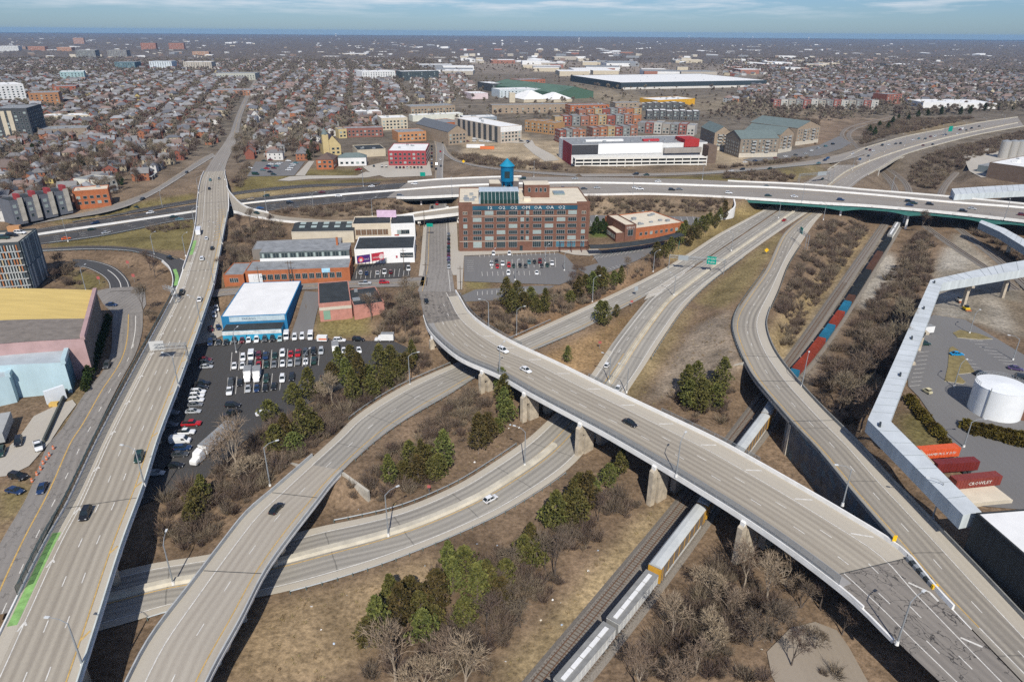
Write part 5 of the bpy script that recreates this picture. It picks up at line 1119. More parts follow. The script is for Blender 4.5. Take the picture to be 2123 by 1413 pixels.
for k, z in enumerate((0.2,3.1,6.0,8.9)):
    x0 = 0; x1 = Lg
    bx((x0, x1,0,13, z - .35, z), 'deck', gw, gr)
    if k: bx((x0, x1,-.12,.12, z - .55, z + .75), 'spandrel', gw, gr)
for i in range(17): x = Lg * i / 16; bx((x - .3, x + .3,-.3,.3,-2,10.2 if i > 3 else 9.6), 'column', gw, gr)
bx((0, Lg,9.5,9.7,0,8.5), 'back_wall', gd, gr)

# apartment blocks with grey-green hipped roofs
for i,(fl, fr, dp, h, lab) in enumerate([((1531,327),(1610,325),30,17, 'nearest tan apartment block with balconies and a grey-green pitched roof'),((1478,312),(1512,312),46,17, 'tall gabled apartment block beside the garage stair tower'),((1612,318),(1640,313),40,17.5, 'end apartment block beside its parking bays'),((1648,302),(1695,296),60,17.5, 'rearmost tan apartment wing under a broad grey-green roof')]):
    b = Bld('apartment_block', fl, fr, dp, h, TANB if i else brick_mat('stone_brown_brick',(.24,.2,.155)), RGRN, lab, 'apartment block', group='tan apartment blocks with green roofs', roof='gable_x' if i in (0,) else 'gable_y', rh=6); n_ = max(3, int(b.W / 4.2))
    b.rows('f', n_,[2,5.2,8.4,11.6,14.2],1.4,1.5,1.5); b.rows('l', max(4, int(dp / 5)),[2,5.2,8.4,11.6],1.4,1.5,2); b.part('stone_base',-.08, b.W + .08,-.1,.05,0,4, CREAM)
    for q in (.35,.7):
        for z in (4.8,8.0,11.2,14): b.part('balcony', b.W * q - 2, b.W * q + 2,-1.3,0, z, z + 1.0, TRIM)

# blue and white warehouse with its lean-to
b = Bld('blue_warehouse',(464,690,-3.6),(598,684,-3.6),40,6.8, mat('blue_painted_wall',(.02,.17,.34), var=.2, scale=.4), RWHT, 'blue-walled warehouse with a huge plain white roof above the car lot', parapet=.15)
b.part('upper_wall_panel', b.W * .12, b.W * .97,-.12,.0,4.6,6.7, mat('pale_blue_panel',(.42,.52,.56), var=.2, scale=.5)); lettering('FABIANO',1.3, b.o,(b.W * .42,-.16,5.7),(HP,0,0), wall((.12,.17,.22)))
b.part('lean_to', b.W * .06, b.W * .95,-7,-.05,-1,3.6, mat('blue_white_wall',(.03,.30,.48), var=.15, scale=.5), RDK); b.part('white_wash', b.W * .06, b.W * .95,-7.08,-7.0,1.9,3.5, mat('dirty_white_wall',(.55,.58,.57), var=.25, scale=.8))
# long orange-brick works
b = Bld('brick_works',(512,590),(727,582),15,6.2, ORB, RGR, 'long orange-brick works with a sawtooth roof and steel windows', z=0, parapet=.3)
for i in range(13): b.win('f', b.W * (.1 + .066 * i),2,2.2,2.4, GLASS, TRIM,2)
b.part('roller_door',1.2,7.2,-.12,0,0,5, mat('white_roller_door',(.7,.71,.7), var=.04, stretch=(1,1,8))); b.part('clerestory_wall',4, b.W - 1,15,15.4,5,10.4, wall((.10,.12,.12))); b.part('white_gutter',4, b.W - 1,14.4,14.9,6.3,7.6, RWHT); b.part('upper_roof',4, b.W - 1,15.5,28,9.8,10.3, RGR); b.part('upper_wall',4.2, b.W - 1.2,15.5,27.8,-1,9.8, ORB)
for i in range(30): mb = MB(); x = 5 + (b.W - 7) * i / 30; mb.box(x, x + .9,14.9,15.0,7.8,9.8); mb.build('pane', GLASS if i % 3 else BLIND, b.o)
b.part('hoarding', b.W * .73, b.W * .81,-.3,-.1,4.6,6.6, mat('pale_blue_poster',(.35,.6,.75), var=.3, scale=.5)); b.part('chimney', b.W * .83, b.W * .85,24,25.5,9,14, ORB)
b = Bld('small_brick_annex',(466,592,-.4),(508,590,-.2),18,4.8, ORB, RGR, 'small orange-brick annex at the viaduct end of the works', parapet=.25); b.rows('f',3,[1.6],1.6,1.8,3)
b = Bld('tarred_roof_shed',(525,538),(708,530),16,5, wall((.2,.18,.16)), RGR, 'low shed with a plain grey tarred roof behind the works', z=0, parapet=.2)
b = Bld('skylight_shed',(607,507),(735,505),22,7.0, wall((.55,.49,.38), 'cream_wall'), RDK, 'black barrel-roofed shed with two rows of pale skylights', z=0, roof='gable_x', rh=2.2, over=.1)
for i in range(5):
    for y in (4.5,8.6): mb = MB(); x = b.W * (.1 + .19 * i); sl = 2.4 / (b.D / 2); mb.quad((x, y,7.0 + y * sl + .05),(x + 3, y,7.0 + y * sl + .05),(x + 3, y + 2.6,7.0 + (y + 2.6) * sl + .05),(x, y + 2.6,7.0 + (y + 2.6) * sl + .05)); mb.build('skylight', BLIND, b.o)
b = Bld('cream_shop_building',(733,500),(812,498),17,9, wall((.58,.50,.38), 'cream_render'), RDK, 'cream two-storey building with boarded brown windows beside the skylight shed', z=0); b.rows('f',6,[3.4],2.6,3,1.5, gm=wall((.16,.10,.06)))
b = Bld('white_shop_building',(812,498),(862,496),20,8.6, mat('whitewash',(.74,.74,.72), var=.06), RDK, 'white two-storey corner building with a red door by the freeway ramp', z=0); b.rows('f',3,[3.4],2.4,2.2,3.5); b.win('f',3,0.2,2.4,3, wall((.4,.06,.03)), TRIM,0, name='door')
bb = empty('pink_billboard', P(797,474,9), label='pale pink billboard raised over the black shop roof', cat='billboard'); bb.location = b.pt(-2,14,8.6); bx((-5.5,5.5,-.2,.2,1.0,5), 'panel', mat('pink_poster',(.62,.45,.58), var=.15, scale=.4), bb)
for x in (-4,0,4): tb((x,0,-.2),(x,0,1.2),.12)('post', STEEL, bb)
b = Bld('white_billboard_building',(737,546),(860,543),23,6.8, mat('white_painted_block',(.78,.78,.76), var=.05), RDK, 'bright white single-storey building behind two poster billboards', z=0, parapet=.5)
b.part('sign_board', b.W * .76, b.W * .98,-.2,-.02,2.6,5.0, wall((.03,.04,.045))); lettering('Taylor Framing',1.2, b.o,(b.W * .87,-.24,3.6),(HP,0,0), WHITE, sx=.8); b.part('red_plaque', b.W * .685, b.W * .715,-.1,0,2.4,3.6, wall((.4,.06,.08))); b.part('grey_door', b.W * .5, b.W * .53,-.1,0,0,2.6, TRIM)
for i,(px0, py0, px1, py1, c, lab, txt) in enumerate([(742,560,769,556,(.06,.02,.14), 'purple billboard with a red and white emblem on four posts', 'SALE'),(772,555,797,551,(.42,.03,.05), 'red billboard with a round emblem beside the purple one', 'HAVEN')]):
    a, c_ = P(px0, py0,0), P(px1, py1,0); r = empty('billboard', a, math.atan2(c_.y - a.y, c_.x - a.x), label=lab, cat='billboard', group='billboards by the white building'); Lb = (c_ - a).length
    bx((0, Lb,-.25,.05,3.4,7.2), 'poster', mat('poster_%d' % i, c, var=.3, scale=.6), r); tb((Lb * (.28 if i == 0 else .8),-.3,5.2),(Lb * (.28 if i == 0 else .8),-.36,5.2),1.4, seg=20)('emblem', wall((.55,.06,.08) if i == 0 else (.7,.45,.45)), r)
    tb((Lb * (.28 if i == 0 else .8),-.37,4.9),(Lb * (.28 if i == 0 else .8),-.39,4.9),.9, seg=4)('emblem_patch', WHITE, r); lettering(txt,1.1, r,(Lb * (.72 if i == 0 else .36),-.3,5.0),(HP,0,0), WHITE)
    for x in (.08,.36,.64,.92): tb((Lb * x,.2,-.5),(Lb * x,.2,7),.14)('post', DKST, r)
# pink building
b = Bld('pink_building',(664,661,-1.2),(731,655,-1.2),26,6.4, PINK, RDK, 'pink-painted low building with a cream stripe and black roof', parapet=.25); b.part('cream_stripe',.0, b.W,-.08,0,3.6,4.9, CREAM); b.part('green_door',1.5,4.2,-.1,0,-.5,3.4, wall((.2,.33,.24)))
b = Bld('pink_rear_wing',(735,656,-1),(798,648,-1),20,4.6, PINK, RDK, 'lower pink wing half hidden behind bare trees', parapet=.25); b.vents(3,8)

# yellow-roofed hall and the pale blue works beside it
def hall(name, pts, zb, zt, wm, rm, label, sag=2.0, em=None):
    """long hall with a gently curved roof; pts = roof outline corners (px) near-left, near-right, far-right, far-left at eaves height"""
    q = [P(*p, zt) for p in pts]; r = empty(name,(q[0].x, q[0].y, zb), label=label, cat='hall'); o = Vector((q[0].x, q[0].y, zb)); mb = MB(); n_ = 12
    rows = []
    for i in range(n_ + 1):
        t = i / n_; a = q[0].lerp(q[1], t); b = q[3].lerp(q[2], t); k = sag * 4 * t * (1 - t) * 0 + sag * (1 - t) ** 1.0 * .0 + sag * math.sin(math.pi * (.5 + t * .5)) 
        rows.append((Vector((a.x, a.y, zt + k)) - o, Vector((b.x, b.y, zt + k)) - o))
    for (a, b),(c, d) in zip(rows[:-1], rows[1:]): mb.quad(a, c, d, b)
    mb.build('roof', rm, r)
    mw = MB(); dn = Vector((0,0,-(zt - zb) - 2 - sag))
    for (a, b),(c, d) in zip(rows[:-1], rows[1:]):
        mw.quad(Vector((a.x, a.y,-1)), Vector((c.x, c.y,-1)), c, a); mw.quad(Vector((d.x, d.y,-1)), Vector((b.x, b.y,-1)), b, d)
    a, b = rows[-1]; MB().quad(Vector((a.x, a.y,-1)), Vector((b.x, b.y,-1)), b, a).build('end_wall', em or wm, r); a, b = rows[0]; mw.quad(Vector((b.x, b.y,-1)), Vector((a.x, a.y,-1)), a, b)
    mw.build('wall', wm, r); mb = MB(); e = MB()
    a, b = rows[-1]
    mp_ = MB(); u = (b - a).normalized(); nn = Vector((u.y,-u.x,0)); mp_.prism([tuple((a + nn * .4).xy), tuple((b + nn * .4).xy), tuple((b - nn * .9).xy), tuple((a - nn * .9).xy)], a.z - .5, a.z + .9); mp_.build('parapet', wm, r)
    pl = [(k + o) for k in (rows[0][0], rows[-1][0], rows[-1][1], rows[0][1])]; pq = [(k.x, k.y) for k in pl]
    BLK.append(((min(k[0] for k in pq), min(k[1] for k in pq), max(k[0] for k in pq), max(k[1] for k in pq)), pq)); return r
pkb = mat('pink_stucco_wall',(.40,.27,.26), var=.12, scale=.3)
h1 = hall('yellow_roofed_hall',[(-60,728),(173,701),(199,601),(-60,606)],0,14, pkb, mat('yellow_roof_sheet',(.58,.43,.15), var=.1, scale=.25, stretch=(.3,2,1)), 'broad hall with a mustard yellow curved roof and pink end wall',1.6, wall((.17,.145,.125)))  # east end wall: its shade is put into a darker wall colour
rf = [c for c in h1.children if c.name.startswith('roof')][0]
greyr = mat('grey_gravel_roof',(.20,.175,.15), var=.2, scale=.4); mb = MB()
q0, q1 = [P(*p,14.08) for p in ((-60,728),(173,701))],[P(*p,14.08) for p in ((-60,676),(183,660))]; o_ = h1.location
for i in range(8):
    t0, t1 = i / 8,(i + 1) / 8; kz = lambda t: 1.6 * math.sin(math.pi * (.5 + t * .5))
    v4 = [q0[0].lerp(q0[1], t0), q0[0].lerp(q0[1], t1), q1[0].lerp(q1[1], t1), q1[0].lerp(q1[1], t0)]; zz = [kz(t0), kz(t1), kz(t1), kz(t0)]
    mb.quad(*[(v.x - o_.x, v.y - o_.y, v.z - o_.z + z_) for v, z_ in zip(v4, zz)])
mb.build('grey_roof_strip', greyr, h1)
lbw = mat('pale_blue_cladding',(.40,.53,.57), var=.08, scale=.3, stretch=(1,1,.3)); lbr = mat('pale_grey_roof_sheet',(.40,.45,.475), var=.12, scale=.25)
h2 = hall('pale_blue_works',[(-60,768),(133,751),(146,708),(-60,716)],0,10.5, lbw, lbr, 'pale blue works with loading doors beside the yellow hall',1.0, wall((.10,.22,.27)))  # east end wall painted dark teal to stand for the cladding in shade
h3 = hall('pale_blue_shed',[(-80,800),(18,779),(30,756),(-80,762)],0,9, lbw, lbr, 'smaller pale blue shed with a truck dock at the picture edge',.6)
a = P(98,838,.0); b = P(138,824,0); r = empty('loading_door', a, math.atan2(b.y - a.y, b.x - a.x)); r.parent = h2; r.matrix_parent_inverse = h2.matrix_world.inverted() if False else Matrix.Translation(-h2.location); bx((0,(b - a).length,-.6,.4,0,4.6), 'door_leaf', mat('white_door',(.66,.70,.72), var=.04), r)
tl = empty('parked_trailer', P(8,895,0), label='grey semi trailer backed into the pale blue shed dock', cat='trailer'); a = P(2,925,0); b = P(26,862,0); tl.location = a; tl.rotation_euler = (0,0, math.atan2(b.y - a.y, b.x - a.x)); bx((0,13,-1.3,1.3,1.1,4), 'box', mat('trailer_grey',(.35,.36,.35), var=.1), tl)
for x in (2,3.4): tb((x,-1.2,.5),(x,1.2,.5),.5, seg=10)('wheel', RDK, tl)
mb = MB(); a = P(140,812,0); b = P(92,918,0); mb.tube((0,0,0),(0,0,.01),.01); dw = empty('dock_wall', a, math.atan2(b.y - a.y, b.x - a.x), label='dark retaining wall edging the loading ramp', cat='wall'); bx((0,(b - a).length,-.25,.25,-1,1.4), 'wall', wall((.09,.10,.09)), dw)
bx((-1.2,1.2,-.9,.9,0,1.0), 'pallet_stack', mat('yellow_timber',(.55,.36,.10), var=.15, scale=2), loc=P(113,840,.05), rz=.2, label='stack of yellow timber pallets by the blue loading door', cat='pallets')

# colourful louvred parking structure
ps = Bld('louvred_parking_structure',(-276.0,262.4,0),(-210.9,282.1,0),23,22, wall((.05,.06,.065)), PAVE, 'multi-storey car park clad in orange and grey louvres', 'parking structure', parapet=.9, px=False)
lv = [mat('louvre_%d' % i, c, var=.1) for i, c in enumerate([(.42,.17,.07),(.40,.42,.40),(.28,.33,.34),(.50,.38,.22),(.10,.13,.15)])]
rg = random.Random(3); nx = int(ps.W / 1.1)
for k in range(7):
    z = .6 + k * 3.05
    for i in range(nx):
        x = .4 + i * (ps.W - .8) / nx; c = rg.choices(lv,[3 if k > 4 else 2,4,2,2,1])[0]
        if x > ps.W * .2: bx((x, x + .42,-.5,-.1, z + .3, z + 2.8), 'louvre', c, ps.o)
    ps.part('floor_edge',0, ps.W,-.6,0, z - .25, z + .2, TRIM)
for i in range(22):
    for z0, z1 in ((1,11.3),(11.6,22.6)):
        y = .8 + i * (ps.D - 1.6) / 22; c = rg.choices(lv,[1,1,3,.5,6])[0]; bx((ps.W + .1, ps.W + .45, y, y + .9, z0, z1), 'louvre', c, ps.o)
ps.part('stair_tower', ps.W * .5, ps.W * .6,18,23,22,26, wall((.5,.5,.46))); ps.part('orange_stair', ps.W * .85, ps.W * .92,20,23,22,25, wall((.42,.22,.1)))
# ------------------------------------------------------------------ plant, walkway, tank (east)
def offset_poly(c, w):
    """left/right edge points of a bent band given its centre line, mitred"""
    n_ = len(c); out = []
    for i in range(n_):
        d0 = (c[i] - c[max(0, i - 1)]).xy; d1 = (c[min(n_ - 1, i + 1)] - c[i]).xy
        if d0.length < 1e-6: d0 = d1
        if d1.length < 1e-6: d1 = d0
        d0, d1 = d0.normalized(), d1.normalized(); t = (d0 + d1).normalized(); nn = Vector((-t.y, t.x)); k = w / 2 / max(.4, nn.dot(Vector((-d0.y, d0.x)))); out.append((c[i].xy + nn * k, c[i].xy - nn * k))
    return out
SEAM = mat('seam_grey',(.3,.33,.34), var=.1)
def skyway(name, L_, R_, zt, zb, label, m, posts=()):
    l = [P(*p, zt) for p in L_]; r = [P(*p, zt) for p in R_]; o = empty(name,(l[0].x, l[0].y,0), label=label, cat='covered walkway', group='long white covered conveyor walkways'); O = Vector((l[0].x, l[0].y,0))
    for i in range(len(l) - 1):
        a, b, c, d = l[i] - O, l[i + 1] - O, r[i + 1] - O, r[i] - O; mb = MB(); mb.quad(d, c, b, a); mb.build('roof', RWHT if m is None else mat('walkway_roof',(.50,.535,.55), var=.12, scale=.15, detail=8), o)
        mb = MB(); lo = lambda v: Vector((v.x, v.y, zb))
        mb.quad(lo(a), a, b, lo(b)); mb.quad(lo(d), lo(c), c, d); mb.quad(lo(a), lo(b), lo(c), lo(d))
        if i == 0: mb.quad(lo(a), lo(d), d, a)
        if i == len(l) - 2: mb.quad(lo(c), lo(b), b, c)
        mb.build('wall', m, o); rb_ = MB(); n_ = max(2, int((b - a).length / 5))
        for k in range(1, n_): rb_.tube(a.lerp(b, k / n_), d.lerp(c, k / n_),.1, seg=4)
        rb_.build('roof_seams', SEAM, o, kind='stuff')
    for px, py, zg in posts:
        q = P(px, py, zg) - O; bx((q.x - .55, q.x + .55, q.y - .9, q.y + .9, zg - 1, zb - .9), 'pier', PIERM, o); bx((q.x - .6, q.x + .6, q.y - 3, q.y + 3, zb - .9, zb), 'pier_cap', PIERM, o)
    return o
SKW = mat('walkway_cladding',(.50,.545,.55), var=.16, scale=.5, stretch=(1,1,.1))
sk = skyway('covered_walkway',[(2050,1092),(1997,1067),(1799,869),(1929,580),(2016,561),(2089,545),(2160,533)][1:],[(2035,1060),(1846,872),(1954,586),(2030,574),(2095,563),(2160,552)],12,8.2, 'long white covered walkway bending twice past the car park', SKW,[(1997,632,-1.5),(2078,612,-1.5),(1832,930,0),(1902,1000,0),(1870,800,-2),(1900,735,-2)])
for px, py in ((1824,882),(1866,778),(1890,702),(1915,640),(1937,586)):
    q = P(px, py,12); bx((-.25,.25,-.9,.9,0,.8), 'roof_vent', DKST, loc=(q.x, q.y,12.0), rz=-.5)
for o in [o for o in COL.objects if o.name.startswith('roof_vent')]: o.parent = sk; o.location = o.location - sk.location
skyway('covered_walkway',[(1973,391),(2050,386),(2160,380)],[(1980,403),(2055,399),(2160,394)],8,4, 'white covered walkway beyond the freeway bridge', SKW,[(2078,413,-3)])
skyway('covered_walkway',[(2035,456),(2083,473),(2150,510)],[(2030,461),(2072,480),(2150,528)],6,2.2, 'grey-blue covered walkway passing under the freeway bridge end', mat('blue_grey_cladding',(.25,.30,.33), var=.1),[(2090,520,-3)])
_a, _b = P(2024,1064,13), P(2123,1150,13); _a.z = _b.z = 0; b = Bld('black_clad_building', _a, _a + (_b - _a) * 1.6,34,13, px=False, wm= mat('black_ribbed_cladding',(.028,.032,.034), var=.2, scale=.6, stretch=(3,3,.05)), rm=RWHT, label='black-clad flat building with a brilliant white roof at the corner', parapet=.2)
p0 = P(2060,852,0); tk = empty('storage_tank', p0, label='white cylindrical storage tank with a railed roof', cat='storage tank'); TW = mat('tank_white',(.74,.76,.76), rough=.5, var=.04)
rt_ = 7.1; cy = 0; ht = 9.2
tb((0, cy,-.5),(0, cy, ht), rt_, rt_,96)('shell', TW, tk, smooth=False)
tb((0, cy, ht + .02),(0, cy, ht + .7), rt_ * 1.01,.3,48)('roof', TW, tk)
mb = MB()
for i in range(28):
    a = -.3 + i * .13; q = Vector((math.cos(a) * rt_, cy + math.sin(a) * rt_, ht)); mb.tube(q, q + Vector((0,0,1.1)),.05, seg=4)
    if i: mb.tube(pq_ + Vector((0,0,1.1)), q + Vector((0,0,1.1)),.05, seg=4); mb.tube(pq_ + Vector((0,0,.55)), q + Vector((0,0,.55)),.04, seg=4)
    pq_ = q
mb.build('railing', STEEL, tk, kind='stuff'); tb((-rt_ * .86, cy - rt_ * .58,0),(-rt_ * .86, cy - rt_ * .58, ht + 1),.12)('ladder', STEEL, tk); BLK.append(((p0.x - rt_ - 1, p0.y - 1, p0.x + rt_ + 1, p0.y + cy + rt_),[(p0.x - rt_, p0.y),(p0.x + rt_, p0.y),(p0.x + rt_, p0.y + cy + rt_),(p0.x - rt_, p0.y + cy + rt_)]))
b = Bld('brick_pump_house',(2100,868,0),(2170,880,0),14,4, BRK, RWHT, 'brick pump house with a white roof against the storage tank', parapet=.2)
def container(name, fl, fr, z, h, c, label, text=None, cat='shipping container'):
    a, b = P(*fl, z), P(*fr, z); r = empty(name, a, math.atan2(b.y - a.y, b.x - a.x), label=label, cat=cat, group='shipping containers on chassis by the walkway'); Lc = (b - a).length; m = mat('container_%02x' % int(c[0] * 255 + c[1] * 90), c, var=.12, scale=.6, stretch=(3,1,.2), rough=.5)
    bx((0, Lc,0,2.45,1.25,1.25 + h), 'box', m, r)
    for i in range(int(Lc / .9)): mb = MB(); x = .3 + i * .9; mb.box(x, x + .35,-.05,.0,1.35,1.15 + h); mb.build('rib', m, r)
    bx((0, Lc,.5,1.9,.8,1.2), 'chassis', DKST, r)
    for x in (Lc - 2, Lc - 3.3): tb((x,.1,.5),(x,2.3,.5),.5, seg=10)('wheel', RDK, r)
    if text: lettering(text,1.35 if len(text) < 8 else 1.05, r,(Lc * .52,-.09,1.25 + h * .5),(HP,0,0), WHITE, sx=1.05)
container('shipping_container',(1905,960),(1985,953),-.2,2.7,(.62,.10,.03), 'bright orange shipping container lettered HAMBURG SUD', 'HAMBURG X SUD')
container('shipping_container',(1937,988),(2024,982),-.2,2.7,(.16,.025,.022), 'plain dark maroon container between the orange and the lettered one')
container('shipping_container',(1976,1023),(2070,1013),-.2,2.7,(.20,.04,.03), 'maroon container lettered CROWLEY nearest the black building', 'CROWLEY')
b = Bld('low_plinth',(1990,1052,0),(2098,1042,0),9,.9, CREAM, RCRM, 'low cream concrete loading plinth beside the maroon container', 'plinth', parapet=0)
# plant beyond the freeway
b = Bld('brown_plant_building',(2043,368,-1),(2200,392,-1),60,12, DKB, RWHT, 'brown plant building with a white roof beyond the freeway', parapet=.4); b.vents(4,6); b.part('lean_to',-16,0,20,60,-1,6, wall((.16,.19,.2)), RGR); b.part('white_roof_unit',8,12,20,26,12,14, RWHT)
for i, px in enumerate((2078,2095,2110)): q = P(px,326,0); r = empty('silo', q, label=f'{["first", "second", "third"][i]} steel silo from the yard side of the plant', cat='silo', group='steel silos'); tb((0,0,-1),(0,0,15),4.2,4.2,20)('shell', mat('silo_steel',(.52,.50,.46), rough=.35, metal=.5, var=.1, stretch=(1,1,.1)), r); tb((0,0,15.02),(0,0,16.2),4.2,.5,20)('cap', STEEL, r)

# ------------------------------------------------------------------ trains
def along(rl):
    s = np.r_[0, np.cumsum(np.linalg.norm(np.diff(rl, axis=0), axis=1))]
    def at(v): return Vector([np.interp(v, s, rl[:, k]) for k in range(3)])
    def near(px, py, z=-9): q = np.array(P(px, py, z)); return float(s[int(np.argmin(((rl[:, :2] - q[:2]) ** 2).sum(1)))])
    return at, near, s[-1]
at1, near1, L1 = along(RAIL1)
STL = mat('wagon_white',(.56,.56,.53), var=.2, scale=.4, stretch=(.3,1,2)); WROOF = mat('wagon_roof_grey',(.22,.22,.21), var=.2, scale=.6); HATCH = mat('hatch_white',(.70,.70,.68), var=.08)
RACKR = mat('rack_roof',(.50,.52,.51), rough=.45, var=.1, scale=.25); RACKS = mat('rack_side_mesh',(.20,.165,.13), var=.2, scale=.6); RACKY = mat('rack_yellow',(.55,.30,.035), var=.15)
def wagon(kind, s0, ln, label, col=None):
    a, b = at1(s0), at1(s0 + ln); r = empty('freight_wagon', a, math.atan2(b.y - a.y, b.x - a.x), label=label, cat='freight wagon', group='wagons of the freight train'); W = 1.52; g = .35
    for x in (2.2,3.9, ln - 3.9, ln - 2.2): tb((x,-1.1,.45),(x,1.1,.45),.45, seg=10)('wheel', RDK, r)
    if kind == 'hopper':
        mb = MB(); mb.prism([(g,-W),(ln - g,-W),(ln - g, W),(g, W)],[1.9,1.9,1.9,1.9],4.3); mb.build('body', STL, r)
        mb = MB(); mb.prism([(2.5,-W * .8),(ln - 2.5,-W * .8),(ln - 2.5, W * .8),(2.5, W * .8)],.9,1.9); mb.build('hopper_bottom', STL, r)
        bx((g, ln - g,-W - .05, W + .05,4.32,4.45), 'roof', WROOF, r)
        for i in range(5): x = 1.2 + (ln - 2.4) * i / 5; bx((x, x + (ln - 2.4) / 5 - .25,-.45,.45,4.45,4.62), 'hatch', HATCH, r)
        for i in range(12): x = g + .4 + (ln - 2 * g - .9) * i / 11; bx((x, x + .12,-W - .1, W + .1,1.9,4.3), 'rib', STL, r)
        bx((g - .15, g,-W * .9, W * .9,1.2,4.2), 'end_ladder', WROOF, r)
    elif kind == 'rack':
        bx((g, ln - g,-W, W,1.1,5.2), 'side_mesh', RACKS, r)
        mb = MB(); sweep(mb, np.array([(g,0,5.2),(ln - g,0,5.2)]),[(-W - .05,.01),(W + .05,.01),(W * .75,.45),(0,.62),(-W * .75,.45)]); mb.build('roof', RACKR, r)
        for x in (g - .1, ln - g - .55): bx((x, x + .65,-W - .04, W + .04,1.0,5.0), 'end_door', RACKY, r)
        for i in range(9): x = 1.5 + (ln - 3.2) * i / 8; bx((x, x + .16,-W - .08, W + .08,1.1,5.19), 'post', RACKY, r)
        bx((g + 3, ln - 3,-W - .1, W + .1,1.0,1.7), 'sill', STL, r)
    else:
        m = mat('gondola_%02x%02x' % (int(col[0] * 255), int(col[2] * 255)), col, var=.25, scale=.5)
        bx((g, ln - g,-W, W,.9,1.3), 'deck', m, r)
        for sgn in (-1,1): bx((g, ln - g, W * sgn - .08, W * sgn + .08,1.3,3.0), 'side', m, r)
        for x in (g, ln - g - .15): bx((x, x + .15,-W, W,1.3,3.3), 'end', m, r)
        for i in range(int(ln / 1.1)): x = g + .3 + i * 1.1; bx((x, x + .18,-W - .13, W + .13,2.75,3.15), 'cross_bar', m, r)
s = near1(1262,1326)
wagon('hopper', s - 18.8,18.4, 'white covered hopper wagon second from the picture bottom on the train'); wagon('hopper', s - 37.6,18.4, 'white covered hopper wagon lowest on the train')
wagon('hopper', s + .2,18.4, 'white covered hopper wagon coupled to the yellow-ended car carrier'); s += 19
wagon('rack', s,27.4, 'grey-roofed car-carrier wagon with yellow ends south of the curved bridge'); s += 28
while s < near1(1530,955) - 20: wagon('rack', s,27.4, 'car-carrier wagon passing beneath the curved bridge'); s += 28
k = 0
while s < near1(1640,795) - 10: wagon('rack', s,27.4,['car-carrier wagon with a white roof between the bridge and the curved ramp', 'car-carrier wagon beneath the curved ramp', 'car-carrier wagon under the ramp end'][min(2, k)]); s += 28; k += 1
BLU, REDW, BRN, BLK_ = (.02,.16,.27),(.26,.045,.025),(.10,.05,.035),(.02,.025,.03)
labs = iter(['blue gondola just past the curved ramp', 'red gondola behind the first blue one', 'long red gondola mid-train with a yellow crate', 'blue gondola between two red ones', 'short red gondola before the last blue one', 'last blue gondola towards the freeway', 'brown gondola after the blue one', 'black gondola beside the satellite dish', 'second black gondola towards the freeway', 'brown gondola near the freeway shadow', 'gondola entering the freeway bridge shadow', 'gondola beneath the freeway bridge', 'black gondola beyond the freeway'] + ['gondola curving away beyond the freeway', 'gondola under the north highway', 'last gondola in sight'] * 1)
for c, ln in [(BLU,15),(REDW,16),(REDW,18),(BLU,16),(REDW,18),(BLU,14),(BRN,9),(BLK_,22),(BLK_,22),(BRN,22),(BRN,16),(BLK_,18),(BLK_,16)]:
    if s + ln > L1: break
    wagon('gon', s, ln, next(labs), c); s += ln + 1.0
for lab in ('grey tank-like hopper curving beyond the freeway', 'grey hopper next to the north highway abutment'): wagon('hopper', s,18, lab); s += 18.6

# ------------------------------------------------------------------ vehicles
PAINT = mat('car_paint',(1,1,1), rough=.28, var=0, obj_col=True, spec=.5); PAINT.node_tree.nodes['Principled BSDF'].inputs['Coat Weight'].default_value = .35
CGL = mat('car_glass',(.012,.018,.02), rough=.08, var=0, spec=.7); TYR = mat('tyre_rubber',(.02,.02,.02), var=.1); HLT = mat('headlight_glass',(.65,.66,.66), rough=.2, var=0); TLT = mat('tail_light_red',(.30,.012,.01), rough=.3, var=0); RIM = mat('wheel_rim',(.35,.35,.36), metal=.5, rough=.4, var=0); WHB = mat('truck_box_white',(.72,.72,.70), var=.06)
def loft(mb, st, mi=0):
    """hull from stations (x, half width, z low, z high)"""
    rows = []
    for x, hw, z0, z1 in st:
        i = len(mb.v); zm = z0 + (z1 - z0) * .55
        mb.v += [(x,-hw * .9, z0),(x,-hw, zm),(x,-hw * .93, z1 - .03),(x,-hw * .55, z1),(x, hw * .55, z1),(x, hw * .93, z1 - .03),(x, hw, zm),(x, hw * .9, z0)]; rows.append(i)
    for a, b in zip(rows[:-1], rows[1:]):
        for k in range(7): mb.f.append((a + k, a + k + 1, b + k + 1, b + k)); mb.m.append(mi)
        mb.f.append((a + 7, a, b, b + 7)); mb.m.append(mi)
    mb.f.append(tuple(rows[0] + 7 - k for k in range(8))); mb.m.append(mi); mb.f.append(tuple(rows[-1] + k for k in range(8))); mb.m.append(mi)
    for k in range(len(mb.f)): pass
def house(mb, x, hw, zb, zt, inset=.22, mi=0):
    """greenhouse: x = (rear base, rear roof, front roof, front base)"""
    a, b, c, d = x; lo = [(a,-hw, zb),(d,-hw, zb),(d, hw, zb),(a, hw, zb)]; hi = [(b,-hw + inset, zt),(c,-hw + inset, zt),(c, hw - inset, zt),(b, hw - inset, zt)]
    i = len(mb.v); mb.v += lo + hi
    for k in range(4): mb.f.append((i + k, i + (k + 1) % 4, i + 4 + (k + 1) % 4, i + 4 + k)); mb.m.append(mi)
    mb.f.append((i + 4, i + 5, i + 6, i + 7)); mb.m.append(mi); return hi
CARS = {}
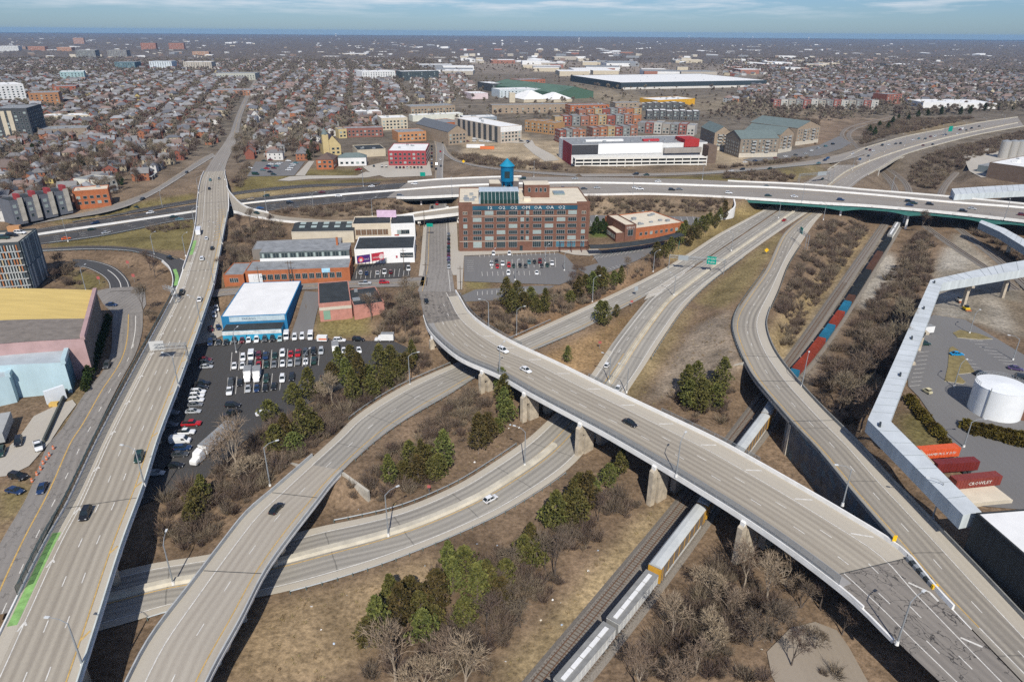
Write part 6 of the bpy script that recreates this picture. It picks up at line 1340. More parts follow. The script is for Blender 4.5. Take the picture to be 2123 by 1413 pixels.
def make_car(kind):
    r = bpy.data.objects.new(kind, None); r0 = []
    def part(name, mb, m, paint=False, smooth=False): r0.append((name, mb.mesh(name, m if isinstance(m, list) else [m], smooth), paint))
    mb = MB(); g = MB(); rf = MB(); wb, wr, tw = 1.38,.33,.86
    if kind in ('sedan', 'suv', 'hatchback'):
        L2 = {'sedan': 2.4, 'suv': 2.4, 'hatchback': 2.15}[kind]; hw = .92 if kind != 'suv' else .97; bh = {'sedan': .93, 'suv': 1.1, 'hatchback': .95}[kind]; zt = {'sedan': 1.46, 'suv': 1.78, 'hatchback': 1.5}[kind]; z0 = .28 if kind != 'suv' else .36
        loft(mb,[(-L2, hw * .82, z0 + .15, bh - .12),(-L2 + .25, hw * .96, z0, bh),(-L2 * .5, hw, z0, bh + .02),(L2 * .3, hw, z0, bh),(L2 * .62, hw * .98, z0, bh - .1),(L2 - .25, hw * .92, z0, bh - .22),(L2, hw * .75, z0 + .12, bh - .36)])
        xs = {'sedan': (-L2 * .82,-L2 * .42, L2 * .12, L2 * .48), 'suv': (-L2 * .99,-L2 * .84, L2 * .1, L2 * .44), 'hatchback': (-L2 * .98,-L2 * .7, L2 * .1, L2 * .5)}[kind]
        hi = house(g, xs, hw * .9, bh - .03, zt); rf.box(hi[0][0] - .02, hi[1][0] + .02, hi[0][1] - .02, hi[2][1] + .02, zt - .03, zt + .05)
        for y in (-1,1):
            for xa, xb in ((xs[0], xs[1]),(xs[3], xs[2]),((xs[0] + xs[3]) / 2 - .1,(xs[1] + xs[2]) / 2 - .1)): rf.tube((xa, y * hw * .9, bh),(xb, y * (hw * .9 - .22), zt),.06, seg=4, cap=False)
    elif kind == 'pickup':
        L2, hw, bh, zt, z0, wb, wr = 2.85,1.0,1.12,1.86,.42,1.75,.4
        loft(mb,[(-L2, hw * .95, z0, bh),(-L2 + .1, hw, z0, bh + .02),(-.65, hw, z0, bh + .02),(.9, hw, z0, bh + .03),(L2 - .3, hw * .96, z0, bh - .02),(L2, hw * .85, z0 + .1, bh - .2)])
        hi = house(g,(-.75,-.6,.75,1.35), hw * .9, bh, zt); rf.box(hi[0][0], hi[1][0], hi[0][1], hi[2][1], zt - .03, zt + .05); bed = MB(); bed.box(-L2 + .15,-.85,-hw * .8, hw * .8, bh + .021, bh + .03); part('cargo_bed', bed, TYR)
    elif kind == 'van':
        L2, hw, bh, zt, z0, wb, wr = 2.9,1.02,1.25,2.45,.36,1.75,.36
        loft(mb,[(-L2, hw * .96, z0, zt - .08),(-L2 + .15, hw, z0, zt),(L2 * .38, hw, z0, zt),(L2 * .45, hw, z0, zt - .1),(L2 * .72, hw * .97, z0, bh + .1),(L2 - .1, hw * .9, z0, bh - .1),(L2, hw * .8, z0 + .1, bh - .3)])
        g.quad((L2 * .475,-hw * .86, zt - .2),(L2 * .735,-hw * .9, bh + .14),(L2 * .735, hw * .9, bh + .14),(L2 * .475, hw * .86, zt - .2))
        for y in (-1,1): g.quad((L2 * .2, y * (hw + .01),1.45),(L2 * .58, y * (hw + .005),1.45),(L2 * .46, y * (hw + .005),2.05),(L2 * .2, y * (hw + .01),2.05))
    elif kind == 'box_truck':
        L2, hw, bh, zt, z0, wb, wr = 3.7,1.1,1.3,2.3,.5,2.1,.45
        loft(mb,[(1.2, hw * .95, z0, zt),(2.2, hw * .95, z0, zt),(2.75, hw * .95, z0, bh + .15),(L2 - .1, hw * .9, z0, bh),(L2, hw * .85, z0, bh - .3)]); bx = MB(); bx.box(-L2,1.15,-1.2,1.2,.8,3.4); part('cargo_box', bx, WHB); g.quad((2.25,-hw * .8, zt - .1),(2.72,-hw * .85, bh + .25),(2.72, hw * .85, bh + .25),(2.25, hw * .8, zt - .1)); bt = MB(); bt.box(-L2 + .05,1.1,-1.15,1.15,3.4,3.44); part('box_top', bt, RGR)
    elif kind == 'bus':
        L2, hw, bh, zt, z0, wb, wr = 4.6,1.25,1.4,3.1,.45,2.7,.5
        loft(mb,[(-L2, hw * .96, z0, zt - .1),(-L2 + .2, hw, z0, zt),(L2 - .2, hw, z0, zt),(L2, hw * .95, z0, zt - .15)]); g.box(-L2 + .6, L2 - .4,-hw - .01, hw + .01,1.5,2.4); g.box(L2 - .2, L2 + .01,-hw * .9, hw * .9,1.3,2.6)
    part('glass', g, CGL)
    if rf.f: part('roof', rf, PAINT, True)
    hub = MB(); hub.tube((0,-.11,0),(0,.11,0), wr, wr,12); wm = hub.mesh('wheel',[TYR]); rm_ = MB().tube((0,-.115,0),(0,.115,0), wr * .6, wr * .6,8).mesh('rim',[RIM])
    wheels = [(sx_ * wb, sy_ * (hw - .1), wr) for sx_ in (-1,1) for sy_ in (-1,1)]
    zl = bh - .38 if kind not in ('bus', 'van', 'box_truck') else 1.0; lm = MB(); lm.box(-.12,.02,-.2,.2,-.07,.07); hl = lm.mesh('headlight',[HLT]); tl_ = lm.mesh('tail_light',[TLT])
    xf = L2 - .08; CARS[kind] = dict(body=mb.mesh('body',[PAINT]), parts=r0, wheel=wm, rim=rm_, wheels=wheels, hl=hl, tl=tl_, lights=[(xf, hw * .66, zl + .02),(-L2 + .1, hw * .7, zl + .22)])
for k in ('sedan', 'suv', 'hatchback', 'pickup', 'van', 'box_truck', 'bus'): make_car(k)
COLS = {'white': (.74,.75,.75), 'black': (.012,.013,.015), 'dark grey': (.055,.06,.065), 'grey': (.17,.18,.19), 'silver': (.42,.44,.45), 'dark blue': (.012,.035,.10), 'blue': (.02,.09,.25), 'bright blue': (.0,.26,.55), 'red': (.42,.015,.02), 'dark red': (.13,.012,.018), 'dark green': (.015,.045,.035), 'teal': (.08,.2,.23), 'orange': (.75,.14,.02), 'tan': (.36,.29,.2), 'light teal': (.38,.47,.46), 'pale yellow': (.55,.5,.28), 'purple': (.07,.045,.12)}
NAMES = {'sedan': 'parked_car', 'suv': 'parked_suv', 'hatchback': 'parked_hatchback', 'pickup': 'pickup_truck', 'van': 'van', 'box_truck': 'box_truck', 'bus': 'bus'}
WORD = {'sedan': 'sedan', 'suv': 'SUV', 'hatchback': 'hatchback', 'pickup': 'pickup', 'van': 'van', 'box_truck': 'box truck', 'bus': 'refuse truck'}
FLEET = []
def car(kind, pos, heading, col, where, group, moving=False, near=None, scale=1.0):
    p = Vector(pos); dist = math.hypot(p.x, p.y); FLEET.append((kind, p, heading, col, where, group, moving, dist < 330 if near is None else near, scale))
def road_car(strip, px, py, col, kind, where, group='moving traffic', rev=False, dz=0.03):
    v = strip.near(px, py); z = strip.at(v, t=.5)[2]; q = P(px, py, z + .5); v_ = v
    c = (strip.l + strip.r) / 2; i = int(np.argmin(((c[:, :2] - np.array((q.x, q.y))) ** 2).sum(1))); v = float(strip.s[i]); a = strip.at(max(0, v - 3), t=.5); b = strip.at(min(strip.len, v + 3), t=.5); h = math.atan2(b[1] - a[1], b[0] - a[0]) + (math.pi if rev else 0); z = strip.at(v, t=.5)[2]; q = P(px, py, z + .6); car(kind,(q.x, q.y, z + dz), h, col, where, group, True)
def row(cars_, z, hd, where, group, dz=0.0):
    """cars_: (px, py, colour, kind); hd = pictured heading (dx, dy)"""
    for c in cars_:
        px, py, col, kind = c[:4]; h_ = c[4] if len(c) > 4 else hd; q = P(px, py, z + .6); a = P(px, py, z); b = P(px + h_[0], py + h_[1], z); car(kind,(q.x, q.y, z + dz), math.atan2(b.y - a.y, b.x - a.x), col, where, group)
wv_ = 'on the west viaduct'
for px, py, c, k, rv_ in [(177,1065, 'black', 'suv',1),(288,948, 'dark green', 'suv',1),(377,606, 'black', 'pickup',0),(414,620, 'white', 'sedan',0),(419,536, 'white', 'suv',0),(440,514, 'black', 'sedan',0),(428,494, 'white', 'hatchback',0),(412,482, 'white', 'bus',0),(436,373, 'teal', 'hatchback',1),(434,391, 'black', 'sedan',1),(454,370, 'grey', 'sedan',0)]: road_car(VIA, px, py, c, k, wv_, 'traffic on the west viaduct', bool(rv_))
road_car(LRP,352,534, 'black', 'sedan', 'on the loop ramp joining the viaduct')
for px, py in ((387,357),(295,412)): road_car(R10, px, py, 'dark grey', 'sedan', 'on the ramp beside the old houses', rev=True)
road_car(R10B,279,431, 'dark green', 'suv', 'on the slip road beside the freeway', rev=True)
wf = 'on the near freeway carriageway'; wf2 = 'on the far freeway carriageway'
for px, py, c, k in [(190,475, 'dark green', 'sedan'),(220,482, 'silver', 'sedan'),(137,494, 'orange', 'sedan'),(360,449, 'dark green', 'sedan'),(372,454, 'teal', 'sedan'),(601,420, 'black', 'suv'),(539,431, 'blue', 'sedan'),(702,406, 'white', 'sedan'),(830,406, 'grey', 'suv'),(1122,387, 'white', 'suv'),(1168,389, 'grey', 'sedan'),(1211,391, 'dark grey', 'sedan'),(1238,389, 'silver', 'sedan'),(1317,389, 'white', 'sedan'),(1326,392, 'white', 'pickup'),(1393,393, 'black', 'suv'),(1409,392, 'grey', 'sedan'),(1511,400, 'white', 'suv'),(1593,405, 'dark green', 'sedan'),(1647,407, 'white', 'sedan'),(1743,414, 'dark blue', 'suv'),(1884,417, 'black', 'suv'),(1893,421, 'dark green', 'pickup'),(1886,425, 'dark blue', 'suv'),(1928,423, 'black', 'suv'),(1997,437, 'black', 'suv'),(2016,432, 'silver', 'sedan'),(2119,445, 'dark red', 'suv')]: road_car(FWY, px, py, c, k, wf, 'freeway traffic')
for px, py, c, k in [(197,462, 'dark blue', 'suv'),(311,441, 'white', 'suv'),(520,413, 'tan', 'suv'),(552,406, 'dark green', 'suv'),(667,398, 'dark red', 'sedan'),(770,386, 'white', 'sedan'),(859,381, 'white', 'suv'),(1084,370, 'dark green', 'suv'),(1192,370, 'silver', 'sedan'),(1364,376, 'white', 'sedan'),(1588,386, 'dark green', 'sedan')]: road_car(FWY, px, py, c, k, wf2, 'freeway traffic', rev=True)
road_car(RMP6,532,441, 'dark green', 'sedan', 'on the connector ramp off the viaduct')
for px, py, c, k in [(1318,361, 'black', 'suv'),(1340,362, 'dark green', 'sedan'),(1516,354, 'white', 'sedan'),(1539,351, 'black', 'suv'),(1596,349, 'dark green', 'sedan'),(1697,338, 'teal', 'sedan'),(1710,332, 'dark blue', 'suv'),(1716,328, 'blue', 'suv'),(1768,319, 'white', 'sedan')]: road_car(R7, px, py, c, k, 'on the slip road below the apartments', 'freeway traffic', rev=True)
for i,(px, py, c, k) in enumerate([(1705,371, 'dark green', 'sedan'),(1783,330, 'blue', 'sedan'),(1796,309, 'black', 'sedan'),(1804,311, 'dark red', 'sedan'),(1811,313, 'white', 'sedan'),(1800,323, 'dark grey', 'sedan'),(1829,301, 'black', 'suv'),(1843,300, 'white', 'sedan'),(1857,298, 'dark grey', 'sedan'),(1867,297, 'black', 'sedan'),(1893,290, 'white', 'sedan'),(1905,287, 'teal', 'sedan'),(1918,288, 'black', 'suv'),(1929,283, 'dark red', 'sedan'),(1938,283, 'white', 'suv'),(1960,279, 'white', 'sedan'),(1985,277, 'white', 'sedan'),(1992,269, 'dark red', 'box_truck'),(2003,270, 'dark grey', 'sedan'),(2014,266, 'black', 'suv'),(2030,262, 'black', 'sedan')]): road_car(R8N, px, py, c, k, 'in the queue on the north highway', 'north highway traffic', rev=True)
for px, py, c in [(1914,301, 'dark red'),(1934,299, 'black')]: road_car(R8N, px, py, c, 'sedan', 'on the open side of the north highway', 'north highway traffic')
for px, py, c, k in [(1043,726, 'white', 'suv'),(1090,766, 'white', 'sedan'),(1306,876, 'black', 'sedan')]: road_car(RD, px, py, c, k, 'on the curved bridge', 'cars on the curved bridge')
road_car(RD,884,624, 'black', 'sedan', 'leaving the junction for the curved bridge')
road_car(RA,573,1053, 'black', 'sedan', 'on the flyover ramp'); road_car(RB,1017,1033, 'white', 'hatchback', 'on the lower highway before the flyover'); road_car(RB,1259,756, 'white', 'hatchback', 'on the lower highway just beyond the bridge'); road_car(RB,1281,805, 'white', 'sedan', 'on the lower highway about to pass under the bridge', rev=True); road_car(RB,1626,456, 'red', 'sedan', 'on the lower highway near the freeway bridge')
for px, py, c, k in [(896,429, 'black', 'sedan'),(906,422, 'red', 'pickup'),(904,350, 'black', 'sedan'),(914,344, 'dark grey', 'sedan'),(913,330, 'white', 'sedan'),(913,314, 'red', 'sedan'),(918,296, 'black', 'sedan'),(905,340, 'dark grey', 'suv'),(928,430, 'black', 'suv')]: road_car(S4, px, py, c, k, 'on the main street', 'main street traffic')
for i,(c, k) in enumerate([('dark grey', 'suv'),('black', 'sedan'),('dark red', 'sedan'),('dark green', 'sedan'),('black', 'sedan'),('dark red', 'sedan'),('purple', 'suv'),('grey', 'sedan'),('silver', 'sedan')]): road_car(S4,930.2 + (i > 6) * .4,487 + i * 8.2, c, k, 'parked along the main street sidewalk', 'cars parked on the main street')
for i in range(7): road_car(S4,895,303 + i * 7,['black', 'dark grey', 'dark red', 'black', 'silver', 'dark blue', 'black'][i], 'sedan', 'parked on the far stretch of the main street', 'cars parked on the main street')
road_car(SEW,757,587, 'silver', 'pickup', 'on the cross street'); road_car(SEW,797,585, 'red', 'suv', 'on the cross street')
road_car(SLS,222,757, 'dark grey', 'suv', 'on the street below the viaduct fence', rev=True); road_car(SLS,87,1011, 'dark blue', 'sedan', 'on the street below the viaduct fence', rev=True)
row([(37,987, 'black', 'suv'),(30,1016, 'dark blue', 'sedan')],0.1,(20,4), 'beside the dead lawn by the loading yard', 'cars by the loading yard'); row([(79,924, 'white', 'pickup',(6,20)),(38,915, 'black', 'suv',(-4,20)),(2,937, 'dark green', 'suv',(-6,18))],.06,(5,20), 'in the loading yard', 'cars by the loading yard'); row([(231,631, 'dark blue', 'sedan')],.05,(20,1), 'turning at the west junction', 'cars by the loading yard')
row([(671,605, 'dark grey', 'suv')],0,(2,20), 'in the alley by the pink building', 'lot cars')
row([(748,565, 'silver', 'suv'),(760,566, 'dark blue', 'sedan'),(783,565, 'silver', 'sedan'),(797,563, 'white', 'pickup'),(810,563, 'dark red', 'sedan'),(847,556, 'white', 'pickup')],.03,(1,-20), 'in the small lot before the billboards', 'cars before the billboards')
ml = 'main lot cars'; dn = (-3,20)
row([(436,710, 'dark blue', 'suv'),(453,709, 'dark grey', 'sedan'),(468.5,709, 'black', 'sedan'),(486,705, 'dark grey', 'suv'),(502,704.5, 'dark red', 'sedan'),(515.5,704, 'white', 'sedan'),(532,704, 'white', 'suv'),(549,702.5, 'dark grey', 'suv'),(565,701.5, 'black', 'suv'),(580.5,701.5, 'light teal', 'sedan'),(594,697, 'white', 'van'),(611,699, 'white', 'suv'),(626.5,697.5, 'white', 'suv'),(644,697.5, 'white', 'van')], ZL, dn, 'in the row against the blue warehouse', ml)
row([(504,741.5, 'white', 'suv'),(521,738, 'white', 'van'),(536.5,737.5, 'dark red', 'suv'),(551,737.5, 'dark blue', 'pickup'),(570,736.5, 'dark green', 'sedan'),(586,732.5, 'white', 'suv'),(603,733, 'red', 'sedan'),(618,732, 'red', 'pickup'),(633.5,731, 'dark grey', 'suv'),(650,729, 'black', 'suv'),(666,728, 'silver', 'suv')], ZL, dn, 'in the far half of the middle double row', ml)
row([(486,757.5, 'white', 'sedan'),(503,757, 'white', 'sedan'),(520,757, 'dark grey', 'suv'),(536.5,755.5, 'red', 'sedan'),(552.5,755, 'dark green', 'sedan'),(568.5,754.5, 'grey', 'sedan'),(586,752.5, 'white', 'sedan'),(602,752, 'silver', 'sedan'),(618,749, 'grey', 'pickup'),(634,748.5, 'white', 'sedan'),(651,747.5, 'dark green', 'pickup')], ZL, dn, 'in the near half of the middle double row', ml)
row([(479,791, 'dark grey', 'pickup'),(497.5,792.5, 'black', 'sedan'),(514,781, 'white', 'box_truck'),(533,781, 'white', 'box_truck'),(552,785.5, 'dark green', 'suv'),(585.5,785, 'white', 'suv'),(605,782.5, 'black', 'suv')], ZL, dn, 'in the far half of the near double row', ml)
row([(476,810, 'white', 'pickup'),(514.5,805, 'silver', 'sedan'),(532.5,804, 'dark blue', 'sedan'),(550,803.5, 'black', 'sedan'),(568,800, 'black', 'sedan')], ZL, dn, 'in the near half of the near double row', ml)
row([(696,728, 'white', 'box_truck',(1,20)),(713,726, 'white', 'sedan',(3,20)),(727.5,725.5, 'black', 'suv',(1,20)),(744,725, 'white', 'sedan',(5,18)),(720,741, 'silver', 'sedan',(20,-6)),(679,779, 'black', 'sedan',(20,2))], ZL, dn, 'at the tree end of the lot', ml)
row([(704,705, 'white', 'suv',(20,0)),(743,703.5, 'black', 'suv',(20,1)),(797,704, 'white', 'box_truck',(-20,0))], ZL, dn, 'along the grass bank above the lot', ml)
row([(425,744.5, 'dark red', 'sedan'),(427,752, 'dark grey', 'suv'),(427,759.5, 'silver', 'sedan'),(417,795, 'black', 'pickup'),(416,803, 'black', 'sedan'),(411,812, 'white', 'suv'),(408,820, 'white', 'suv'),(407,829, 'white', 'suv'),(404,838, 'grey', 'sedan'),(400,852, 'silver', 'sedan'),(397,878, 'red', 'pickup'),(384,896, 'white', 'pickup'),(374,914, 'white', 'van'),(379,928, 'dark blue', 'suv'),(372,941, 'dark grey', 'sedan'),(362,964, 'black', 'sedan'),(355,856, 'grey', 'suv'),(352,880, 'grey', 'sedan'),(322,980, 'silver', 'sedan')], ZL,(20,-1), 'in the column beside the viaduct', ml)
row([(483,840, 'black', 'suv'),(480,857, 'black', 'pickup',(-20,8)),(546,855, 'white', 'sedan',(20,-5))], ZL,(20,0), 'loose at the near end of the lot', ml)
row([(453,678, 'dark blue', 'sedan',(6,18)),(437,681, 'dark red', 'sedan',(8,18)),(449,640, 'white', 'suv',(3,20)),(444,653, 'white', 'suv',(3,20)),(477,604, 'white', 'sedan',(20,0)),(441,700, 'dark grey', 'suv',(6,18))],-3.55,(5,20), 'in the yard between viaduct and warehouse', ml)
bl_ = 'cars in the brick office lot'
row([(1023,526, 'white', 'suv'),(1056,526, 'white', 'suv')],0,(0,20), 'nosed up to the brick office', bl_)
row([(1019,547, 'white', 'pickup'),(1029.5,543, 'dark grey', 'suv'),(1031,552, 'red', 'sedan'),(1042,546.5, 'white', 'pickup'),(1055,550, 'red', 'suv'),(1065.5,551, 'dark green', 'sedan'),(1078,550, 'black', 'sedan'),(1089,551, 'dark grey', 'sedan'),(1097,543, 'teal', 'sedan'),(1108,543, 'black', 'sedan'),(1119.5,542, 'dark red', 'suv'),(1123,550.5, 'dark grey', 'sedan'),(1134.5,549.5, 'dark green', 'sedan'),(1144.5,545.5, 'white', 'pickup')],0,(1,20), 'in the middle row of the brick office lot', bl_)
row([(1054,566, 'white', 'suv'),(1113,565, 'white', 'sedan')],0,(0,20), 'in the fence-side row of the brick office lot', bl_)
row([(1333,442, 'silver', 'suv'),(1338,448, 'silver', 'suv'),(1345,448, 'silver', 'sedan'),(1352,443, 'white', 'suv'),(1363,446, 'silver', 'sedan'),(1237,450, 'white', 'sedan')],0,(3,20), 'in the lot behind the depot', bl_)
row([(1984,733, 'bright blue', 'sedan',(20,0)),(1917,712, 'dark green', 'suv',(20,-1)),(2033,773, 'black', 'sedan',(20,-2)),(2106,763, 'purple', 'sedan',(20,3)),(2121,782, 'black', 'suv',(20,3)),(1914,689, 'white', 'box_truck',(-20,2))],.0,(20,0), 'in the car park by the white walkway', 'cars by the walkway')
row([(545,352, 'teal', 'sedan'),(553,349, 'red', 'sedan'),(557,344, 'dark blue', 'sedan'),(562,340, 'white', 'sedan'),(568,348, 'dark red', 'sedan'),(560,356, 'black', 'sedan'),(573,344, 'teal', 'sedan'),(577,340, 'white', 'sedan'),(581,337.5, 'silver', 'sedan'),(598,352, 'white', 'sedan'),(602,348, 'white', 'sedan'),(605,344, 'silver', 'suv'),(608,340.5, 'white', 'sedan'),(613,337.5, 'teal', 'sedan'),(567,361, 'dark green', 'sedan'),(530,361, 'dark green', 'van'),(518,348, 'white', 'sedan')],0.02,(20,1), 'in the lot beyond the viaduct trees', 'north lot cars')
row([(561,331, 'dark red', 'sedan'),(548,333, 'dark green', 'sedan'),(598,333, 'white', 'sedan')],0.02,(20,0), 'at the kerb before the old brick houses', 'north lot cars')
row([(822 + 7.4 * i,347, c, 'sedan') for i, c in enumerate(['purple', 'black', 'dark red', 'silver', 'tan', 'black', 'grey', 'dark grey'])] + [(841 + 7 * i,339.5, c, 'sedan') for i, c in enumerate(['dark red', 'grey', 'tan', 'white', 'white'])] + [(792,345, 'black', 'suv'),(801,345, 'dark grey', 'suv'),(743,351, 'red', 'pickup',(20,-3)),(775,344, 'dark grey', 'sedan')],0.02,(0,-20), 'in the lot of the red building', 'red building cars')
row([(976 + 9 * i,272 + 4 * i, c, 'suv') for i, c in enumerate(['dark blue', 'white', 'dark grey', 'black'])] + [(985,289, 'silver', 'van',(20,0))] + [(955 + 14 * i,292.5, c, 'sedan',(20,0)) for i, c in enumerate(['dark grey', 'dark red', 'white', 'white', 'white', 'dark green', 'dark grey', 'silver', 'white', 'black', 'dark blue'])],0.02,(6,20), 'parked by the grey apartment blocks', 'apartment cars')
row([(1545 + 21 * i,336 - i * 3, c, 'sedan',(20,-1)) for i, c in enumerate(['white', 'dark blue', 'tan', 'dark red', 'white', 'dark grey', 'silver'])] + [(1682 + 15 * i,312 - 4.5 * i, c, 'suv',(20,-2)) for i, c in enumerate(['white', 'silver', 'teal', 'black'])],0.02,(20,-1), 'in the bays below the tan apartments', 'apartment cars')
row([(8 + 17 * i,492 - i * 5, c, 'suv',(20,0)) for i, c in enumerate(['dark green', 'black', 'white'])],22.2,(20,0), 'on the top deck of the louvred car park', 'roof deck cars')
# words that single each one out
from collections import defaultdict
_by = defaultdict(list)
for i, f in enumerate(FLEET): _by[(f[3], f[0], f[4])].append(i)
def link_car(kind, pos, hd, col, label, group, near, moving):
    D = CARS[kind]; base = NAMES[kind] if not moving else {'sedan': 'car', 'hatchback': 'hatchback', 'suv': 'suv'}.get(kind, NAMES[kind]); c = COLS[col]
    o = link(base, D['body'], None, pos, hd, label, {'pickup': 'pickup', 'van': 'van', 'box_truck': 'truck', 'bus': 'truck', 'suv': 'SUV'}.get(kind, 'car'), group, color=c)
    for nme, me, pt in D['parts']: link(nme, me, o, color=c if pt else None)
    for w_ in D['wheels']:
        q = link('wheel', D['wheel'], o, w_)
        if near: link('rim', D['rim'], q)
    if near:
        (xf, yf, zf),(xr_, yr_, zr_) = D['lights']
        for sg in (-1,1): link('headlight', D['hl'], o,(xf, yf * sg, zf)); link('tail_light', D['tl'], o,(xr_, yr_ * sg, zr_), rz=math.pi)
    return o
for key, ids in _by.items():
    ids.sort(key=lambda i: (FLEET[i][1].y, FLEET[i][1].x))
    for n_, i in enumerate(ids):
        kind, pos, hd, col, where, group, moving, near, sc_ = FLEET[i]; tail = '' if len(ids) == 1 else f', {ORD[min(n_,19)]} nearest such'
        link_car(kind, pos, hd, col, f'{col} {WORD[kind]} {where}{tail}', group, near, moving)
# semi trailer, rental trailer, cart, digger
a, b = P(401,968, ZL), P(470,905, ZL); r = empty('semi_truck', a, math.atan2(b.y - a.y, b.x - a.x), label='white semi truck with a long grey-topped trailer beside the bare pale tree', cat='truck')
bx((4.8,18.5,-1.28,1.28,1.2,4.0), 'trailer', WHB, r); bx((4.85,18.4,-1.25,1.25,4.0,4.05), 'trailer_roof', RGR, r); mb = MB(); loft(mb,[(0,1.0,.7,1.7),(.3,1.1,.6,1.95),(1.6,1.15,.6,2.1),(2.1,1.2,.6,3.3),(4.2,1.2,.6,3.6)]); mb.build('cab', WHB, r); mb = MB(); mb.quad((1.62,-1,2.12),(1.62,1,2.12),(2.08,1,3.2),(2.08,-1,3.2)); mb.build('windscreen', CGL, r)
for x in (1,5.5,6.8,15.5,16.8): tb((x,-1.2,.5),(x,1.2,.5),.5, seg=10)('wheel', RDK, r)
r = empty('rental_trailer', P(669,708, ZL), label='small white box trailer with an orange stripe beside the lot grass', cat='trailer'); bx((-1.9,1.9,-1,1,.6,2.6), 'box', WHB, r); bx((-1.2,1.9,-1.03,-1.0,1.2,1.8), 'stripe', mat('rental_orange',(.65,.16,.05), var=.1), r)
for y in (-.9,.9): tb((0, y - .1,.35),(0, y + .1,.35),.35, seg=10)('wheel', RDK, r)
r = empty('utility_cart', P(1922,814,.02),.3, label='small cream utility cart driving past the grass island', cat='cart'); bx((-.7,.7,-1.4,1.4,.35,1.0), 'body', wall((.5,.46,.3)), r); bx((-.7,.7,-.9,.5,1.6,1.7), 'canopy', wall((.55,.5,.33)), r); bx((-.6,.6,-.8,.4,1.0,1.6), 'glass', CGL, r)
for x in (-.65,.65):
    for y in (-.95,.95): tb((x - .1, y,.3),(x + .1, y,.3),.3, seg=8)('wheel', RDK, r)
for px, py, c, lab in ((1988,625,(.55,.5,.4), 'white compact loader parked under the walkway'),(2002,643,(.6,.42,.02), 'yellow compact roller on the gravel yard')):
    r = empty('compact_loader', G(px, py,-1.5) + Vector((0,0,.05)), label=lab, cat='loader'); bx((-1,1,-1.3,1.3,.5,1.4), 'body', wall(c), r); bx((-.7,.7,-.6,.7,1.4,2.3), 'cab', CGL, r); bx((-1.1,1.1,-2.2,-1.5,.1,.8), 'bucket', wall((.35,.12,.05)), r)
    for x in (-1,1):
        for y in (-.8,.8): tb((x - .15, y,.4),(x + .15, y,.4),.4, seg=8)('wheel', RDK, r)
# ------------------------------------------------------------------ the city beyond
def mid(name, fl, fr, dp, h, wc, rm, label, roof='flat', rh=4, wins=True, **kw):
    wm = wc if not isinstance(wc, tuple) else wall(wc)
    b = Bld(name, fl, fr, dp, h, wm, rm, label, z=0, roof=roof, rh=rh, parapet=.5, **kw)
    if wins:
        dist = b.org.y; n_ = max(2, int(b.W / (4 if dist < 1000 else 6))); zs = [1.6 + 3.5 * i for i in range(max(1, int((h - 1) / 3.5)))]; n_ = min(n_,14)
        b.rows('f', n_, zs, min(2.2, b.W / n_ * .5),1.7,.6, bars=0)
        sd = 'r' if b.org.x + b.W / 2 < 0 else 'l'
        if dist < 1100: b.rows(sd, min(10, max(2, int(dp / 5))), zs,1.5,1.7,1, bars=0)
    if roof == 'flat' and b.W > 15: b.vents(min(6, int(b.W / 8)), int(b.W * 10))
    return b
YB, CRM, WH, GRY, DG, RDB = (.50,.40,.2),(.5,.44,.33),(.68,.68,.66),(.24,.25,.26),(.06,.065,.07),(.30,.05,.055)
b = mid('church',(676,323),(708,321),30,9, YB, mat('slate_purple',(.05,.045,.065), var=.15), 'yellow brick church with a pointed dark roof and corner tower', 'gable_y',9, cat='church'); b.part('tower',-2,3.5,-1,4.5,0,19, wall(YB)); tb((.75,1.75,19),(.75,1.75,25),3.2,.1,8)('spire', RGRN, b.o)
BR = mat('brown_shingle',(.12,.085,.07), var=.15)
mid('brick_house',(657,351),(692,351),20,8, ORB, BR, 'orange-brick house with a brown hipped roof beside the lawn', 'hip',4, cat='house'); mid('white_house',(702,344),(760,343),12,7, WH, RGRN, 'long white house with a grey-green roof beside the church', 'hip',3, cat='house')
mid('red_building',(806,343),(884,343),42,12, RDB, RWHT, 'crimson-painted building with a white roof beside the main street'); mid('black_roofed_hall',(742,326),(800,323),30,6, CRM, RDK, 'low cream hall with a flat black roof next to the church', wins=False)
mid('orange_base_building',(826,294),(884,291),26,9,(.45,.22,.1), RGR, 'orange-brick shop block with a pale upper floor on the main street'); mid('cream_office',(792,270),(846,268),28,13, CRM, RWHT, 'cream three-storey office with a white roof uphill of the orange shops'); mid('white_office',(743,248),(792,246),20,9, WH, RWHT, 'white flat-roofed office among bare trees')
mid('brick_row',(712,285),(795,283),16,9,(.23,.1,.075), RGR, 'long dark red brick terrace behind the church'); mid('yellow_box_house',(703,287),(720,286),14,9, YB, RGR, 'plain yellow brick box beside the brick terrace')
mid('gabled_apartments',(930,301),(967,298),80,13, TANB, mat('slate_grey',(.11,.12,.135), var=.15), 'long tan gabled apartment building beside the street bend', 'gable_y',6); b = mid('white_roofed_apartments',(1038,297),(1081,293),95,16, wall((.44,.38,.31)), RWHT, 'tan and white apartment slab with a bright white roof'); b.part('upper_cladding',-.1, b.W + .1,-.1,.0,11,16, RWHT)
for i in range(8): b.part('dark_bay',-.5,0,6 + i * 11,11 + i * 11,0,16, wall(DG))
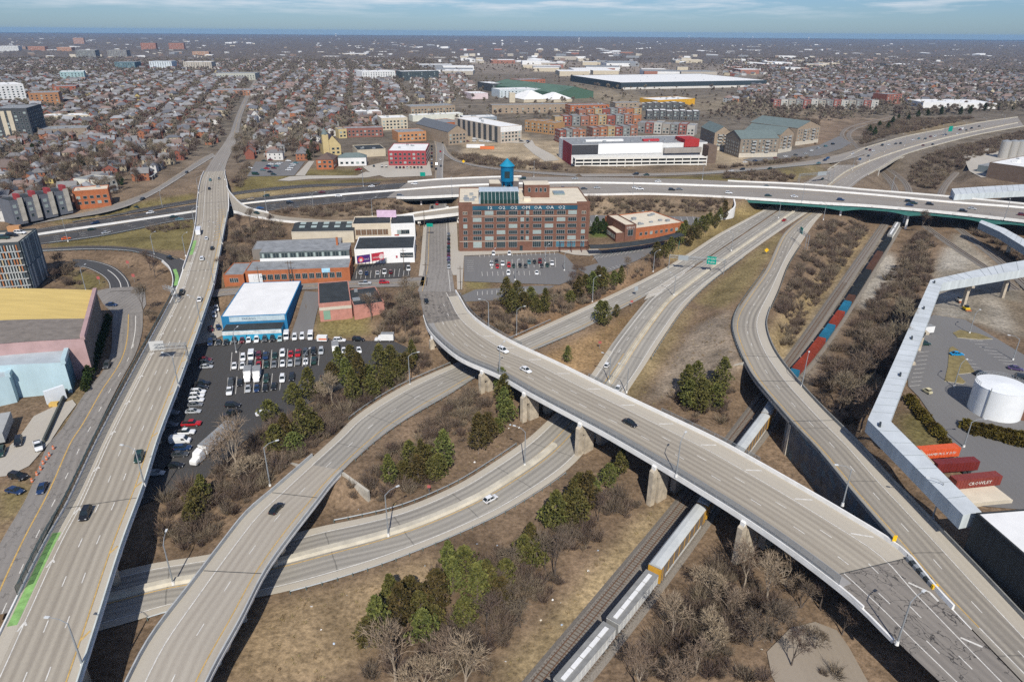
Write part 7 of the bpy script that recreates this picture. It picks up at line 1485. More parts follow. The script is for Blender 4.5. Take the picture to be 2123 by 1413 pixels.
mid('grey_apartments',(962,268),(1030,266),22,13,(.22,.25,.28), RWHT, 'grey-blue modern apartments behind the tan gabled block'); mid('brick_school',(852,238),(944,234),34,10, TANB, RGR, 'long tan brick building with a flat roof north of the white offices'); mid('mural_building',(856,252),(960,247),16,7,(.58,.58,.5), RWHT, 'white building with green and yellow painted mural on its wall', wins=False); mid('brick_corner_block',(880,268),(908,275),30,10, ORB, RGR, 'orange-brick corner block at the street bend')
mid('tan_brick_apartments',(1020,236),(1180,233),20,11, TANB, RGR, 'very long tan brick apartment terrace with dark openings'); mid('brick_apartments',(1182,238),(1262,236),22,12, ORB, RGR, 'orange brick apartment terrace next to the tan one'); mid('tan_terrace',(1275,232),(1330,231),22,12, TANB, RGR, 'short tan terrace east of the orange one')
mid('white_mid_rise',(1036,203),(1140,200),40,13,(.5,.55,.56), RWHT, 'pale grey mid-rise with white roofs near the street'); mid('dark_mid_rise',(1020,190),(1046,189),60,14, DG, RWHT, 'dark grey apartment slab with a white roof'); mid('orange_grey_mid_rise',(1078,185),(1130,183),40,17,(.33,.12,.07), RGR, 'orange and grey mid-rise beside the green warehouse'); mid('white_block',(978,206),(1012,205),40,9,(.6,.5,.5), RWHT, 'white block with a dark red gable end', wins=False)
mid('green_warehouse',(1152,207),(1230,203),230,11, mat('green_sheet',(.07,.13,.09), var=.15), mat('green_roof_sheet',(.09,.15,.11), var=.15, scale=.05), 'huge dark green industrial shed with a ridged roof', 'gable_y',9, wins=False); mid('white_tent_hall',(1086,213),(1142,211),60,5, CRM, RWHT, 'white pyramid-roofed hall, larger of two', 'hip',12, wins=False); mid('white_tent_hall',(1142,213),(1186,211),50,5, CRM, RWHT, 'white pyramid-roofed hall, smaller of two', 'hip',9, wins=False); mid('cream_tower',(1056,213),(1068,213),14,14, CRM, RCRM, 'plain cream tower block beside the white tents', wins=False)
b = mid('distribution_warehouse',(1287,186),(1588,180),260,13,(.035,.05,.06), RWHT, 'enormous warehouse with a white roof and dark walls', wins=False, cat='warehouse'); b.part('dock_band',4, b.W - 4,-.3,0,0,4, WHITE)
mid('yellow_warehouse',(1362,221),(1440,217),45,9,(.55,.3,.02), RWHT, 'orange-yellow warehouse on the dry field', wins=False); mid('white_hotel',(752,168),(820,166),40,20, WH, RWHT, 'white mid-rise block on the skyline streets'); mid('charcoal_block',(834,168),(910,166),40,20,(.05,.065,.07), RWHT, 'charcoal mid-rise block beside the white one')
b = mid('dark_framed_tower',(0,292),(72,290),44,31, DG, RGR, 'dark balconied tower with white concrete frames')
for x in (.22,.42): b.part('white_frame', b.W * x, b.W * x + 4,-.4,0,0,29, wall(CRM))
mid('orange_flats',(66,224),(128,222),40,20,(.34,.17,.08), RGR, 'orange-brown mid-rise flats on the west side'); mid('white_slab',(0,216),(58,213),60,27, WH, RWHT, 'white slab with red lower floors at the west edge'); mid('low_tan_block',(88,256),(190,253),26,8, CRM, RWHT, 'low tan block with a white roof edge behind the tower'); mid('tan_long_wall',(84,288),(184,284),30,9,(.26,.21,.16), RGR, 'long blank tan building beside the tower', wins=False); mid('teal_office',(128,170),(178,169),50,20,(.3,.42,.42), RWHT, 'pale teal glass office among trees'); mid('brick_slab',(112,195),(160,194),40,12,(.3,.1,.06), RGR, 'brick slab with an orange end wall')
for i,(x0, x1, y, h, c, lab) in enumerate([(154,176,94,45,(.4,.24,.18), 'distant pinkish tower on the campus skyline'),(294,325,106,38,(.33,.15,.1), 'distant broad red-brown hall of the campus'),(352,383,106,38,(.33,.15,.1), 'distant red-brown hall, farther of two'),(160,200,122,30,(.2,.2,.19), 'distant grey slab before the campus'),(225,265,122,30,(.22,.21,.2), 'second distant grey slab before the campus'),(60,95,108,24,(.36,.18,.12), 'distant brick campus block'),(120,150,110,24,(.4,.22,.14), 'distant orange campus block'),(240,282,145,20,(.1,.16,.18), 'dark teal mid-rise west of the long street'),(312,358,145,22,(.55,.6,.62), 'pale blue mid-rise west of the long street'),(382,440,144,20,(.42,.38,.32), 'striped tan mid-rise west of the long street'),(400,434,118,20,(.42,.26,.17), 'orange office beyond the striped mid-rise'),(450,530,166,14,(.4,.4,.34), 'cream and grey mid-rise by the long street'),(0,40,108,26,(.6,.6,.58), 'white works on the far west skyline'),(440,520,198,8,(.3,.15,.09), 'low brick block near the long street')]): mid('distant_block',(x0, y),(x1, y),50, h, c, RWHT if i % 3 == 0 else RGR, lab, cat='building')
mid('long_brick_terrace',(158,430),(231,424),14,10, ORB, RCRM, 'long orange-brick terrace facing the freeway ramp'); mid('white_corner_house',(212,402),(246,393),22,9,(.6,.58,.5), RGR, 'white painted corner house behind the brick terrace')
for i in range(4): b = mid('townhouse',(32 + i * 31,462 - i * 7),(58 + i * 31,457 - i * 7),14,12.5,(.13,.14,.16), RDK, f'{ORD[i]} grey townhouse with a red stair box from the louvred car park', cat='townhouse', group='grey and red townhouses'); b.part('red_stair_box', b.W * .7, b.W * .98,1,6,12.4,16, wall(RDB)); b.part('concrete_fin', b.W * .62, b.W + .1,-.25,-.02,0,14, WALLM)
mid('long_white_warehouse',(1912,224),(2064,226),60,8, WH, RWHT, 'long white warehouse beyond the railway field', wins=False); mid('square_brick_block',(1836,216),(1866,215),30,15,(.26,.1,.07), RGR, 'square dark red brick block by the small white houses')
for k,(x0, x1, y0, y1, n_, dp, h, pal, w_) in enumerate([(1160,1214,296,294,4,16,12,0, 'beside the garage'),(1228,1322,290,286,6,16,12,0, 'just behind the garage office'),(1150,1330,262,258,10,16,11,0, 'in the middle of the brick quarter'),(1088,1150,272,280,5,18,12,1, 'across from the white-roofed apartments'),(1320,1440,275,282,7,20,11,2, 'stepping down to the apartments'),(1340,1450,248,250,8,18,11,3, 'in the white-roofed rows'),(1200,1330,246,243,8,16,11,0, 'behind the brick quarter'),(1602,1820,224,226,14,16,12,2, 'along the railway field'),(1330,1420,230,228,7,14,10,3, 'behind the red flats')]):
    pals = [[(.23,.075,.055),(.27,.13,.09),(.36,.26,.14),(.2,.2,.19),(.33,.14,.07)],[(.38,.22,.1),(.33,.15,.08),(.42,.3,.17)],[(.2,.19,.18),(.3,.27,.23),(.42,.4,.36),(.25,.1,.08)],[(.45,.38,.28),(.3,.26,.22),(.1,.1,.1)]][pal]
    for i in range(n_):
        t0, t1 = i / n_,(i + .93) / n_; c = pals[(i * 3 + k) % len(pals)]; mid('townhouse',(x0 + (x1 - x0) * t0, y0 + (y1 - y0) * t0),(x0 + (x1 - x0) * t1, y0 + (y1 - y0) * t1), dp, h + (i % 3) * .5, c, RWHT if pal == 3 else RGR, f'flat-roofed narrow townhouse {w_}, {ORD[i]} in its row', cat='townhouse', group='new townhouses ' + w_)
rg = random.Random(11)
for i in range(70):
    px = rg.uniform(900,1700) if i < 52 else rg.uniform(560,2100); py = rg.uniform(104,158); q = P(px, py,0); sc = rg.uniform(25,110)
    b = Bld('industrial_building',(q.x, q.y,0),(q.x + sc, q.y + sc * rg.uniform(-.1,.15),0), sc * rg.uniform(.5,1.2), rg.uniform(7,12), wall(rg.choice([CRM, WH, GRY,(.3,.14,.1),(.4,.36,.3)])), rg.choice([RWHT, RWHT, RCRM, RGR]), 'low pale-roofed industrial building in the distant works district', px=False, group='distant works district', parapet=0)
for i,(px, py, h) in enumerate([(1200,90,42),(697,78,45),(1560,82,40),(1428,80,40),(1676,84,42),(1041,98,40)]):
    r = empty('far_water_tower', P(px, py,0), label='white mushroom water tower on the wooded horizon', cat='water tower', group='white water towers on the horizon'); s_ = 2.2 if py < 86 else 1.3
    tb((0,0,0),(0,0, h),3 * s_,2 * s_,8)('stem', WHB, r); mb = MB(); mb.tube((0,0, h - 4),(0,0, h + 3),3 * s_,8 * s_,14); mb.tube((0,0, h + 3),(0,0, h + 9),8 * s_,3 * s_,14); mb.build('bowl', WHB, r)
# --- houses
HW = mat('house_wall',(1,1,1), var=.1, scale=.5, obj_col=True); HR = mat('house_roof',(1,1,1), var=.14, scale=.4, obj_col=True)
def house_kind(w_, d_, h, rh, kind, porch):
    wl, rf, wi, ex = MB(), MB(), MB(), MB(); wl.box(-w_ / 2, w_ / 2,-d_ / 2, d_ / 2,-1, h); e = .4
    if kind == 'gable':
        rf.quad((-w_ / 2 - e, d_ / 2 + e, h - .2),(-w_ / 2 - e,-d_ / 2 - e, h - .2),(0,-d_ / 2 - e, h + rh),(0, d_ / 2 + e, h + rh)); rf.quad((w_ / 2 + e,-d_ / 2 - e, h - .2),(w_ / 2 + e, d_ / 2 + e, h - .2),(0, d_ / 2 + e, h + rh),(0,-d_ / 2 - e, h + rh)); wl.tri((-w_ / 2,-d_ / 2, h),(w_ / 2,-d_ / 2, h),(0,-d_ / 2, h + rh - .2)); wl.tri((w_ / 2, d_ / 2, h),(-w_ / 2, d_ / 2, h),(0, d_ / 2, h + rh - .2))
    elif kind == 'side':
        rf.quad((-w_ / 2 - e,-d_ / 2 - e, h - .2),(w_ / 2 + e,-d_ / 2 - e, h - .2),(w_ / 2 + e,0, h + rh),(-w_ / 2 - e,0, h + rh)); rf.quad((w_ / 2 + e, d_ / 2 + e, h - .2),(-w_ / 2 - e, d_ / 2 + e, h - .2),(-w_ / 2 - e,0, h + rh),(w_ / 2 + e,0, h + rh)); wl.tri((-w_ / 2, d_ / 2, h),(-w_ / 2,-d_ / 2, h),(-w_ / 2,0, h + rh - .2)); wl.tri((w_ / 2,-d_ / 2, h),(w_ / 2, d_ / 2, h),(w_ / 2,0, h + rh - .2))
    else:
        k = max(.3, d_ / 2 - w_ / 2); A, B2, C2, D2_ = (-w_ / 2 - e,-d_ / 2 - e, h - .1),(w_ / 2 + e,-d_ / 2 - e, h - .1),(w_ / 2 + e, d_ / 2 + e, h - .1),(-w_ / 2 - e, d_ / 2 + e, h - .1); r0, r1 = (0,-k, h + rh),(0, k, h + rh); rf.tri(A, B2, r0); rf.quad(B2, C2, r1, r0); rf.tri(C2, D2_, r1); rf.quad(D2_, A, r0, r1)
    for z in ((1.2,4.2) if h > 5 else (1.2,)):
        for x in (-w_ * .28, w_ * .28): wi.box(x - .5, x + .5,-d_ / 2 - .06,-d_ / 2, z, z + 1.5)
        for y in (-d_ * .3,0, d_ * .3):
            for sg in (-1,1): wi.box(*(sorted((sg * w_ / 2, sg * (w_ / 2 + .06)))), y - .45, y + .45, z, z + 1.4)
    if porch: ex.box(-w_ * .45, w_ * .45,-d_ / 2 - 2,-d_ / 2,2.7,2.95); [ex.box(x - .1, x + .1,-d_ / 2 - 1.95,-d_ / 2 - 1.75,-.5,2.7) for x in (-w_ * .42,0, w_ * .42)]
    ch = MB(); ch.box(w_ * .2, w_ * .2 + .8, d_ * .2, d_ * .2 + .8, h, h + rh + 1.0)
    return [('wall', wl.mesh('wall',[HW])),('roof', rf.mesh('roof',[HR])),('windows', wi.mesh('windows',[GLASS])),('chimney', ch.mesh('chimney',[BRK]))] + ([('porch', ex.mesh('porch',[TRIM]))] if porch else []),(w_, d_)
HK = [house_kind(8,13,6.2,3, 'hip',1), house_kind(7.5,12,5.8,3.6, 'gable',1), house_kind(10,10,6,3, 'hip',0), house_kind(9,11,5.6,3.2, 'side',1), house_kind(7,14,6.6,2.2, 'hip',0), house_kind(8,10,3.4,3, 'gable',0)]
WP = {'red brick': (.25,.09,.062), 'dark brick': (.15,.075,.055), 'orange brick': (.34,.14,.075), 'white': (.62,.61,.58), 'cream': (.48,.41,.29), 'grey': (.3,.31,.31), 'yellow': (.5,.4,.16)}; RP = [(.17,.165,.165),(.22,.215,.21),(.27,.275,.285),(.16,.125,.11),(.125,.13,.145),(.23,.165,.14)]
HPT, FARH = [],[]
def fill_houses(poly, ang, sx_, sy_, keep, pal, where, seed):
    rg = random.Random(seed); w = [P(*p,0) for p in poly]; q = [(v.x, v.y) for v in w]; u = np.array((-math.sin(R_(ang)), math.cos(R_(ang)))); v = np.array((u[1],-u[0])); A = np.array(q); ua, va = A @ u, A @ v; k = 0
    for b_ in np.arange(va.min(), va.max(), sx_):
        k += 1
        for a_ in np.arange(ua.min(), ua.max(), sy_):
            if rg.random() > keep: continue
            x, y = u * (a_ + rg.uniform(-5,5)) + v * (b_ + rg.uniform(-6,6) + (4 if k % 2 else -2))
            if not inpoly(np.array([x]), np.array([y]), q)[0]: continue
            if y < 1500 and not clear(x, y,8,10): continue
            HPT.append((x, y, R_(ang) + (math.pi / 2 if k % 2 else -math.pi / 2) + rg.choice((0,0, math.pi / 2)) + rg.gauss(0,.06), rg.choices(list(pal), list(pal.values()))[0], rg.randrange(6), rg.choice(RP), where))
PA = {'red brick': 4, 'dark brick': 2, 'orange brick': 3, 'cream': 1.4, 'white': 1, 'grey': 1.2, 'yellow': .4}; PB = {'red brick': 1.6, 'orange brick': 1, 'cream': 1.6, 'white': 4, 'grey': 2.4}
fill_houses([(-60,452),(30,456),(150,428),(235,409),(330,358),(425,314),(455,290),(-60,292)],17.8,19.5,13.5,.9, PA, 'west of the long street',8); fill_houses([(-60,291),(458,289),(512,180),(500,150),(-60,165)],17.8,23,14,.72, PA, 'west of the long street',1)
fill_houses([(505,330),(650,335),(655,300),(720,280),(790,262),(845,236),(835,170),(820,150),(545,150),(500,265)],12,25,15,.72, {'red brick': 3, 'orange brick': 2.4, 'cream': 1.5, 'white': 2, 'grey': 1.5}, 'east of the long street',2)
fill_houses([(1500,212),(1840,216),(2140,222),(2140,160),(1600,155)],7,26,15,.6, PB, 'in the eastern suburb',3); fill_houses([(880,232),(1000,190),(960,150),(850,160)],7,26,16,.6, PB, 'north of the brick school',4)
fill_houses([(-60,165),(520,150),(840,150),(880,128),(-60,125)],15,44,24,.5, PB, 'far',5); fill_houses([(1500,160),(2160,162),(2160,125),(1500,125)],9,44,24,.5, PB, 'far',6)
HPT.sort(key=lambda h: math.hypot(h[0], h[1])); kinds_h = {}
for i,(x, y, a, c, k, rc_, where) in enumerate(HPT):
    z = ghf(x, y); parts,(w_, d_) = HK[k]
    BLK.append(((x - d_ / 2, y - d_ / 2, x + d_ / 2, y + d_ / 2),[(x - w_ / 2, y - w_ / 2),(x + w_ / 2, y - w_ / 2),(x + w_ / 2, y + w_ / 2),(x - w_ / 2, y + w_ / 2)]))
    if i < 300:
        o = empty('house',(x, y, z), a, label=f'{c} house with a {["hipped", "steep gabled", "square hipped", "side-gabled", "long hipped", "low gabled"][k]} roof {where}', cat='house', group='houses ' + where)
        for nm, me in parts:
            ob = link(nm, me, rfo if nm == 'chimney' else o, color=WP[c] if nm == 'wall' else rc_ if nm == 'roof' else None)
            if nm == 'windows': ob['kind'] = 'stuff'
            if nm == 'roof': rfo = ob
    else: FARH.append((x, y, z, c, k))
# the rest of the houses, too many and too small to tell apart: one mass for each wall colour
COLH = {}
for c in WP:
    cl = bpy.data.collections.new('house_kinds_' + c.replace(' ', '_')); wm, rm_ = mat('far_wall_' + c.replace(' ', '_'), WP[c], var=.15, scale=.3), mat('far_roof_' + c.replace(' ', '_'), RP[len(COLH) % 6], var=.2, scale=.1)
    for k in range(6):
        mb = MB(); ms = []
        for nm, me in HK[k][0][:3]:
            i0 = len(mb.v); mb.v += [tuple(v.co) for v in me.vertices]; mi = {'wall': 0, 'roof': 1, 'windows': 2}[nm]
            for f in me.polygons: mb.f.append(tuple(i0 + j for j in f.vertices)); mb.m.append(mi)
        ob = bpy.data.objects.new('far_house_kind', mb.mesh('far_house_kind',[wm, rm_, GLASS])); cl.objects.link(ob)
    COLH[c] = cl
    pts = [(h[0], h[1], h[2]) for h in FARH if h[3] == c]
    if pts: gn_scatter('far_houses', pts, cl, label=f'{c} houses of the distant streets, too small to count', cat='houses', smin=.9, smax=1.2)

# ------------------------------------------------------------------ planting
def plant(kind_mesh, name, crown, p, s, label, cat, group, rz=None, trunk='trunk'):
    o = empty(name, p, random.uniform(0,6.28) if rz is None else rz, label=label, cat=cat, group=group); o.scale = (s, s, s * random.uniform(.9,1.1)); link(crown, kind_mesh[0], o); link(trunk, kind_mesh[1], o); return o
def pine_group(pts, label, group, z0=-6, smin=.8, smax=1.1, kinds=None):
    for i,(px, py) in enumerate(sorted(pts, key=lambda q: -q[1])): plant((kinds or pines)[(i * 3 + len(pts)) % len(kinds or pines)], 'pine_tree', 'crown', G(px, py, z0), random.uniform(smin, smax), label + (', %s nearest' % ORD[i]), 'pine tree', group)
pine_group([(838,992),(868,1004),(898,996),(922,972),(850,962),(888,955),(808,1005),(875,975),(910,985)], 'olive pine in the clump between flyover ramp and lower highway', 'pines inside the ramp loop',-7)
pine_group([(1046,842),(1052,872),(1032,896),(1012,915),(992,934),(1040,820),(1044,858)], 'pine in the leaning column just below the curved bridge', 'pines below the bridge',-7)
pine_group([(1285,985),(1262,1006),(1228,1022),(1200,1040),(1186,1066),(1216,1062),(1150,1100),(1138,1086),(1195,1090),(1098,1140),(1112,1170),(1086,1160),(1172,1085)], 'pine in the belt between lower highway and railway, bridge end', 'pines by the railway',-8.5)
pine_group([(962,1192),(930,1186),(1000,1200),(1048,1214),(850,1250),(872,1280),(832,1300),(785,1320),(880,1330),(990,1262),(962,1300),(1040,1248),(906,1262),(900,1300),(812,1270),(1010,1230),(768,1335),(940,1230)], 'pine in the broad belt between lower highway and railway, near end', 'pines by the railway',-8.5)
pine_group([(412,1058),(402,1082),(424,1040)], 'tall pine standing alone beside the viaduct shadow', 'pines by the lot',-6)
pine_group([(634,912),(612,936),(574,932),(596,920),(655,905),(560,872),(735,836),(772,826),(800,806),(790,776),(822,786),(748,800),(705,780),(720,800),(645,830),(612,838),(842,768),(765,795),(690,800),(730,775),(810,760),(855,755),(665,820)], 'olive pine on the bank between the car lot and the highway', 'pines by the lot',-5)
pine_group([(1085,642),(1112,642),(1062,652),(1072,628),(1198,622),(1226,612),(1248,602),(1272,592),(1214,596),(1182,628),(1286,590),(1240,590),(1100,625),(1130,640),(1050,640)], 'dark pine on the slope below the brick office lot', 'pines below the brick office',-2.5)
pine_group([(1243,668),(1252,676)], 'round pine on the dry grass wedge between carriageways', 'pines on the grass wedge',-6,.9,1.1); pine_group([(1277,657),(1176,752)], 'small pine alone on the dry grass wedge', 'small pines on the wedge',-6,.5,.6)
pine_group([(1390,522),(1410,508),(1428,511),(1446,496),(1462,482),(1482,471),(1500,456),(1440,484),(1470,464),(1376,533),(1402,494),(1418,488),(1490,460),(1455,470),(1360,540)], 'pine in the row along the upper highway by the depot', 'pines along the upper highway',-2.5)
pine_group([(1448,856),(1426,848),(1478,846),(1440,812),(1492,818),(1460,830),(1420,820)], 'large pine in the clump by the curved ramp abutment', 'pines by the ramp abutment',-7.5,1.0,1.25)
pine_group([(1230,486),(1243,484),(1256,486),(1236,478),(1250,477)], 'dark conifer between the brick office and the depot', 'conifers by the depot',0,.8,.95,[spruce])
pine_group([(1862,248),(1882,252),(1902,244),(1922,240),(1802,276),(1822,264),(1840,268),(1812,282),(1850,256),(1990,238),(2010,236),(2040,230),(2070,228),(2100,228),(1950,238)], 'dark evergreen in the thicket by the curving railway', 'evergreens by the railway curve',-3,1.0,1.4,[spruce] + pines[:2])
pine_group([(72,322),(88,318),(172,352),(250,384),(380,290),(640,332),(648,318)], 'dark evergreen among the old houses', 'evergreens among houses',0,1.0,1.5,[spruce])
for i in range(16): t = i / 15; p = P(226 - 44 * t - 6 * t * t,668 + 142 * t,0); plant(spruce_s, 'small_conifer', 'crown', p, random.uniform(.9,1.25), 'small dark conifer in the hedge row along the yellow hall', 'conifer', 'conifers along the yellow hall')
def bare_group(pts, key, label, group, z0=-6, smin=.8, smax=1.15):
    for i,(px, py) in enumerate(sorted(pts, key=lambda q: -q[1])): plant(bares[key][(i * 3 + len(pts)) % 4], 'bare_tree', 'twigs', G(px, py, z0), random.uniform(smin, smax), label + ', %s nearest' % ORD[i], 'bare tree', group, trunk='limbs')
bare_group([(925,1412),(880,1430),(965,1436),(820,1420)], 'pale', 'pale leafless tree in front of the near pines', 'pale bare trees by the railway',-8.5,.85,1.1); bare_group([(492,985),(470,975),(520,992)], 'pale', 'big pale leafless tree beside the semi truck', 'pale trees by the lot',-5,.85,1.15); bare_group([(668,832),(690,838)], 'pale', 'slender pale leafless tree behind the lot pines', 'slender pale trees',-5,.7,.8)
bare_group([(1392,1330),(1510,1275),(1590,1250),(1480,1345),(1395,1425),(1320,1440),(1540,1220),(1630,1215),(1475,1240),(1440,1400)], 'pale', 'tan leafless tree in the thicket east of the train', 'bare trees east of the train',-9,.7,1.0); bare_group([(1625,1290),(1690,1345),(1640,1380),(1745,1315),(1600,1330),(1660,1260),(1560,1330),(1700,1262)], 'dark', 'dark leafless tree round the old car park', 'bare trees by the old car park',-8.5,.6,.85)
bare_group([(1762,870),(1785,895),(1742,835),(1802,858),(1776,812),(1812,790),(1832,752),(1862,708),(1882,668),(1800,830),(1850,740),(1740,860),(1722,812),(1790,770),(1820,720),(1765,790)], 'brown', 'tall leafless tree between the railway and the white walkway', 'bare trees by the walkway',-7,.85,1.1); bare_group([(1900,520),(1880,560),(1910,480),(1890,600),(1925,470),(1870,590),(1905,545)], 'brown', 'leafless tree between railway and gravel yard', 'bare trees by the yard',-7,.8,1.0)
bare_group([(832,655),(802,645),(855,640),(770,665),(840,690),(815,675),(862,665),(845,620)], 'brown', 'leafless tree behind the pink building', 'bare trees by the pink building',-2,.75,1.0); bare_group([(300,650),(312,668),(322,575),(312,560),(130,560),(150,572),(115,585)], 'dark', 'leafless tree near the west junction', 'bare trees by the junction',0,.6,.85)
bare_group([(478,520),(500,480),(490,500),(520,470),(545,480),(470,560),(560,470),(480,545),(510,500)], 'dark', 'leafless tree on the bank beside the viaduct gore', 'bare trees by the gore',-1,.65,.9); bare_group([(1150,640),(1165,650),(1300,570),(1340,550),(1000,670),(1030,665),(1195,575),(1185,600)], 'brown', 'leafless tree on the slope below the office lot', 'bare trees below the office',-3,.5,.75)
bare_group([(1215,1050),(1170,1130),(1240,1080),(1130,1180),(1060,1260),(1010,1310),(1150,1200),(1080,1300),(1030,1220),(980,1340),(1060,1190)], 'dark', 'dark leafless tree along the railway side of the pines', 'dark trees by the railway',-8.8,.55,.85)
BP = []; RL = [([(300,1080),(420,980),(470,960),(560,890),(690,815),(760,795),(860,750),(885,700),(930,740),(800,810),(690,900),(560,1005),(500,1050),(420,1140),(330,1140)],5.5),([(700,1050),(720,990),(860,900),(960,820),(1010,800),(1020,860),(950,930),(900,1010),(780,1040)],4.5),([(760,1410),(800,1300),(900,1200),(1050,1150),(1200,1040),(1330,1000),(1340,1040),(1240,1120),(1060,1330),(1000,1410)],4.6),([(1290,1410),(1480,1180),(1560,1120),(1700,1240),(1640,1290),(1560,1410)],4.5),([(1620,1300),(1700,1230),(1790,1290),(1850,1410),(1560,1410)],2.0),
      ([(450,660),(470,560),(490,480),(560,462),(600,470),(580,500),(520,530),(480,590)],5),([(560,440),(620,434),(720,425),(850,420),(855,440),(780,448),(640,450)],3),([(1222,412),(1510,416),(1490,445),(1230,446)],4),([(770,700),(780,640),(860,610),(880,690),(870,740),(800,700)],5),([(960,640),(1040,620),(1150,600),(1300,560),(1370,530),(1380,545),(1200,640),(1060,695),(1000,660)],4),([(1620,720),(1600,650),(1640,580),(1700,470),(1770,450),(1800,480),(1700,620),(1640,720)],5),([(1690,800),(1720,740),(1810,620),(1900,480),(1940,490),(1930,570),(1870,720),(1810,860),(1760,890)],4.5),([(1420,880),(1400,820),(1500,780),(1540,830),(1500,880)],3),([(1880,380),(1890,345),(1960,310),(2050,290),(2130,270),(2130,300),(2010,330),(1990,360),(1960,400)],4),([(1500,372),(1500,362),(1620,356),(1650,368),(1620,378)],4),([(925,318),(960,338),(1060,350),(1180,356),(1140,340),(1000,325)],3),([(1480,350),(1600,336),(1680,326),(1650,335),(1500,350)],4),([(1600,240),(1700,250),(1690,300),(1640,290),(1600,262)],3),([(1780,300),(1800,262),(1880,245),(2020,245),(1880,275)],4),([(2000,470),(2100,540),(2130,570),(2130,530),(2060,480)],3),([(110,560),(150,555),(170,590),(120,600)],3),([(270,770),(300,690),(312,700),(280,770),(220,880),(215,870)],4),([(480,380),(515,335),(522,350),(500,390)],5),([(285,480),(400,455),(400,470),(330,485)],1.5)]
for i,(poly, dn_) in enumerate(RL): BP += scatter(poly, dn_ * (5.2 if i < 4 else 3.6),300 + i,1.6,.2)
gn_scatter('undergrowth', BP, COLB, label='brown leafless scrub covering the banks between the roads', cat='undergrowth', smin=.3, smax=1.0)
TP = []
for i, poly in enumerate([[(460,1413),(540,1260),(900,1150),(1000,1120),(900,1250),(700,1413)],[(1000,1413),(1330,1060),(1400,1040),(1120,1413)],[(1300,840),(1430,640),(1520,640),(1540,760),(1420,860)],[(1110,745),(1330,630),(1240,770)],[(1370,545),(1530,430),(1600,430),(1440,530)],[(1060,690),(1380,545),(1380,556),(1060,710)],[(800,1050),(960,930),(1080,880),(1000,960),(860,1040)],[(1570,720),(1800,470),(1830,480),(1640,760)],[(1440,625),(1612,483),(1550,600)]]): TP += scatter(poly,9,400 + i,1.2)
gn_scatter('dry_grass', TP, COLG, label='dry tan grass tufts on the verges', cat='grass', smin=.4, smax=1.1)
# trees among the houses and out to the suburbs
FT = []
def wood(poly, per100, seed):
    rg = np.random.default_rng(seed); w = [P(*p,0) for p in poly]; q = [(v.x, v.y) for v in w]; A = abs(sum(q[i][0] * q[(i + 1) % len(q)][1] - q[(i + 1) % len(q)][0] * q[i][1] for i in range(len(q)))) / 2; n_ = int(A / 100 * per100); xs = [v[0] for v in q]; ys = [v[1] for v in q]
    X = rg.uniform(min(xs), max(xs), n_ * 4); Y = rg.uniform(min(ys), max(ys), n_ * 4); k = np.where(inpoly(X, Y, q))[0][:n_]
    for i in k:
        x, y = X[i], Y[i]
        if y < 1300 and (kr.find((x, y,0))[2] < 4 or kd.find((x, y,0))[2] < 5): continue
        FT.append((x, y, ghf(x, y)))
wood([(-80,452),(30,455),(150,428),(235,410),(330,358),(425,316),(462,288),(512,180),(525,150),(-80,150)],.8,1); wood([(480,345),(520,330),(650,330),(700,285),(790,265),(850,236),(835,160),(545,150),(500,265),(470,320)],.8,2); wood([(1480,240),(1560,245),(2160,232),(2160,150),(1600,150)],.7,3); wood([(850,240),(1000,195),(960,150),(850,150)],.35,4); wood([(880,250),(1600,255),(1600,165),(1000,160)],.07,5); wood([(1590,240),(1840,232),(1840,215),(1590,222)],.6,8)
wood([(-80,150),(900,150),(900,122),(-80,122)],.5,6); wood([(1500,152),(2180,152),(2180,122),(1500,122)],.45,7); wood([(900,150),(1500,158),(1500,122),(900,122)],.06,9)
FT.sort(key=lambda t: math.hypot(t[0], t[1])); NEAR = [t for t in FT if math.hypot(t[0], t[1]) < 900][:260]; nset = len(NEAR)
for i,(x, y, z) in enumerate(NEAR): plant(bares[('brown', 'dark')[i % 2]][i % 4], 'street_tree', 'twigs', Vector((x, y, z)), random.uniform(.7,1.1), 'leafless street tree among the old houses', 'bare tree', 'leafless trees among the houses', trunk='limbs')
gn_scatter('town_trees', FT[nset:], COLF, label='leafless trees filling the streets and suburbs beyond', cat='trees', smin=.75, smax=1.4)
# wooded country out to the horizon
rr = [2900]; 
while rr[-1] < 17000: rr.append(rr[-1] * 1.011)
rr = np.array(rr); th = np.linspace(R_(-41), R_(41),900); RG = np.random.default_rng(5); RRm, TH = np.meshgrid(rr, th, indexing='ij'); jit = RG.uniform(-.5,.5, RRm.shape)
X = RRm * np.sin(TH) + jit * RRm * .0006; Y = RRm * np.cos(TH)
fld = np.sin(X / 410 + 1.7 * np.sin(Y / 900)) * np.cos(Y / 700 + np.sin(X / 600)) + .5 * np.sin(X / 150) * np.cos(Y / 330); dens = np.clip((fld + .75) * 2,.12,1); wk = ((X > -250 - (Y - 2900) * .03) & (X < 1400) & (Y < 3700)); dens[wk] *= .15
Z = RG.uniform(2,12, X.shape) * dens + (RRm - 2900) / 14000 * 10 - .5; Z[0] = 0
mew = bpy.data.meshes.new('far_woods'); n0, n1 = X.shape; vv = np.stack([X, Y, Z],-1).reshape(-1,3); idx = np.arange(n0 * n1).reshape(n0, n1); q = np.stack([idx[:-1, :-1], idx[:-1,1:], idx[1:,1:], idx[1:, :-1]],-1).reshape(-1,4)[:, ::-1]
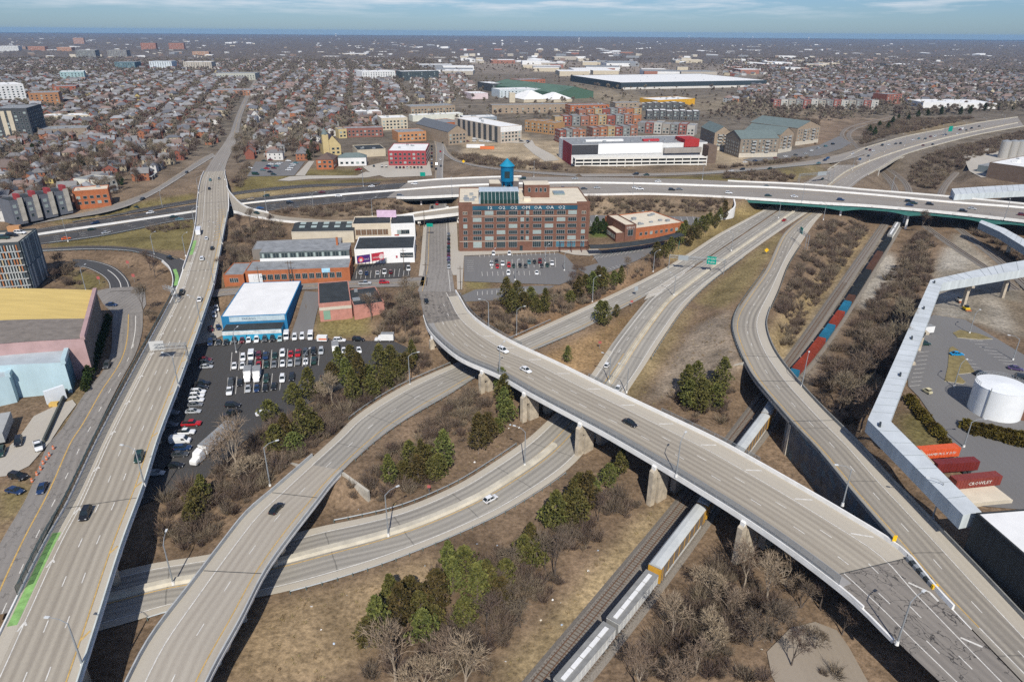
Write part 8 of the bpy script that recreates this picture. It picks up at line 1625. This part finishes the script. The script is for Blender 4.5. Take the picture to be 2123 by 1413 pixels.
mew.vertices.add(len(vv)); mew.vertices.foreach_set('co', vv.ravel()); mew.loops.add(q.size); mew.loops.foreach_set('vertex_index', q.ravel()); mew.polygons.add(len(q)); mew.polygons.foreach_set('loop_start', np.arange(0, q.size,4)); mew.polygons.foreach_set('loop_total', np.full(len(q),4)); mew.update(calc_edges=True)
if mew.polygons[5].normal.z < 0: mew.flip_normals()
mew.materials.append(mat('distant_woodland',(.08,.066,.055), var=.3, col2=(.165,.135,.11), scale=.02, detail=8)); link('far_woods', mew, kind='stuff', label='leafless brown woodland stretching to the horizon', cat='woods')
FB = []
for i in range(620):
    px = rg.uniform(0,2123); py = 78 + 46 * rg.random() ** 1.3 + px * .0075; q = P(px, py,0); q.z = (math.hypot(q.x, q.y) - 2900) / 14000 * 10 if q.y > 2900 else 0; FB.append(tuple(q))
clb = bpy.data.collections.new('far_building_kinds')
for i,(w_, d_, h, m1, m2) in enumerate([(70,60,14, RWHT, RWHT),(40,30,16, CREAM, RWHT),(30,24,20, wall((.26,.19,.15)), RCRM),(90,40,13, wall(GRY), RWHT),(26,20,17, RWHT, RGR)]): mb = MB(); mb.box(-w_ / 2, w_ / 2,-d_ / 2, d_ / 2,-6, h,0,1); clb.objects.link(bpy.data.objects.new('far_building_kind', mb.mesh('far_building_kind',[m1, m2])))
gn_scatter('far_buildings', FB, clb, label='pale roofs scattered through the distant woods', cat='buildings', smin=.2, smax=.75)
# ------------------------------------------------------------------ lamps, signs, rails, litter
LP = {}
def lamp(base, h, arm, label, double=False, group='tall street lamps'):
    o = empty('street_lamp', base, math.atan2(arm[1], arm[0]), label=label, cat='street lamp', group=group); k = (round(h), double)
    if k not in LP:
        a = MB().tube((0,0,-.3),(0,0, h),.2,.12,8).mesh('pole',[STEEL]); b = MB(); b.tube((0,0, h - .1),(1.4,0, h + .8),.09,.07,5); b.tube((1.4,0, h + .8),(3.2,0, h + 1.0),.07,.06,5); c = MB().box(3.1,4.0,-.22,.22, h + .9, h + 1.08).mesh('lamp_head',[mat('lamp_head_grey',(.55,.57,.57), var=.05)]); d = MB().tube((0,0,-.4),(0,0,.5),.4,.3,8).mesh('footing',[PARA]); LP[k] = (a, b.mesh('arm',[STEEL]), c, d)
    for n_, m_ in zip(('pole', 'arm', 'lamp_head', 'footing'), LP[k]):
        q = link(n_, m_, ar if n_ == 'lamp_head' else o)
        if n_ == 'arm': ar = q
    if double: link('arm', LP[k][1], o, rz=math.pi * .8); link('lamp_head', LP[k][2], o, rz=math.pi * .8)
    return o
LW = iter(range(999))
def lamps(lst, where, h=11):
    for i,(px, py, z, ax, ay, *r) in enumerate(sorted(lst, key=lambda q: -q[1])):
        p = P(px, py, z) if z is not None else G(px, py); q = P(px + ax, py + ay, p.z) - p; lamp(p, r[0] if r else h,(q.x, q.y), f'{ORD[i]} nearest street lamp {where}', group='street lamps ' + where)
lamps([(171,1378,3.3,-40,-4),(299,1004,3.6,-30,-5),(370,799,3.8,-26,-5),(416,670,3.9,-18,-3),(443,589,3.9,-18,-3),(461,505,3.8,-14,-2),(404,470,3.6,12,-2),(412,400,3,12,-2),(466,372,2.5,-10,-2)], 'on the west viaduct',10)
lamps([(359,1208,-7.5,10,-30,11),(805,1108,-7.3,30,-14,12),(1088,963,-7.3,-30,-10,11),(1263,789,-7,-22,-8,9),(1299,812,-6.8,-22,-6,9),(1397,611,-5,-20,-8,9),(1516,519,-4.2,-16,-6,9),(1614,451,-3.5,-14,-6,9)], 'down the middle of the lower highway')
lamps([(560,1006, None,26,-8,12),(850,797, None,24,-4,11),(1071,694, None,20,-4,11),(1228,625, None,18,-4,11),(1354,563, None,16,-4,10),(1707,455,-3.8,-14,-3,10),(320,528, None,10,-4,10),(385,530,3,10,-4,10),(178,602,.2,8,-4,10),(650,435, None,8,-2,10),(772,448, None,8,-2,10)], 'on a grass verge')
lamps([(1013,676,1.3,-22,-2),(1036,779,3,14,-14),(1402,985,3.7,18,-26),(1747,1045,3.6,-24,-2),(1860,1332,3.2,34,-22)], 'on the curved bridge',9.5)
lamps([(1933,1074,2.6,-38,-6),(1662,800,.8,6,-20)], 'on the curved ramp',10.5)
for i, v in enumerate(np.arange(30, FWY.len - 20,62)):
    s_ = 'l' if i % 2 else 'r'; q = FWY.at(v, off=-.5, side=s_); c = FWY.at(v, t=.5); d = c - q; lamp(Vector(q),11,(d[0], d[1]), f'{ORD[i]} slim lamp along the freeway counted from its west end', group='freeway lamps')
for i, v in enumerate(np.arange(60, R8N.len,60)): q = R8N.at(v, t=.52); lamp(Vector(q),11,(-1,.4), f'{ORD[i]} lamp on the median of the north highway', group='north highway lamps')
lamps([(1978,800,.2,8,-4),(2100,745,.1,-14,-2),(1998,925,.1,10,0),(2010,690,.1,8,-4)], 'in the plant car park',8); lamps([(1020,555,.1,5,-3),(1131,545,.1,5,-3),(1068,580,.1,5,-3),(1170,560,.1,5,-3),(490,730, ZL,5,-4),(637,778, ZL,5,-4)], 'in a car lot',8)
# signs
SGN = mat('sign_green',(.0,.27,.20), rough=.5, var=.04); SGB = mat('sign_back_grey',(.30,.33,.34), rough=.5, var=.05); SGY = mat('sign_yellow',(.75,.45,.01), var=.04); SGR = mat('sign_red',(.38,.1,.09), var=.04)
def panel(parent, x, z, w_, h, m, text=None, tz=0, back=False):
    bx((x - w_ / 2, x + w_ / 2,-.08,.08, z, z + h), 'sign_panel', m, parent)
    for k, t in enumerate(text or []): lettering(t, h / (len(text) + 1.2), parent,(x,-.1, z + h * (1 - (k + .75) / (len(text) + .5))),(HP,0,0), WHITE)
def truss(a, b, z, label, panels, name='sign_gantry', one=False):
    r = empty(name, a, math.atan2(b.y - a.y, b.x - a.x), label=label, cat='sign gantry'); Lg_ = (b - a).xy.length
    for x in ((0,) if one else (0, Lg_)):
        for y in (-.7,.7): tb((x, y,-1),(x, y, z + .8),.16)('post', STEEL, r)
    m_ = MB(); n_ = max(4, int(Lg_ / 1.8))
    for y in (-.6,.6):
        for zz in (z - .6, z + .6): m_.tube((0, y, zz),(Lg_, y, zz),.09, seg=5)
        for i in range(n_): x0, x1 = Lg_ * i / n_, Lg_ * (i + 1) / n_; m_.tube((x0, y, z - .6 if i % 2 else z + .6),(x1, y, z + .6 if i % 2 else z - .6),.06, seg=4)
    m_.build('truss', STEEL, r, kind='stuff')
    for x, w_, h, m, t in panels: panel(r, Lg_ * x, z - h / 2, w_, h, m, t); r.children[-1]
    for c in r.children:
        if c.name.startswith(('sign_panel', 'lettering')): c.location.y -= .9
    return r
truss(P(1386,556,-5.2), P(1500,567,-5.2),6.6, 'long truss gantry with a green sign over the merging carriageways',[(.76,4.6,4.0, SGN,['670 EAST', 'Dublin']),(.25,5,2.6, SGB, None)])
truss(P(1671,516,-4.2), P(1650,500,-4.2),7.2, 'cantilever truss with a green exit sign over the curved ramp',[(.82,3.8,3.6, SGN,['670', 'WEST'])], one=True)
truss(P(391,748,3.6), P(326,752,3.6),6, 'cantilever arm with a white sign panel reaching over the viaduct',[(.93,4.6,3.2, mat('sign_white',(.5,.5,.48), var=.04), None)], one=True)
truss(P(366,628,3.6), P(345,620,3.6),5.5, 'small sign arm where the loop ramp meets the viaduct',[(.5,4,1.2, mat('sign_white',(.72,.72,.7), var=.04), None)], one=True)
truss(P(1655,381,-3), P(1718,376,-3),7, 'truss gantry over the north highway just beyond the freeway',[(.7,9,3, SGB, None)]); truss(P(1955,283,0), P(1990,279,0),8, 'gantry with a round green sign over the north highway',[(.3,8,6, SGN, None)])
def post_sign(px, py, z, w_, h, m, label, ph=2.2, diamond=False):
    p = P(px, py, z) if z is not None else G(px, py); o = empty('road_sign', p,0, label=label, cat='road sign', group='road signs'); tb((0,0,-.3),(0,0, ph + h),.07, seg=5)('post', STEEL, o); q = bx((-w_ / 2, w_ / 2,-.12,-.05,-h / 2, h / 2), 'sign_panel', m, o); q.location = (0,0, ph + h / 2)
    if diamond: q.rotation_euler = (0, HP / 2,0)
for a in [(1243,722, None,1.2,1.0, SGR, 'red wrong-way sign on the dry grass wedge'),(1309,636, None,1.2,1.0, SGR, 'red wrong-way sign near the gore nose'),(890,1024, None,.9,.9, SGR, 'small pink-red sign beside the lower highway'),(1588,527, None,1.8,1.8, SGY, 'yellow diamond warning sign beside the curved ramp',1.5, True),(1851,1128,3.2,.9,1.6, SGY, 'yellow object marker before the crash cushion',1),(961,342, None,2,2, SGY, 'yellow diamond sign on the entry ramp',2, True),(877,376, None,4,3, SGN, 'green street guide sign beside the overpass',4),(891,470,5,3.6,2, SGN, 'green and yellow sign hung under the connector ramp',0),(267,555,.4,1.4,1.4, SGR, 'red and white no-entry sign at the loop ramp, nearer the viaduct'),(279,583,.3,1.4,1.4, SGR, 'red and white no-entry sign at the west junction'),(207,588,.2,1.4,1.4, SGR, 'red and white no-entry sign on the small lawn'),(1318,612,-5.6,1.6,2.2, SGB, 'grey-backed sign at the gore')]: post_sign(*a)
r = empty('crash_cushion', P(1882,1160,3.1), math.atan2(*(P(1915,1196,3.1) - P(1882,1160,3.1)).yx), label='dark striped crash cushion ending the white barrier at the merge', cat='crash cushion')
for i in range(7): bx((i * 1.15, i * 1.15 + .95,-.6,.6,0,.95), 'cartridge', DKST if i % 2 else STEEL, r)
bx((8.1,8.6,-.6,.6,0,1), 'nose', SGY, r)
# guardrails
for s_, a_, b_, sd, off, lab in ((RB,(600,1200),(1150,980), 'r',-.9, 'steel guardrail along the outer edge of the lower highway'),(RA,(690,950),(985,780), 'r',-.7, 'steel guardrail between upper highway and the brush loop'),(RA,(740,880),(950,760), 'l',-.9, 'low rail along the bank above the upper highway'),(RB,(300,1280),(520,1240), 'r',-.9, 'guardrail stub in the viaduct shadow'),(RB,(690,1085),(1080,930), 'l',-.7, 'guardrail on the loop side of the lower highway'),(RC,(1600,560),(1535,740), 'l',-.6, 'guardrail inside the bend of the curved ramp'),(RC,(1660,510),(1600,640), 'r',-.6, 'guardrail outside the curved ramp'),(RB,(1345,740),(1540,535), 'r',-.8, 'guardrail beside the dry slope'),(RA,(1060,712),(1150,670), 'l',-1.2, 'guardrail under the pine slope'),(RA,(1110,720),(1215,680), 'r',-.8, 'guardrail on the grass wedge'),(LRP,(100,517),(330,535), 'r',-.5, 'guardrail along the loop ramp'),(R7,(1440,360),(1690,340), 'r',-.5, 'guardrail of the east slip road'),(FWY,(110,490),(400,440), 'r',-.6, 'guardrail beside the near freeway lanes')):
    v0, v1 = s_.near(*a_), s_.near(*b_); v0, v1 = min(v0, v1), max(v0, v1); guardrail(s_.line(v0, v1,3, off=off, side=sd), lab)
# utility poles, cones, bay lines, litter
for i,(px, py, z) in enumerate([(540,600,-.2),(602,588,0),(608,588,0),(884,592,.1),(838,560,.1),(872,500,.1),(880,470,.1),(955,600,.1),(515,540,0)]):
    o = empty('utility_pole', P(px, py, z), label=f'wooden utility pole by the brick works streets, {ORD[i]} from the west', cat='utility pole', group='utility poles'); tb((0,0,-.5),(0,0,11),.2,.14)('pole', TIE, o); bx((-1.3,1.3,-.08,.08,9.8,10), 'crossarm', TIE, o)
for i,(px, py) in enumerate([(111,930),(103,944),(97,952),(90,961),(85,973),(77,984),(67,998)]):
    o = empty('traffic_cone', P(px, py,.15), label=f'orange traffic barrel along the west street, {ORD[i]} from the hall end', cat='traffic barrel', group='orange barrels'); tb((0,0,0),(0,0,1),.32,.24,8)('barrel', mat('barrel_orange',(.6,.16,.06), var=.1), o); tb((0,0,.45),(0,0,.62),.30,.29,8)('band', WHITE, o)
def bays(name, rows_, z, parent=None):
    m_ = MB()
    for (x0, y0),(x1, y1), n_,(dx, dy) in rows_:
        for i in range(n_ + 1):
            t = i / n_; x, y = x0 + (x1 - x0) * t, y0 + (y1 - y0) * t; a, b = P(x, y, z), P(x + dx, y + dy, z); ribbon(m_, np.array([a, b]),.16,0,.03)
    m_.build(name, WHITE, next(o for o in PADS if o.name == parent), kind='stuff')
bays('bay_lines',[((445,716),(655,704),13,(4,-14)),((478,768),(660,757),11,(3,-38)),((470,818),(580,808),6,(3,-36))], ZL, 'main_parking_lot'); bays('bay_lines',[((995,533),(1150,528),16,(-1,-7)),((1018,558),(1152,553),12,(-1,-19)),((1000,572),(1120,570),11,(-1,-9)),((968,540),(968,562),5,(14,0))],0, 'brick_building_lot'); bays('bay_lines',[((1228,470),(1330,468),11,(-4,-12)),((1340,466),(1440,458),8,(-4,-10))],0, 'depot_rear_lot')
bays('bay_lines',[((1905,730),(1886,800),8,(22,-2)),((1990,745),(2040,790),6,(26,2)),((2010,705),(2090,760),8,(28,2))],0, 'plant_parking'); bays('bay_lines',[((1228,538),(1330,520),12,(8,-6)),((1236,560),(1300,545),8,(8,4))],0, 'east_visitor_lot'); bays('bay_lines',[((738,578),(846,572),11,(2,-16))],.02, 'corner_parking'); bays('bay_lines',[((990,612),(1090,605),10,(0,-8))],0, 'lower_visitor_lot')
hp = [tuple(q) for q in catmull(W3([(1886,830,0),(1900,850,0),(1925,880,0),(1948,905,0),(1970,930,0)]),2.2)] + [tuple(P(x,885 + (x - 2003) * .22,0)) for x in range(2003,2150,7)] + [tuple(P(x,893 + (x - 2003) * .25,0)) for x in range(2015,2150,8)]
COLK = bpy.data.collections.new('hedge_kinds')
for i in range(3): a, t = pine(2.0,1.7,16,40,210 + i, low=0.02); COLK.objects.link(bpy.data.objects.new('hedge_kind', a.mesh('hedge_kind',[HEDGEM])))
gn_scatter('hedge', hp, COLK, label='clipped brown-green hedge and shrubs edging the plant drive', cat='hedge', smin=.8, smax=1.15)
for nm, pts, c, lab in (('grass_island',[(1965,760),(1968,722),(1975,718),(1990,728),(2022,772),(1985,776),(2002,792),(1996,796),(1958,790)],(.2,.16,.07), 'triangular'),('grass_island',[(1975,690),(1990,684),(2030,692),(2058,703),(2030,704),(1985,700)],(.19,.15,.07), 'oval')):
    w_ = [P(*p,0) for p in pts]; w_ = w_ if sum(w_[i].x * w_[(i + 1) % len(w_)].y - w_[(i + 1) % len(w_)].x * w_[i].y for i in range(len(w_))) > 0 else w_[::-1]; m_ = MB(); m_.prism([(q.x, q.y) for q in w_],-.2,.16,0,1); m_.build(nm,[PARAY, mat('island_grass', c, var=.3, scale=.5)], kind='structure')
cl = bpy.data.collections.new('litter_kinds'); 
for i, c in enumerate([(.75,.74,.7),(.6,.55,.45),(.5,.6,.7)]): m_ = MB(); m_.quad((-.3,-.2,.05),(.35,-.25,.12),(.3,.28,.3),(-.25,.3,.08)); cl.objects.link(bpy.data.objects.new('litter_kind', m_.mesh('litter_kind',[wall(c)])))
LT = []
for i, poly in enumerate([[(300,1110),(420,1080),(440,1140),(330,1150)],[(680,1060),(800,1040),(1050,920),(1060,940),(860,1050),(700,1080)],[(560,1280),(900,1160),(1100,1080),(1080,1150),(700,1400)],[(1000,1400),(1300,1050),(1330,1060),(1100,1400)],[(1000,860),(1100,860),(1060,920),(990,940)],[(1380,1400),(1500,1200),(1700,1280),(1600,1400)]]): LT += scatter(poly,2.2,500 + i,.8)
gn_scatter('litter', LT, cl, label='scraps of white litter along the verges', cat='litter', smin=.25, smax=.9)
# the air
hz = MB(); hz.box(-22000,22000,-80,22500,-14,116); ho = hz.build('haze', bpy.data.materials.new('haze_air'), kind='stuff'); hm = ho.data.materials[0]; hm.use_nodes = True; hn = hm.node_tree; hn.nodes.clear(); oo = hn.nodes.new('ShaderNodeOutputMaterial'); pv = hn.nodes.new('ShaderNodeVolumePrincipled')
pv.inputs['Color'].default_value = (.36,.62,.95,1); pv.inputs['Density'].default_value = 4e-5; pv.inputs['Anisotropy'].default_value = 0.0; hn.links.new(pv.outputs[0], oo.inputs['Volume'])
bx((-9,9,-2,2,0,3), 'site_trailer', RWHT, loc=P(986,306,0), label='long white site trailer on the construction ground', cat='trailer'); bx((-7,7,-1.3,1.3,0,2.6), 'orange_container', wall((.6,.16,.05)), loc=P(1010,309,0), label='orange container beside the white site trailer', cat='container')
